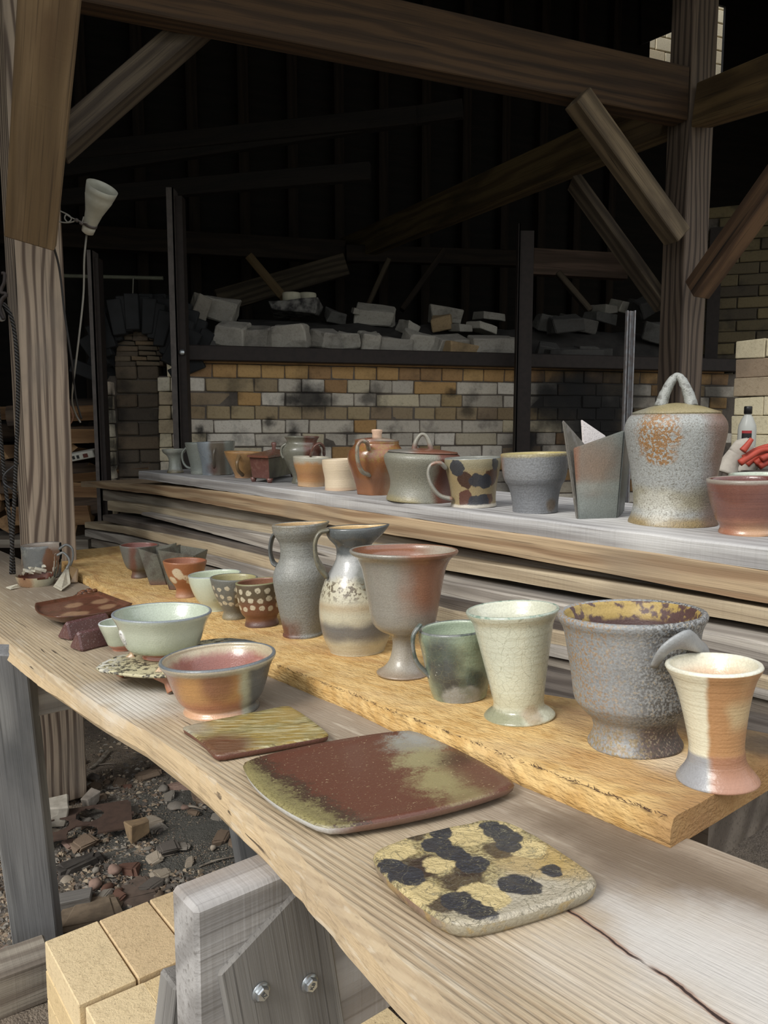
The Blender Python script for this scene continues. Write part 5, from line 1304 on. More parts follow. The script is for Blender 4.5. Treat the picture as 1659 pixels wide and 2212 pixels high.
# the second, shattered bowl in front, its broken wall standing up with a handle
ro, M, B, n, pr = pot('broken_cup', 'shattered cream and orange cup with a jagged wall, in front of the broken mug', 'cup', surf_f, (78, 1263, 36), (82, 1200), [(1260, 38), (1252, 42), (1238, 46), (1220, 48), (1200, 48)],
    clay('glaze_cup_cream', (202, 192, 158), [((176, 118, 76), ('ax', (1, 0, 0), .0, -.02, .02), ('ax', (1, 0, 0), -.055, -.04, .02), .8), ((150, 158, 150), ('ax', (1, 0, 0), .0, .04), .5)], .3, coat=.4), clay('glaze_cup_cream_inside', (120, 66, 48), [((204, 196, 176), ('ax', (0, 0, 1), .03, .04), .8)], .35, coat=.3), .007, parts=True)
body = [c for c in ro.children][0]; bm = bmesh.new(); bm.from_mesh(body.data); hR = max(v.co.z for v in bm.verts); kill = []
for f in bm.faces:
    c = f.calc_center_median(); a = math.degrees(math.atan2(c.y, c.x))
    lim = hR * (.30 + .75 * max(0, 1 - abs(a - 4) / 24) ** .8 + .05 * noise.noise(c * 90))
    if c.z > lim: kill.append(f)
bmesh.ops.delete(bm, geom=kill, context='FACES')
bm.to_mesh(body.data); bm.free(); body.data.materials[2] = m_frac
handle(ro, M, B, [(124, 1199), (136, 1194), (147, 1204), (150, 1216), (144, 1228)], .0035, .006, g_bm, dys=[-.01, -.01, -.01, -.01, -.01])
def shard(name, pts, th, mat, label, bend=.0):
    P = [hit(x, y, surf_f, h) for x, y, h in pts]; c = sum(P, Vector()) / len(P); M = Matrix.Translation(c); bm = slab_bm([M.inverted() @ p for p in P], th)
    return tag(add(name, bm, mat, M=M), label, 'shard')
m_shc = clay('glaze_shard_cream', (214, 206, 182), [((190, 176, 150), ('n', 90, .5, .6), .5)], .35, coat=.3)
shard('pottery_shard', [(147, 1219, .045), (152, 1262, .006), (133, 1276, .004), (115, 1267, .004)], .005, m_shc, 'curved white triangular shard leaning in front of the brown shard')
shard('pottery_shard', [(150, 1222, .045), (169, 1229, .04), (167, 1258, .004), (152, 1259, .004)], .005, clay('glaze_shard_brown', (142, 112, 74), [], .4, coat=.2), 'tan-brown shard standing behind the white triangular one')
shard('pottery_shard', [(12, 1269, .006), (38, 1262, .014), (44, 1268, .004), (22, 1273, .003)], .004, m_shc, 'small thin shard lying alone at the left of the shattered cup')
for i, (x, y, l) in enumerate([(62, 1237, .10), (72, 1233, 1.0), (86, 1234, .5), (96, 1229, 1.9), (104, 1224, .3), (56, 1241, 2.2), (78, 1240, 1.4)]):
    c = hit(x, y, surf_f, .032); me = rubble_mesh(.034, .012, .008, 500 + i, m_shc, .3)
    inst('pottery_chip', me, Matrix.Translation(c) @ Matrix.Rotation(l, 4, 'Z') @ Matrix.Rotation(.4, 4, 'Y'), label='cream pottery chip piled inside the shattered cup', cat='chip', group='chips in the shattered cup')
# brown beans behind the tray
m_bean = plain('brown_seed', (120, 72, 44), .45, 0, .5, 60); m_bean2 = plain('dark_seed', (56, 42, 38), .5, 0, .4, 60)
bms = []
for k in range(3):
    bm = bmesh.new(); bmesh.ops.create_icosphere(bm, subdivisions=2, radius=.5)
    for v in bm.verts: v.co.z *= .62; v.co.y *= .8; v.co += Vector([noise.noise(v.co * 2 + Vector((k, 0, j))) * .08 for j in range(3)])
    me = bpy.data.meshes.new('seed'); bm.to_mesh(me); bm.free(); me.shade_smooth(); me.materials.append(m_bean if k else m_bean2); bms.append(me)
rs_ = random.Random(5)
for i in range(34):
    x = 160 + 52 * rs_.random(); y = 1284 - (x - 160) * .20 + rs_.uniform(-3, 5); l = rs_.choice([0, 0, .007]) if 170 < x < 205 else 0
    c = hit(x, y, surf_f, .0045 + l + (.006 if l else 0)); s = rs_.uniform(.011, .017)
    inst('seed', rs_.choice(bms), Matrix.Translation(c) @ Matrix.Rotation(rs_.uniform(0, 3), 4, 'Z') @ Matrix.Diagonal((s, s, s, 1)), label='brown seed in the small heap behind the brown tray', cat='seed', group='seeds heaped behind the brown tray')

# ------ shelf row, left to right
sp = dict(flat=True)
g_cand = clay('glaze_candle', (156, 160, 148), [((176, 180, 176), ('n', 30, .48, .6), .6), ((132, 112, 66), ('ax', (0, 0, 1), .018, .0, .01), .8), ((150, 140, 100), ('ax', (0, 0, 1), .08, .1), .6)], .3, coat=.4)
def P_(base, top, prof): return dict(base=base, top=top, prof=prof)
pot('candlestick', 'small grey-green candlestick with a wide drip cup, leftmost on the shelf', 'candlestick', SF, (379, 1021, 18.5), (371, 971), [(1018, 18), (1012, 15), (1000, 13), (990, 13.5), (983, 17), (977, 24), (971, 26.5)], g_cand, g_cand, .005, depth_in=.07, **sp)
g_m1 = clay('glaze_mug_greygreen', (136, 142, 134), [((168, 170, 158), ('ax', (0, 0, 1), .02, .0, .01), .6)], .32, coat=.3, speck=.3, rings=120)
ro, M, B, n, pr = pot('mug', 'grey-green mug with its loop handle to the left, next to the candlestick', 'mug', SF, (438, 1024, 25), (436, 957), [(1020, 26), (1008, 26), (990, 30), (972, 34), (957, 37)], g_m1, None, .005, parts=True, **sp)
handle(ro, M, B, [(404, 966), (394, 978), (395, 996), (403, 1008), (415, 1012)], .0045, .009, g_m1)
g_m2 = clay('glaze_mug_facet', (104, 92, 76), [((146, 156, 164), ('ax', (1, 0, 0), -.012, -.032, .02, 40), .95), ((98, 58, 48), ('blob', (-.012, -.03, .025), .024, .008, .02, 30), .8), ((128, 134, 124), ('ax', (1, 0, 0), .022, .036), .7)], .3, coat=.4, speck=.3)
ro, M, B, n, pr = pot('mug', 'faceted blue-grey and brown mug with its handle facing the camera', 'mug', SF, (470, 1025, 30), (463, 955), [(1020, 30), (1000, 32), (985, 36), (970, 40), (955, 42)], g_m2, None, .005, parts=True, facet=(8, 0, .08), **sp)
handle(ro, M, B, [(466, 962), (462, 975), (461, 992), (463, 1010)], .006, .005, g_m2, dys=[-.05, -.072, -.07, -.045], side=(1, 0, 0))
g_m3 = clay('glaze_mug_orange', (186, 138, 82), [((150, 110, 66), ('n', 24, .46, .6), .5), ((196, 150, 116), ('ax', (0, 0, 1), .02, .0), .6)], .32, coat=.35, speck=.2)
ro, M, B, n, pr = pot('mug', 'flared orange-brown mug with its handle facing the camera, left of the square lidded box', 'mug', SF, (526, 1032, 19), (530, 977), [(1029, 19), (1020, 22), (1005, 30), (990, 38), (977, 43)], g_m3, None, .005, parts=True, **sp)
handle(ro, M, B, [(517, 983), (512, 998), (514, 1015), (524, 1026)], .006, .006, clay('glaze_mug_orange_h', (134, 104, 66), [], .35, coat=.3), dys=[-.055, -.085, -.08, -.045], side=(1, 0, 0))
# square lidded box
g_box1 = clay('glaze_box_red', (120, 74, 64), [((150, 110, 96), ('n', 60, .5, .62), .4)], .4, coat=.2, speck=.4)
g_box2 = clay('glaze_box_green', (86, 84, 56), [((60, 44, 34), ('n', 26, .48, .6), .5)], .42, coat=.2, speck=.5, grit=1)
fb_ = on_z(582, 1044, SH); lb_ = on_z(545, 1041, SH); rb_ = on_z(636, 1030, SH)
Mb_ = Matrix.Translation(fb_); box = empty('lidded_box', Mb_, 'square red-brown and olive footed box with a knobbed lid', 'box')
def quadbox(P0, P1, P2, h0, h1, flare=1.0, foot=0):
    a = Vector((0, 0, 0)); b = P1 - P0; c = P2 - P0; d = b + c; cc = (b + c) / 2; b.z = c.z = d.z = 0
    bm = bmesh.new(); lo = [bm.verts.new(Vector((v.x, v.y, h0))) for v in (a, b, d, c)]; hi = [bm.verts.new(cc + (v - cc) * flare + Vector((0, 0, h1 - cc.z))) for v in (a, b, d, c)]
    for v in hi: v.co.z = h1
    for j in range(4): bm.faces.new((lo[j], lo[(j+1) % 4], hi[(j+1) % 4], hi[j]))
    bm.faces.new(lo[::-1]); bm.faces.new(hi); bmesh.ops.recalc_face_normals(bm, faces=bm.faces); return bm, [a, b, d, c], cc
hbx = on_y(568, 989, fb_.y).z - SH
bm, cr_, cc_ = quadbox(fb_, lb_, rb_, .012, hbx, 1.12)
bmesh.ops.bevel(bm, geom=list(bm.edges), offset=.002, segments=1, affect='EDGES')
bo = add('body', bm, [g_box2, g_box1], parent=box, M=Matrix())
ndir = (lb_ - fb_).normalized()
for p in bo.data.polygons:
    if p.normal.dot((rb_ - fb_).normalized()) < -.75: p.material_index = 1
for v in cr_:
    bm = bmesh.new(); c = cc_ + (v - cc_) * .94; c.z = 0; lathe_bm([(0, 0), (.006, .0), (.011, .014), (0, .0145)], 10, ox=c.x, oy=c.y, bm=bm); add('foot', bm, g_box1, parent=box, M=Matrix())
bm, _, _ = quadbox(fb_, lb_, rb_, hbx + .0004, hbx + .007, 1.0)
bmesh.ops.scale(bm, vec=(1.2, 1.2, 1), space=Matrix.Translation(-Vector((cc_.x, cc_.y, 0))), verts=bm.verts)
tp_ = bm.verts.new((cc_.x, cc_.y, hbx + .022)); topf = max(bm.faces, key=lambda f: f.calc_center_median().z); vs4 = list(topf.verts); bm.faces.remove(topf)
for j in range(4): bm.faces.new((vs4[j], vs4[(j+1) % 4], tp_))
lid = add('lid', bm, clay('glaze_box_lid', (128, 78, 60), [((150, 150, 150), ('n', 80, .6, .66), .5)], .28, coat=.5), parent=box, M=Matrix())
bm = lathe_bm([(.006, 0), (.006, .012), (.0085, .018), (.007, .025), (0, .026)], 16, ox=cc_.x, oy=cc_.y); add('knob', bm, g_box1, parent=lid, M=Matrix.Translation((0, 0, hbx + .017)))
g_vs = clay('glaze_vase_two', (116, 114, 98), [((110, 62, 48), ('ax', (1, 0, 0), -.002, .014, .02, 30), ('ax', (0, 0, 1), .03, .05), .9), ((140, 140, 128), ('n', 30, .5, .62), .4)], .3, coat=.4, speck=.35)
ro, M, B, n, pr = pot('handled_vase', 'grey and red-brown vase with two small loop handles, behind the orange cup', 'vase', SF, (652, 1044, 22), (652, 944), [(1040, 22), (1030, 20), (1018, 25), (1000, 35), (985, 41), (973, 42.5), (965, 39), (957, 33), (950, 34), (944, 38)], g_vs, None, .005, parts=True, **sp)
handle(ro, M, B, [(619, 958), (609, 966), (608, 980), (613, 990)], .0045, .008, g_vs, dys=[-.01] * 4)
handle(ro, M, B, [(671, 984), (678, 966), (690, 958), (699, 966), (700, 980)], .0045, .009, g_vs, dys=[-.055, -.065, -.06, -.04, -.01])
g_c1 = clay('glaze_cup_flash', (190, 136, 82), [((206, 172, 132), ('ax', (0, 0, 1), .018, .006), .7), ((178, 176, 158), ('ax', (0, 0, 1), .060, .076, .02, 40), .9), ((166, 106, 64), ('ax', (0, 0, 1), .05, .03, .01), ('ax', (0, 0, 1), .016, .03, .01), .5)], .32, coat=.3, rings=200, speck=.15)
pot('cup', 'waisted orange cup with a grey-white rim flash, left of the plain cream cup', 'cup', SF, (672, 1050, 29), (675, 988), [(1047, 29), (1038, 30), (1025, 32), (1010, 37), (998, 40), (988, 41)], g_c1, clay('glaze_cup_flash_in', (200, 190, 166), [], .3, coat=.3), .005, **sp)
g_c2 = clay('glaze_cup_cream_plain', (222, 200, 166), [((208, 168, 134), ('ax', (0, 0, 1), .012, .004), .6)], .4, coat=.1, rings=220, speck=.08)
pot('cup', 'plain cream waisted cup, left of the orange teapot', 'cup', SF, (738, 1058, 36), (731, 993), [(1054, 36), (1045, 36), (1030, 36), (1012, 39), (1000, 40), (993, 40)], g_c2, None, .005, **sp)
# teapot
g_tp = clay('glaze_teapot', (150, 94, 56), [((186, 158, 120), ('ax', (1, 0, 0), .016, .04, .03, 20), ('ax', (0, 0, 1), .09, .06), .6), ((150, 116, 50), ('n', 150, .5, .56), ('ax', (0, 0, 1), .078, .09), .8), ((120, 66, 42), ('ax', (1, 0, 0), -.03, -.055), .6)], .24, coat=.6, speck=.2)
ro, M, B, n, pr = pot('teapot', 'shiny orange-brown faceted teapot with a pale knob and a strap handle facing left', 'teapot', SF, (812, 1067, 38), (814, 954), [(1063, 39), (1045, 44), (1022, 54), (1002, 61), (988, 63), (975, 60), (965, 52), (959, 48), (954, 48)], g_tp, None, .005, parts=True, facet=(6, 0, .06), **sp)
hz_ = pr[-1][1]; rr_ = pr[-1][0]
lid = add('lid', lathe_bm([(0, hz_ + .0), (rr_ * .98, hz_ + .001), (rr_ * 1.02, hz_ + .004), (rr_ * .5, hz_ + .009), (.012, hz_ + .011), (0, hz_ + .011)], 48), clay('glaze_teapot_lid', (150, 130, 110), [((128, 70, 50), ('ax', (1, 0, 0), .01, -.02), .8)], .25, coat=.5), parent=ro, M=Matrix(), smooth=True)
add('knob', lathe_bm([(.0125, hz_ + .008), (.0115, hz_ + .018), (.014, hz_ + .026), (.013, hz_ + .030), (0, hz_ + .031)], 24), clay('clay_knob', (206, 168, 138), [], .6), parent=lid, M=Matrix(), smooth=True)
handle(ro, M, B, [(797, 972), (792, 956), (780, 953), (772, 966), (773, 995), (782, 1018), (797, 1026)], .0055, .008, clay('glaze_teapot_handle', (150, 142, 122), [((140, 88, 60), ('n', 40, .5, .6), .6)], .28, coat=.5), dys=[-.055, -.08, -.09, -.095, -.09, -.08, -.055])
# squat lidded jar
g_sj = clay('glaze_squat_jar', (136, 134, 118), [((112, 60, 44), ('ax', (1, .2, 0), .006, .026, .03, 20), .95), ((156, 142, 96), ('ax', (0, 0, 1), .018, .004, .01), ('ax', (1, 0, 0), .01, -.02), .7)], .38, speck=.45, ss=460, grit=1, coat=.1)
ro, M, B, n, pr = pot('lidded_jar', 'squat waisted lidded jar, grey-green with a red-brown right side, behind the patched mug', 'jar', SF, (909, 1081, 75), (917, 979), [(1077, 75), (1068, 72), (1052, 68), (1035, 69), (1015, 76), (1000, 82), (990, 84), (984, 82), (979, 77)], g_sj, None, .006, parts=True, closed=True, **sp)
hz_ = pr[-1][1]; rr_ = pr[-1][0]
g_sjl = clay('glaze_squat_lid', (128, 82, 62), [((120, 124, 116), ('ax', (1, 0, 0), .0, -.04, .02), .8)], .32, coat=.3)
lid = add('lid', lathe_bm([(0, hz_ - .002), (rr_ * .9, hz_ - .001), (rr_ * 1.0, hz_ + .002), (rr_ * .96, hz_ + .005), (rr_ * .4, hz_ + .010), (0, hz_ + .012)], 56), g_sjl, parent=ro, M=Matrix(), smooth=True)
Pl = [Vector((x, 0, z)) for x, z in ((-.020, hz_ + .008), (-.0165, hz_ + .026), (-.007, hz_ + .041), (.004, hz_ + .041), (.013, hz_ + .028), (.019, hz_ + .008))]
add('loop_handle', sweep_bm(Pl, .005, .007, side=(0, 1, 0), taper=(1.3, .8, 1.3)), clay('glaze_loop_grey', (140, 136, 122), [((112, 66, 52), ('ax', (0, 0, 1), hz_ + .026, hz_ + .012, .01), .8)], .4), parent=lid, M=Matrix(), smooth=True)
# patched mug
def pblob(x, y, r, c, a=.97, base=(1023, 1092)):
    return (c, x, y, r, a)
bK, tK, pK = (1023, 1093, 49.5), (1018, 990), [(1090, 49.5), (1080, 48), (1065, 49), (1050, 51), (1030, 55), (1010, 59), (998, 61), (990, 61)]
MK_, BK, nK = pot_frame(SF, bK[0], bK[1], tK[0], tK[1], 0, True)
def onpot(x, y, r0): q = MK_.inverted() @ on_y(x, y, BK.y - r0); return tuple(q)
L = []
for x, y, r, c in [(1005, 1035, .016, (66, 42, 34)), (1002, 1078, .016, (92, 54, 44)), (1068, 1030, .018, (88, 56, 40)), (1065, 1078, .014, (96, 62, 42)), (965, 1025, .014, (120, 66, 46)), (983, 1012, .017, (54, 56, 62)), (1030, 1036, .0145, (52, 53, 60)), (1047, 1040, .0145, (52, 53, 60)), (1028, 1086, .0145, (54, 55, 62)), (1044, 1082, .0135, (54, 55, 62)), (1074, 1003, .012, (60, 60, 62)), (969, 1050, .012, (60, 66, 72))]:
    L.append((c, ('blob', onpot(x, y, .046), r * 1.12, .001, .018, 55), .97))
L.append(((210, 202, 186), ('ax', (0, 0, 1), .009, .005, .004, 80), .85))
g_pm = clay('glaze_patched_mug', (152, 132, 92), [((146, 140, 112), ('ax', (0, 0, 1), .07, .09), .7)] + L, .34, coat=.25, speck=.2, grit=.8)
ro, M, B, n, pr = pot('mug', 'mug patched in blue-black, brown and tan, with a long handle on its left', 'mug', SF, bK, tK, pK, g_pm, clay('glaze_patched_inside', (128, 128, 118), [], .35), .005, parts=True, rim=clay('glaze_patched_rim', (132, 134, 126), [], .35, coat=.2), **sp)
handle(ro, M, B, [(962, 1010), (950, 1000), (932, 1004), (925, 1022), (932, 1048), (950, 1070), (976, 1078)], .0045, .008, clay('glaze_patched_handle', (150, 146, 134), [((146, 92, 62), ('n', 36, .5, .58), .7)], .3, coat=.3), dys=[-.02, -.03, -.03, -.03, -.03, -.025, -.02])
# grey cup-vase
g_gc = clay('glaze_grey_cup', (134, 136, 138), [((112, 114, 118), ('ax', (0, 0, 1), .07, .066), .7), ((150, 100, 70), ('ax', (1, 0, 0), -.055, -.068), .8), ((170, 150, 80), ('ax', (0, 0, 1), .108, .114, .006, 70), .6), ((110, 92, 70), ('blob', (.035, -.035, .016), .014, .005, .012, 50), .8)], .5, speck=.4, ss=300, grit=1, rings=160)
pot('grey_cup', 'matte grey stepped cup with a yellowish rim, between the patched mug and the slab vase', 'cup', SF, (1156, 1105, 49), (1152, 981), [(1100, 49), (1085, 50), (1070, 52), (1058, 55), (1047, 59), (1038, 65), (1020, 70), (1000, 72), (981, 74)], g_gc, clay('glaze_yellow_inside', (176, 160, 96), [], .4), .0055, ns=3, **sp)
# slab vase on the shelf
g_sv = clay('glaze_slab_grey', (132, 138, 132), [((146, 104, 72), ('blob', (-.006, -.02, .10), .05, .03, .03, 30, (.8, 1, 1)), .6), ((150, 88, 54), ('ax', (1, 0, 0), -.030, -.044, .006), ('ax', (0, 0, 1), .05, .08), .6), ((150, 158, 150), ('ax', (0, 0, 1), .075, .06), ('ax', (0, 0, 1), .04, .06), .5), ((96, 104, 102), ('ax', (0, 0, 1), .03, .0), .6)], .35, coat=.2, speck=.35)
g_svin = clay('glaze_slab_inside', (108, 104, 96), [((150, 146, 142), ('n', 40, .5, .62), .6)], .3, coat=.4)
g_svw = clay('glaze_slab_white', (216, 208, 206), [((70, 58, 56), ('v', 260, .22, .14), .7)], .4)
slab_vase('tall grey slab-built vase with pointed overlapping corners, left of the big lidded jar', [
    ([(1239, 968, 0), (1347, 930, .02), (1331, 1120, .02), (1250, 1123, .0)], g_sv),
    ([(1347, 930, .02), (1362, 960, .12), (1345, 1105, .10), (1331, 1120, .02)], clay('glaze_slab_side', (104, 108, 104), [], .4, speck=.3)),
    ([(1216, 908, 0), (1264, 962, .08), (1262, 1108, .08), (1247, 1122, .002)], g_svin),
    ([(1255, 906, .10), (1308, 942, .11), (1330, 1100, .10), (1268, 1102, .09)], g_svw)], SF, (1290, 1121), g_sv, .0055)
# big jar
g_bj = clay('glaze_big_jar', (160, 162, 158), [
    ((156, 140, 90), ('ax', (0, 0, 1), .075, .05, .03, 20), ('ax', (0, 0, 1), .02, .04, .02, 20), .55),
    ((150, 122, 60), ('ax', (0, 0, 1), .024, .008, .02, 30), .8),
    ((158, 112, 62), ('blob', (-.028, -.085, .155), .034, .010, .035, 70, (1, .5, .8)), ('n', 210, .43, .50), .95), ((158, 112, 62), ('blob', (-.022, -.075, .118), .022, .004, .02, 80, (.9, .5, 1.6)), ('n', 210, .44, .52), .9),
    ((198, 196, 184), ('blob', (-.03, -.08, .035), .03, .012, .03, 50, (.7, .6, 1)), .7),
    ((118, 76, 52), ('ax', (1, 0, 0), .036, .068, .03, 26), .85), ((96, 84, 60), ('n', 320, .56, .62), .5),
    ((132, 92, 50), ('ax', (0, 0, 1), .185, .193, .006, 40), .55)], .42, speck=.5, ss=420, grit=1.1, rings=140)
ro, M, B, n, pr = pot('lidded_jar', 'big grey salt-glazed jar with rust patches and a rope-like loop on its lid', 'jar', SF, (1452, 1129, 98), (1460, 893), [(1124, 97), (1115, 93), (1100, 89), (1080, 87), (1050, 91), (1015, 96), (985, 102), (955, 108), (930, 112), (915, 111), (903, 105), (895, 98)], g_bj, None, .006, parts=True, closed=True, seg=80, **sp)
hz_ = pr[-1][1]; rr_ = pr[-1][0]
g_bjl = clay('glaze_big_lid', (150, 136, 94), [((134, 134, 124), ('ax', (1, 0, 0), -.02, -.06, .03), .7), ((120, 84, 50), ('ax', (1, 0, 0), .05, .08, .02), .7)], .42, speck=.45, grit=1)
lid = add('lid', lathe_bm([(0, hz_ - .004), (rr_ * .93, hz_ - .003), (rr_ * .985, hz_ + .001), (rr_ * .975, hz_ + .004), (rr_ * .6, hz_ + .013), (rr_ * .3, hz_ + .018), (0, hz_ + .02)], 72), g_bjl, parent=ro, M=Matrix(), smooth=True)
zt0 = hz_ + .015
def tw(s): return [Vector((x * s, y, z)) for x, y, z in ((.024, -.012, zt0), (.020, -.009, zt0 + .018), (.012, -.004, zt0 + .038), (.003, .0, zt0 + .052))]
Pl = [Vector((-.025, -.01, zt0 - .002)), Vector((-.019, -.006, zt0 + .02)), Vector((-.009, -.002, zt0 + .042)), Vector((0, 0, zt0 + .051)), Vector((.009, -.002, zt0 + .042)), Vector((.019, -.006, zt0 + .02)), Vector((.025, -.01, zt0 - .002))]
bm = sweep_bm(Pl, .0075, .0085, side=(0, 1, 0), taper=(1.45, .75, 1.45), n=10, seg=14)
for v in bm.verts: v.co += Vector((noise.noise(v.co * 160), noise.noise(v.co * 160 + Vector((9, 0, 0))), noise.noise(v.co * 160 + Vector((0, 9, 0))))) * .0012
add('loop_handle', bm, clay('glaze_rope_loop', (150, 152, 146), [((100, 98, 92), ('n', 90, .52, .6), .7)], .45, grit=1.4), parent=lid, M=Matrix(), smooth=True)
# red bowl and the pale dish behind it
g_rb = clay('glaze_red_bowl', (124, 76, 62), [((170, 112, 84), ('ax', (0, 0, 1), .035, .02, .01), .8), ((196, 152, 112), ('ax', (0, 0, 1), .026, .008, .01), ('ax', (1, 0, 0), -.03, .01), .8), ((150, 144, 130), ('ax', (0, 0, 1), .080, .085, .002), .8), ((106, 64, 56), ('ax', (0, 0, 1), .05, .06), ('ax', (0, 0, 1), .08, .065), .5)], .28, coat=.4, rings=260, speck=.15)
pot('bowl', 'red-brown deep bowl with throwing rings, at the right end of the shelf', 'bowl', SF, (1612, 1152, 62), (1608, 1036), [(1147, 62), (1140, 59), (1132, 61), (1122, 68), (1110, 73), (1095, 78), (1075, 84), (1055, 88), (1036, 91)], g_rb, clay('glaze_red_bowl_in', (112, 62, 52), [], .25, coat=.5), .0055, **sp)

# ================================================================== FIREWOOD, CABLES, LAMP, SMALL THINGS
m_bark = wood('firewood_bark', (96, 76, 58), (66, 52, 42), (34, 28, 24), ring=9, stain=(52, 44, 38))
m_split = wood('firewood_split', (172, 132, 88), (146, 106, 68), (92, 62, 40), ring=12, stain=(110, 76, 50))
m_end = plain('firewood_end', (176, 136, 92), .9, 0, .5, 50, .5, (96, 68, 46))
def log_mesh(seed, L, round_=False):
    r = random.Random(seed); bm = bmesh.new()
    if round_: pts = [(math.cos(a) * .052 * r.uniform(.9, 1.1), math.sin(a) * .052 * r.uniform(.9, 1.1)) for a in [2 * math.pi * k / 9 for k in range(9)]]
    else:
        R1 = r.uniform(.075, .105); a0 = r.uniform(.7, 1.3); pts = [(-.02, -.02)] + [(R1 * math.cos(a) - .02, R1 * math.sin(a) - .02) for a in [a0 * k / 3 for k in range(4)]]
    rows = []
    for i in range(4):
        x = L * i / 3; rows.append([bm.verts.new((x, p[0] + r.uniform(-.004, .004), p[1] + r.uniform(-.004, .004))) for p in pts])
    n = len(pts)
    for A, B in zip(rows, rows[1:]):
        for j in range(n):
            f = bm.faces.new((A[j], A[(j+1) % n], B[(j+1) % n], B[j])); f.material_index = 0 if (round_ or 1 <= j <= 3) else 1
    f = bm.faces.new(rows[0]); f.material_index = 2; f = bm.faces.new(rows[-1][::-1]); f.material_index = 2
    bmesh.ops.recalc_face_normals(bm, faces=bm.faces)
    me = bpy.data.meshes.new('log'); bm.to_mesh(me); bm.free()
    for m in (m_bark, m_split, m_end): me.materials.append(m)
    return me
logs = [log_mesh(i, .42) for i in range(6)] + [log_mesh(20 + i, .42, True) for i in range(2)]
rl_ = random.Random(9)
ORD = ['first', 'second', 'third', 'fourth', 'fifth', 'sixth', 'seventh', 'eighth', 'ninth', 'tenth']
def put_log(x, y, z, side, lab, grp):
    k = rl_.randrange(len(logs)); me = logs[k]
    d = Vector((.25 + rl_.uniform(-.3, .3), 1, rl_.uniform(-.08, .08))) if not side else Vector((1, rl_.uniform(-.3, .3), rl_.uniform(-.15, .15)))
    if rl_.random() < .5: d = -d; y += .42 if not side else 0; x += .42 if side else 0
    M = frame((x, y, z), d) @ Matrix.Rotation(rl_.choice([0, 1.57, 3.14, 4.71, .8, 2.3]) + rl_.uniform(-.3, .3), 4, 'X')
    inst('firewood_log', me, M, label=('round' if k > 5 else 'split') + ' log, ' + lab, cat='log', group=grp)
tag(add('firewood_rack', box_bm(-2.55, -1.44, 3.7, 4.34, .66, .70, bm=box_bm(-2.55, -2.46, 3.7, 4.34, 0, .66, bm=box_bm(-1.53, -1.44, 3.7, 4.34, 0, .66))), w_drab), 'low timber rack under the firewood at the left', 'rack')
nrows = 7
for r in range(nrows):
    z = .735 + r * .094; up = nrows - 1 - r
    x = -2.42 + (.06 if r % 2 else 0); nl = nr_ = 0
    while x < -1.5:
        side = rl_.random() < .28; left = x < -1.76
        if left: nl += 1; o_ = nl
        else: nr_ += 1; o_ = nr_
        lab = '%s from left, %s row from top, in the firewood %s of the post' % (ORD[o_ - 1], ORD[up], 'left' if left else 'right')
        put_log(x + rl_.uniform(-.02, .02), 3.85 + rl_.uniform(-.10, .10), z + rl_.uniform(-.015, .015), side, lab, 'firewood left of the left post' if left else 'firewood between the left post and the kiln')
        x += .14 if not side else .2
# dark backing boards behind the firewood
tag(add('firewood_backboard', box_bm(-3.4, -1.42, 4.35, 4.38, 0, 1.25), w_shade), 'dark board wall behind the firewood pile', 'board')
# power strip on the firewood
m_ps = plain('pale_plastic', (186, 184, 172), .5, 0, .15, 50)
ps = on_y(170, 984, 3.62); Mp = frame(on_y(136, 991, 3.62), on_y(205, 978, 3.62) - on_y(136, 991, 3.62), (0, -.25, 1)); strip = empty('power_strip', Mp, 'pale grey power strip resting on the firewood beside the left post', 'power strip')
Lps = (on_y(205, 978, 3.62) - on_y(136, 991, 3.62)).length
add('housing', box_bm(0, Lps, -.02, .02, -.018, .018, .004), m_ps, parent=strip, M=Matrix())
for i in range(4): add('socket', box_bm(.01 + i * .021, .022 + i * .021, -.0215, -.0195, -.008, .008), plain('socket_dark', (40, 40, 40), .6), parent=strip, M=Matrix())
add('switch', box_bm(Lps * .68, Lps * .82, -.024, -.0195, -.009, .009, .001), plain('switch_red', (92, 40, 34), .4), parent=strip, M=Matrix())
m_blk = plain('black_cable', (40, 40, 42), .5); m_wcab = plain('pale_cable', (128, 124, 114), .5)
def cable(name, pts, r, mat, label, cat='cable', n=8):
    P = [on_y(*p) for p in pts]; c = P[0]; M = Matrix.Translation(c)
    return tag(add(name, sweep_bm([M.inverted() @ p for p in P], r, seg=8, n=n), mat, M=M, smooth=True), label, cat)
cable('cord', [(187, 508, 2.5), (182, 560, 2.5), (180, 640, 2.52), (168, 750, 2.53), (158, 830, 2.55), (156, 868, 2.58), (164, 895, 2.6), (174, 913, 2.6)], .0032, m_wcab, 'thin grey cord hanging from the clamp lamp')
cable('cord', [(112, 520, 2.34), (128, 580, 2.4), (140, 680, 2.45), (155, 780, 2.5), (160, 830, 2.55), (166, 870, 2.58), (176, 905, 2.6)], .0034, m_blk, 'thin black cord hanging from the brace board')
cable('cord', [(136, 862, 3.5), (150, 875, 3.5), (158, 900, 3.5), (150, 918, 3.5), (138, 922, 3.5)], .003, plain('brown_cable', (128, 84, 58), .6), 'small loop of brown cord on top of the firewood')
m_rope = G('steel_wire_rope'); 
_w = m_rope.math('SINE', m_rope.math('ADD', m_rope.math('MULTIPLY', m_rope.dot((0, 0, 1)), 700.0), m_rope.math('MULTIPLY', m_rope.dot((1, .3, 0)), 500.0)))
m_rope.b.inputs['Metallic'].default_value = .5
m_rope = m_rope.fin(m_rope.mix(m_rope.mr(_w, -1, 1), lin((34, 32, 30)), lin((92, 90, 88))), .5, _w, .8, .004)
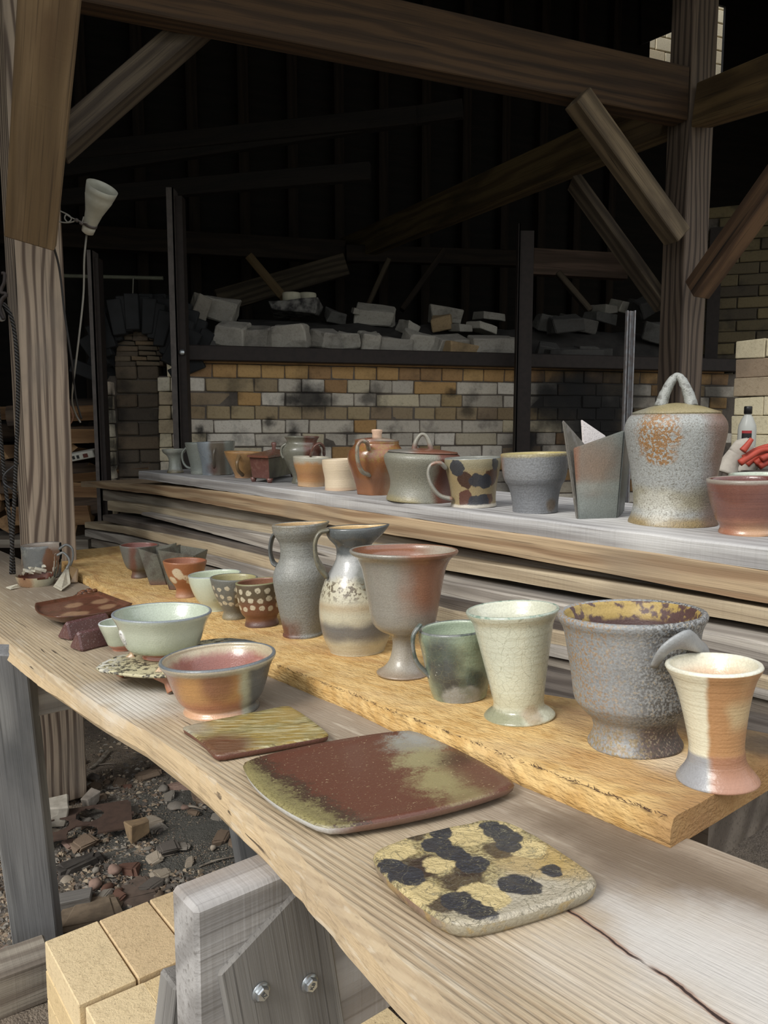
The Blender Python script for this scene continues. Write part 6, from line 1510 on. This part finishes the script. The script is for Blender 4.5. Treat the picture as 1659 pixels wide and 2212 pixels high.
cable('wire_rope', [(8, 655, 2.1), (26, 690, 2.1), (36, 760, 2.1), (39, 850, 2.1), (36, 960, 2.1), (31, 1080, 2.1), (27, 1160, 2.1), (24, 1240, 2.1)], .0055, m_rope, 'dark twisted steel wire rope hanging in front of the left post', 'rope')
cable('wire_rope', [(-30, 640, 2.2), (-12, 800, 2.2), (3, 960, 2.2), (13, 1060, 2.2), (22, 1130, 2.15), (27, 1190, 2.13), (30, 1240, 2.13)], .0055, m_rope, 'second steel wire rope slanting in from the left edge', 'rope')
cable('wire', [(40, 1000, 2.12), (12, 1022, 2.1), (8, 1042, 2.1), (24, 1055, 2.1), (38, 1064, 2.12)], .0025, m_blk, 'thin loop of black wire tied round the wire ropes', 'wire')
# pulley with hook
Mq = Matrix.Translation(on_y(8, 655, 2.08)); pu = empty('pulley_block', Mq, 'small grey pulley block with a hook at the left edge beside the post', 'pulley')
add('hook', sweep_bm([Mq.inverted() @ on_y(*p) for p in ((4, 590, 2.08), (10, 592, 2.08), (9, 610, 2.08), (4, 622, 2.08), (3, 632, 2.08), (12, 634, 2.08), (13, 640, 2.08))], .0045), m_steel, parent=pu, M=Matrix(), smooth=True)
bm = lathe_bm([(0, -.012), (.034, -.012), (.034, -.006), (.024, 0), (.034, .006), (.034, .012), (0, .012)], 28)
add('sheave', bm, m_zinc, parent=pu, M=Matrix.Translation((-.028, .0, -.018)) @ Matrix.Rotation(1.2, 4, 'Y'))
add('shackle', sweep_bm([Mq.inverted() @ on_y(*p) for p in ((14, 638, 2.08), (4, 648, 2.08), (0, 670, 2.08), (8, 690, 2.08))], .005), m_steel, parent=pu, M=Matrix(), smooth=True)
# clamp lamp
m_lamp = plain('lamp_white_enamel', (168, 166, 150), .45, .0, .25, 40)
s0 = on_y(190, 499, 2.48); s1 = on_y(221, 404, 2.42); ax = (s1 - s0).normalized(); Ll = (s1 - s0).length
lamp = empty('clamp_lamp', frame(s0, (1, 0, 0), ax), 'white clamp lamp pointing up, fixed beside the brace board at the left', 'lamp')
MLp = Matrix.Translation(s0) @ Vector((0, 0, 1)).rotation_difference(ax).to_matrix().to_4x4(); lamp.matrix_world = MLp
S = lambda v: Ll * v
prof = [(.020, S(.17)), (.0225, S(.28)), (.026, S(.42)), (.034, S(.60)), (.041, S(.75)), (.0405, S(.76)), (.044, S(.87)), (.0445, S(.885)), (.047, S(1.0))]
full = prof + [(r - .002, z) for r, z in reversed(prof)]
add('shade', lathe_bm(full + [full[0]], 40), m_lamp, parent=lamp, M=Matrix(), smooth=True)
add('socket', lathe_bm([(0, S(-.07)), (.010, S(-.06)), (.018, S(-.03)), (.0195, S(.06)), (.0195, S(.12)), (0, S(.13))], 28), plain('lamp_socket_white', (188, 184, 168), .5), parent=lamp, M=Matrix(), smooth=True)
add('collar', lathe_bm([(.0185, S(.12)), (.022, S(.13)), (.022, S(.18)), (.0185, S(.19))], 28), m_steel2, parent=lamp, M=Matrix(), smooth=True)
bulb = add('bulb', lathe_bm([(0, S(.3)), (.014, S(.3)), (.026, S(.62)), (.02, S(.75)), (0, S(.8))], 24), m_lamp, parent=lamp, M=Matrix(), smooth=True)
for pts in (((190, 482), (178, 480), (163, 474), (152, 469), (143, 464), (140, 472), (147, 480), (154, 474), (150, 466), (135, 458), (118, 452)), ((163, 474), (158, 479), (140, 481), (116, 476)), ((176, 486), (181, 468))):
    bm = sweep_bm([MLp.inverted() @ on_y(x, y, 2.44) for x, y in pts], .0022, seg=6, n=4); add('clamp_wire', bm, m_wcab, parent=lamp, M=Matrix(), smooth=True)
for px, py in ((176, 482), (166, 476)):
    c = MLp.inverted() @ on_y(px, py, 2.44); bm = lathe_bm([(0, -.006), (.006, -.005), (.006, .005), (0, .006)], 10); add('wing_nut', bm, m_steel2, parent=lamp, M=Matrix.Translation(c) @ Matrix.Rotation(1.2, 4, 'X'))
# hanging tube (pale pipe) at the back left
bm = sweep_bm([Vector((0, 0, 0)), on_y(352, 601, 4.6) - on_y(100, 595, 4.6)], .011, seg=12, n=1)
tag(add('conduit', bm, plain('pale_conduit', (120, 122, 104), .5), M=Matrix.Translation(on_y(100, 595, 4.6))), 'pale horizontal conduit at the back left, behind the steel uprights', 'pipe')
cable('hook_wire', [(288, 598, 4.58), (287, 630, 4.58), (285, 664, 4.58)], .004, m_wcab, 'thin wire dangling from the pale conduit', 'wire')
# grey channel standing at the right
Mch2 = Matrix.Translation(on_y(1346, 1110, 2.55) - Vector((0, 0, .3))); hch = on_y(1346, 672, 2.55).z - Mch2.translation.z
bm = box_bm(-.014, .014, 0, .004, 0, hch); box_bm(-.014, -.010, -.016, 0, 0, hch, bm=bm); box_bm(.010, .014, -.016, 0, 0, hch, bm=bm); box_bm(-.002, .002, -.006, 0, 0, hch, bm=bm)
Mch2.translation.z -= 0; ch = tag(add('steel_channel', bm, plain('galvanised_channel', (116, 118, 122), .45, .4, .5, 60, .3, (92, 62, 44)), M=Matrix.Translation((Mch2.translation.x, Mch2.translation.y, 0)) ), 'slim grey steel channel standing between the slab vase and the big jar', 'post')
for v in ch.data.vertices:
    if v.co.z > .01: v.co.z = on_y(1346, 672, 2.55).z
# white bricks low behind the big jar
for i, (x0, x1, y0, y1) in enumerate(((1352, 1368, 1035, 1073), (1352, 1370, 1075, 1112))):
    p = on_y(x0, y1, 2.1); q = on_y(x1 + 30, y0, 2.1); me = brick_mesh(q.x - p.x, .11, q.z - p.z - .003, 700 + i); me.materials.append(m_rs)
    pass
# bench with bottle, gloves at the right edge
bp = on_y(1572, 1012, 2.45); BZ_ = 1.115
tag(add('bench_board', box_bm(0, .9, 0, .5, -.04, 0, .003), w_dark, M=Matrix.Translation((bp.x + .0, 2.28, BZ_))), 'dark board carrying the bottle and gloves at the right edge', 'board')
post_ = tag(add('bench_support', box_bm(0, .09, 0, .09, 0, BZ_ - .04, .003), w_dark, M=Matrix.Translation((bp.x + .45, 2.5, 0))), 'upright timber under the board that carries the gloves', 'post')
g = G('clear_bottle_plastic'); g.b.inputs['Transmission Weight'].default_value = .35; g.b.inputs['IOR'].default_value = 1.2; m_bot = g.fin(lin((200, 202, 196)), .2)
bb = on_y(1611, 985, 2.62); MBt = Matrix.Translation((bb.x, 2.62, BZ_)); bot = empty('bottle', MBt, 'clear plastic bottle with black cap and black-and-red label at the right edge', 'bottle')
hb = on_y(1611, 880, 2.62).z - BZ_; rb_ = 40 / 2 * 2.62 / F / 1.08
add('flask', lathe_bm([(0, 0), (rb_ * .9, 0), (rb_, .008), (rb_, hb * .62), (rb_ * .93, hb * .70), (rb_ * .6, hb * .82), (rb_ * .36, hb * .88), (rb_ * .36, hb * .91)] + [(rb_ * .30, hb * .91), (rb_ * .54, hb * .81), (rb_ * .93, hb * .6), (rb_ * .93, .012), (0, .008)], 36), m_bot, parent=bot, M=Matrix(), smooth=True)
add('cap', lathe_bm([(0, hb * .89), (rb_ * .45, hb * .89), (rb_ * .45, hb * 1.0), (rb_ * .4, hb * 1.02), (0, hb * 1.02)], 28), plain('black_cap', (26, 26, 28), .4), parent=bot, M=Matrix(), smooth=True)
def label_patch(a0, a1, z0, z1, mat, r):
    bm = bmesh.new(); n = 10; A = [(bm.verts.new((r * math.cos(a), r * math.sin(a), z0)), bm.verts.new((r * math.cos(a), r * math.sin(a), z1)), bm.verts.new(((r + .0004) * math.cos(a), (r + .0004) * math.sin(a), z0)), bm.verts.new(((r + .0004) * math.cos(a), (r + .0004) * math.sin(a), z1))) for a in [a0 + (a1 - a0) * k / n for k in range(n + 1)]]
    for p, q in zip(A, A[1:]): bm.faces.new((p[0], q[0], q[1], p[1])); bm.faces.new((p[2], q[2], q[3], p[3])); bm.faces.new((p[1], q[1], q[3], p[3])); bm.faces.new((p[0], q[0], q[2], p[2]))
    return bm
va = math.atan2(-2.62, -bb.x); lb_o = add('label', label_patch(va - .55, va + .50, .01, hb * .56, plain('label_black', (22, 20, 22), .35), rb_ + .0006), plain('label_black', (22, 20, 22), .35), parent=bot, M=Matrix())
add('label_band', label_patch(va - .55, va + .50, hb * .56, hb * .605, None, rb_ + .0006), plain('label_red', (164, 36, 40), .4), parent=lb_o, M=Matrix())
add('label_foot', label_patch(va - 1.35, va - .55, .005, hb * .16, None, rb_ + .0006), plain('label_red2', (164, 36, 40), .4), parent=lb_o, M=Matrix())
nv = Vector((math.cos(va), math.sin(va), 0)); tm = text_mesh('ntia', .040, .0005)
add('label_text', tm, plain('label_white', (225, 225, 225), .5), parent=lb_o, M=frame(nv * (rb_ + .0016) + Vector((0, 0, hb * .34)), (0, 0, 1), nv))
# gloves
m_gg = plain('glove_grey_cloth', (168, 160, 148), .95, 0, .4, 40, .5); m_gr = plain('glove_red_rubber', (176, 58, 38), .6, 0, .3, 40, .3)
def glove(label, cuff, palm, fingers, Y, thumb, fm):
    c = on_y(cuff[0][0], cuff[0][1], Y); M = Matrix.Translation(c); rt = empty('work_glove', M, label, 'glove'); I = M.inverted()
    P = [I @ on_y(x, y, Y) for x, y in cuff]; add('cuff', sweep_bm(P, .030, .018, side=(0, 1, 0), taper=(1.2, .95, .9), n=5), m_gg, parent=rt, M=Matrix(), smooth=True)
    P = [I @ on_y(x, y, Y) for x, y in palm]; add('palm', sweep_bm(P, .032, .016, side=(0, 1, 0), taper=(.9, 1.1, .8), n=5), m_gg if fm == 0 else m_gr, parent=rt, M=Matrix(), smooth=True)
    for i, f in enumerate(fingers + [thumb]):
        P = [I @ on_y(x, y, Y - .012 - .008 * i) for x, y in f]; add('finger' if f is not thumb else 'thumb', sweep_bm(P, .009, .008, side=(0, 1, 0), taper=(1.2, 1, .75), n=5), m_gr, parent=rt, M=Matrix(), smooth=True)
    return rt
glove('grey and red work glove lying with its pale cuff towards the big jar', [(1568, 1022), (1577, 1000), (1590, 982)], [(1588, 985), (1604, 972), (1622, 962)], [[(1612, 984), (1632, 974), (1652, 966), (1668, 962)], [(1606, 990), (1630, 980), (1652, 974), (1672, 972)], [(1598, 1000), (1622, 985), (1646, 972), (1668, 972)]], 2.28, [(1604, 974), (1614, 962), (1624, 948)], 0)
glove('second red work glove lying under the first one, at the very right edge', [(1604, 1024), (1612, 1010), (1622, 998)], [(1618, 1000), (1634, 988), (1648, 980)], [[(1612, 1004), (1630, 988), (1654, 974), (1676, 968)], [(1632, 1002), (1650, 990), (1674, 984)], [(1640, 1008), (1660, 998), (1680, 994)]], 2.38, [(1644, 992), (1660, 984), (1668, 980)], 0)
pot('dish', 'pale celadon-rimmed bowl mostly hidden behind the red-brown bowl', 'bowl', SF, (1652, 1105, 46), (1655, 1026), [(1100, 46), (1085, 55), (1060, 70), (1040, 80), (1026, 84)], g_cb, g_cbin, .005, flat=True)

# ------------------------------------------------------------------ ground litter, left
def gz(x, y): return .035 * noise.noise(Vector((x * 1.7, y * 1.7, 0))) + .012 * noise.noise(Vector((x * 7, y * 7, 3))) - .02
def gp(px, py): 
    p = on_z(px, py, 0)
    for _ in range(4): p = on_z(px, py, gz(p.x, p.y))
    return p
def stonem(name, c, c2): return plain(name, c, .9, 0, .6, 36, .6, c2)
ms = [stonem('stone_grey', (146, 138, 126), (92, 86, 78)), stonem('stone_brown', (138, 116, 94), (90, 74, 62)), stonem('stone_pink', (158, 128, 112), (112, 90, 80)), stonem('stone_red', (116, 80, 64), (84, 58, 48)), stonem('stone_pale', (180, 166, 146), (128, 114, 98)), stonem('slate_dark', (108, 100, 92), (70, 64, 60))]
def rock(seed, size, sq=.6, sub=2, sharp=0):
    r = random.Random(seed); bm = bmesh.new()
    if sharp: 
        bmesh.ops.create_cube(bm, size=1); 
        for v in bm.verts: v.co += Vector([r.uniform(-.22, .22) for _ in range(3)])
        bmesh.ops.bevel(bm, geom=list(bm.edges), offset=.15, segments=2, affect='EDGES')
    else: bmesh.ops.create_icosphere(bm, subdivisions=sub, radius=.5)
    for v in bm.verts:
        v.co += Vector((noise.noise(v.co * 2.2 + Vector((seed, 0, 0))), noise.noise(v.co * 2.2 + Vector((0, seed, 0))), noise.noise(v.co * 2.2 + Vector((0, 0, seed))))) * .16
        v.co.z *= sq; v.co *= size
    me = bpy.data.meshes.new('rock'); bm.to_mesh(me); bm.free()
    if not sharp: me.shade_smooth()
    return me
def place_rock(name, px, py, w, sq, m, label, cat, seed, sharp=0, rot=None, asp=1, up=.35, group=None):
    p = gp(px, py); size = w * depth(p) / F; me = rock(seed, size, sq, 2, sharp); me.materials.append(m)
    return inst(name, me, Matrix.Translation(p + Vector((0, 0, size * sq * up))) @ Matrix.Rotation(rot if rot is not None else R.uniform(0, 3), 4, 'Z') @ Matrix.Diagonal((1, asp, 1, 1)), label=label, cat=cat, group=group)
me = rubble_mesh(.085, .07, .062, 801, stonem('white_firebrick_lump', (196, 188, 172), (150, 140, 124)), .2)
p = gp(112, 1782); inst('brick_lump', me, Matrix.Translation(p) @ Matrix.Rotation(.4, 4, 'Z'), label='white brick lump at the foot of the left post', cat='brick')
me = rubble_mesh(.055, .05, .048, 802, stonem('tan_brick_lump', (160, 132, 96), (116, 96, 74)), .3)
p = gp(296, 1818); inst('brick_lump', me, Matrix.Translation(p) @ Matrix.Rotation(.7, 4, 'Z'), label='tan broken brick lump in the middle of the ground litter', cat='brick')
me = rubble_mesh(.055, .05, .04, 803, stonem('grey_brick_lump', (150, 140, 128), (92, 84, 76)), .3)
p = gp(200, 1745); inst('brick_lump', me, Matrix.Translation(p) @ Matrix.Rotation(1.1, 4, 'Z'), label='grey angular brick lump to the right of the post foot', cat='brick')
place_rock('pebble', 206, 1918, 27, .85, ms[2], 'round pinkish pebble in front of the flat flagstone', 'pebble', 811)
place_rock('pebble', 247, 1888, 30, .8, ms[2], 'larger dull pink pebble above the round pinkish one', 'pebble', 812)
place_rock('pebble', 208, 1884, 16, .8, ms[0], 'small grey-green pebble left of the larger pink one', 'pebble', 813)
place_rock('pebble', 460, 1835, 13, .9, ms[4], 'pale two-lobed pebble on the grey grit patch', 'pebble', 814)
place_rock('flagstone', 195, 1975, 130, .16, stonem('flag_brown', (134, 116, 94), (92, 78, 64)), 'flat brown flagstone behind the brick pile', 'stone', 815, sharp=1, rot=.3, asp=.75)
place_rock('flagstone', 295, 1925, 80, .10, stonem('flag_grey', (110, 92, 80), (78, 68, 60)), 'thin purplish grey slab to the right of the pebbles', 'stone', 816, sharp=1, rot=.9, asp=.9)
place_rock('bark_piece', 182, 1868, 88, .22, stonem('bark_dark', (74, 68, 62), (42, 38, 35)), 'dark rough piece of bark below the rusty plate', 'bark', 817, sharp=1, rot=.75, asp=.45)
p = gp(150, 1960); inst('wood_offcut', rubble_mesh(.11, .05, .03, 818, w_leg, .12), Matrix.Translation(p) @ Matrix.Rotation(.35, 4, 'Z'), label='short grey wood offcut beside the flat flagstone', cat='wood')
# rusty plate with round holes
bm = bmesh.new(); p = gp(180, 1795); Mr = Matrix.Translation(p + Vector((0, 0, .03))) @ Matrix.Rotation(.35, 4, 'Z') @ Matrix.Rotation(.06, 4, 'X')
holes = [(-.075, .0, .036), (.02, .03, .04), (.0, -.07, .045)]; nx_, ny_ = 46, 34
gvt = {}
def inside(x, y): return abs(x) < .15 - .1 * abs(y) and abs(y) < .085 and all((x - a) ** 2 + (y - b) ** 2 > r * r for a, b, r in holes)
for i in range(nx_):
    for j in range(ny_):
        x0 = -.16 + .32 * i / nx_; y0 = -.11 + .22 * j / ny_; dx = .32 / nx_; dy = .22 / ny_
        if inside(x0 + dx / 2, y0 + dy / 2):
            vs = []
            for a, b in ((i, j), (i + 1, j), (i + 1, j + 1), (i, j + 1)):
                if (a, b) not in gvt: gvt[(a, b)] = bm.verts.new((-.16 + .32 * a / nx_, -.11 + .22 * b / ny_, 0))
                vs.append(gvt[(a, b)])
            bm.faces.new(vs)
for v in bm.verts:
    for a, b, r in holes:
        d = math.hypot(v.co.x - a, v.co.y - b)
        if d < r + .008 and d > 1e-4: v.co.x = a + (v.co.x - a) * max(d, r) / d; v.co.y = b + (v.co.y - b) * max(d, r) / d
ret = bmesh.ops.extrude_face_region(bm, geom=list(bm.faces)); bmesh.ops.translate(bm, vec=(0, 0, .005), verts=[v for v in ret['geom'] if isinstance(v, bmesh.types.BMVert)])
tag(add('rusty_plate', bm, plain('rusty_plate_brown', (92, 70, 58), .9, .1, .5, 40, .4, (60, 46, 40)), M=Mr), 'rusty steel plate with large round holes on the ground by the post', 'plate')
# sticks
for i, (pts, r, lb) in enumerate([([(195, 1664), (214, 1650), (228, 1632), (234, 1624)], .008, 'bent grey stick on bare dirt to the right of the post'), ([(200, 1656), (230, 1652), (250, 1652)], .004, 'thin straight twig beside the bent stick'), ([(290, 1845), (330, 1855), (380, 1848)], .004, 'thin curved twig across the grey grit'), ([(375, 1752), (410, 1745), (440, 1752)], .006, 'curled bark strip at the upper edge of the litter'), ([(150, 1760), (195, 1775), (225, 1784)], .005, 'grey twig lying over the rusty plate'), ([(430, 1875), (470, 1860), (520, 1850)], .004, 'dark twig close to the sawhorse beam')]):
    P = [gp(x, y) + Vector((0, 0, r)) for x, y in pts]; M = Matrix.Translation(P[0])
    tag(add('stick', sweep_bm([q - P[0] for q in P], r, r * .7, side=(0, 0, 1), taper=(.7, 1, .4), n=5, seg=7), w_drab, M=M, smooth=True), lb, 'stick')
# individual stones of the litter
zone_names = ('in the litter by the left post', 'in the litter near the grey grit patch', 'in the litter beside the brick pile', 'among the far litter under the plank edge')
rg_ = random.Random(21); cnt = 0
pool = [[rock(900 + k, 1, .6, 2, 0) for k in range(3)], [rock(930 + k, 1, .35, 2, 1) for k in range(4)]]
variants = {}
def stone_mesh(kind, k, mi):
    key = (kind, k, mi)
    if key not in variants:
        me = pool[kind][k].copy(); me.materials.append(ms[mi]); variants[key] = me
    return variants[key]
names = ('grey', 'brown', 'pinkish', 'brick-red', 'pale', 'dark slate')
tries = 0
while cnt < 150 and tries < 5000:
    tries += 1
    px = rg_.uniform(-40, 600); py = 1650 + 420 * rg_.random()
    if px > 165 + (py - 1520) * 1.5 + 60: continue
    if py < 1700 and rg_.random() < .75: continue
    if 340 < px and 1760 < py < 1880 and rg_.random() < .8: continue
    p = gp(px, py); w = (15 + 28 * rg_.random() ** 1.8) * depth(p) / F
    kind = rg_.random() < .6; mi = rg_.choices(range(6), (5, 4, 2, 1.3, 1.6, 5))[0]
    me = stone_mesh(int(kind), rg_.randrange(4 if kind else 3), mi)
    if kind: w *= 1.15
    z = 0 if px < 200 else 3 if py < 1780 else 1
    if py > 1900 and px < 300: z = 2
    inst('stone', me, Matrix.Translation(p + Vector((0, 0, w * .08))) @ Matrix.Rotation(rg_.uniform(0, 6.28), 4, 'Z') @ Matrix.Rotation(rg_.uniform(-.3, .3), 4, 'X') @ Matrix.Diagonal((w, w * rg_.uniform(.5, 1), w * rg_.uniform(.5, 1), 1)),
         label='small %s %s %s' % (names[mi], 'flat flake' if kind else 'pebble', zone_names[z]), cat='stone', group='small %s %s %s' % (names[mi], 'flakes' if kind else 'pebbles', zone_names[z]))
    cnt += 1
# countless grit and chips: one object
bm = bmesh.new(); rq = random.Random(2)
for i in range(20000):
    px = rq.uniform(-60, 640); py = 1560 + 520 * rq.random() ** .8
    grit = 340 < px < 560 and 1745 < py < 1880
    if py < 1680 and rq.random() < .6: continue
    p = gp(px, py); s = rq.uniform(.0015, .004) if (grit or rq.random() < .5) else rq.uniform(.004, .014); a = rq.uniform(0, 6.28)
    fl = rq.uniform(.15, .6); el = rq.uniform(.3, 1)
    c, sn = math.cos(a), math.sin(a)
    V = [bm.verts.new(p + Vector(((x * c - y * sn) * s, (x * sn + y * c) * s, z * s))) for x, y, z in ((1, 0, 0), (-.5, .8 * el, .05), (-.6, -.8 * el, 0), (.1, .1, fl + .1), (-.4, -.1, fl))]
    for f in ((0, 1, 3), (1, 4, 3), (1, 2, 4), (2, 0, 3), (2, 3, 4)):
        fc = bm.faces.new([V[k] for k in f]); fc.material_index = i % 4
tag(add('gravel', bm, [ms[0], ms[1], ms[5], stonem('chip_straw', (176, 158, 132), (120, 104, 86))]), 'fine gravel, clay chips and grit scattered over the dirt', 'gravel', kind='stuff')
# grey timber lying at the bottom left and a board at the far left
a = gp(-60, 2195); b = gp(108, 2130)
beam('ground_timber', a + Vector((0, 0, .05)), b + Vector((0, 0, .05)), .10, .10, w_drab, 'grey weathered timber lying on the ground in the bottom left corner', 'timber')
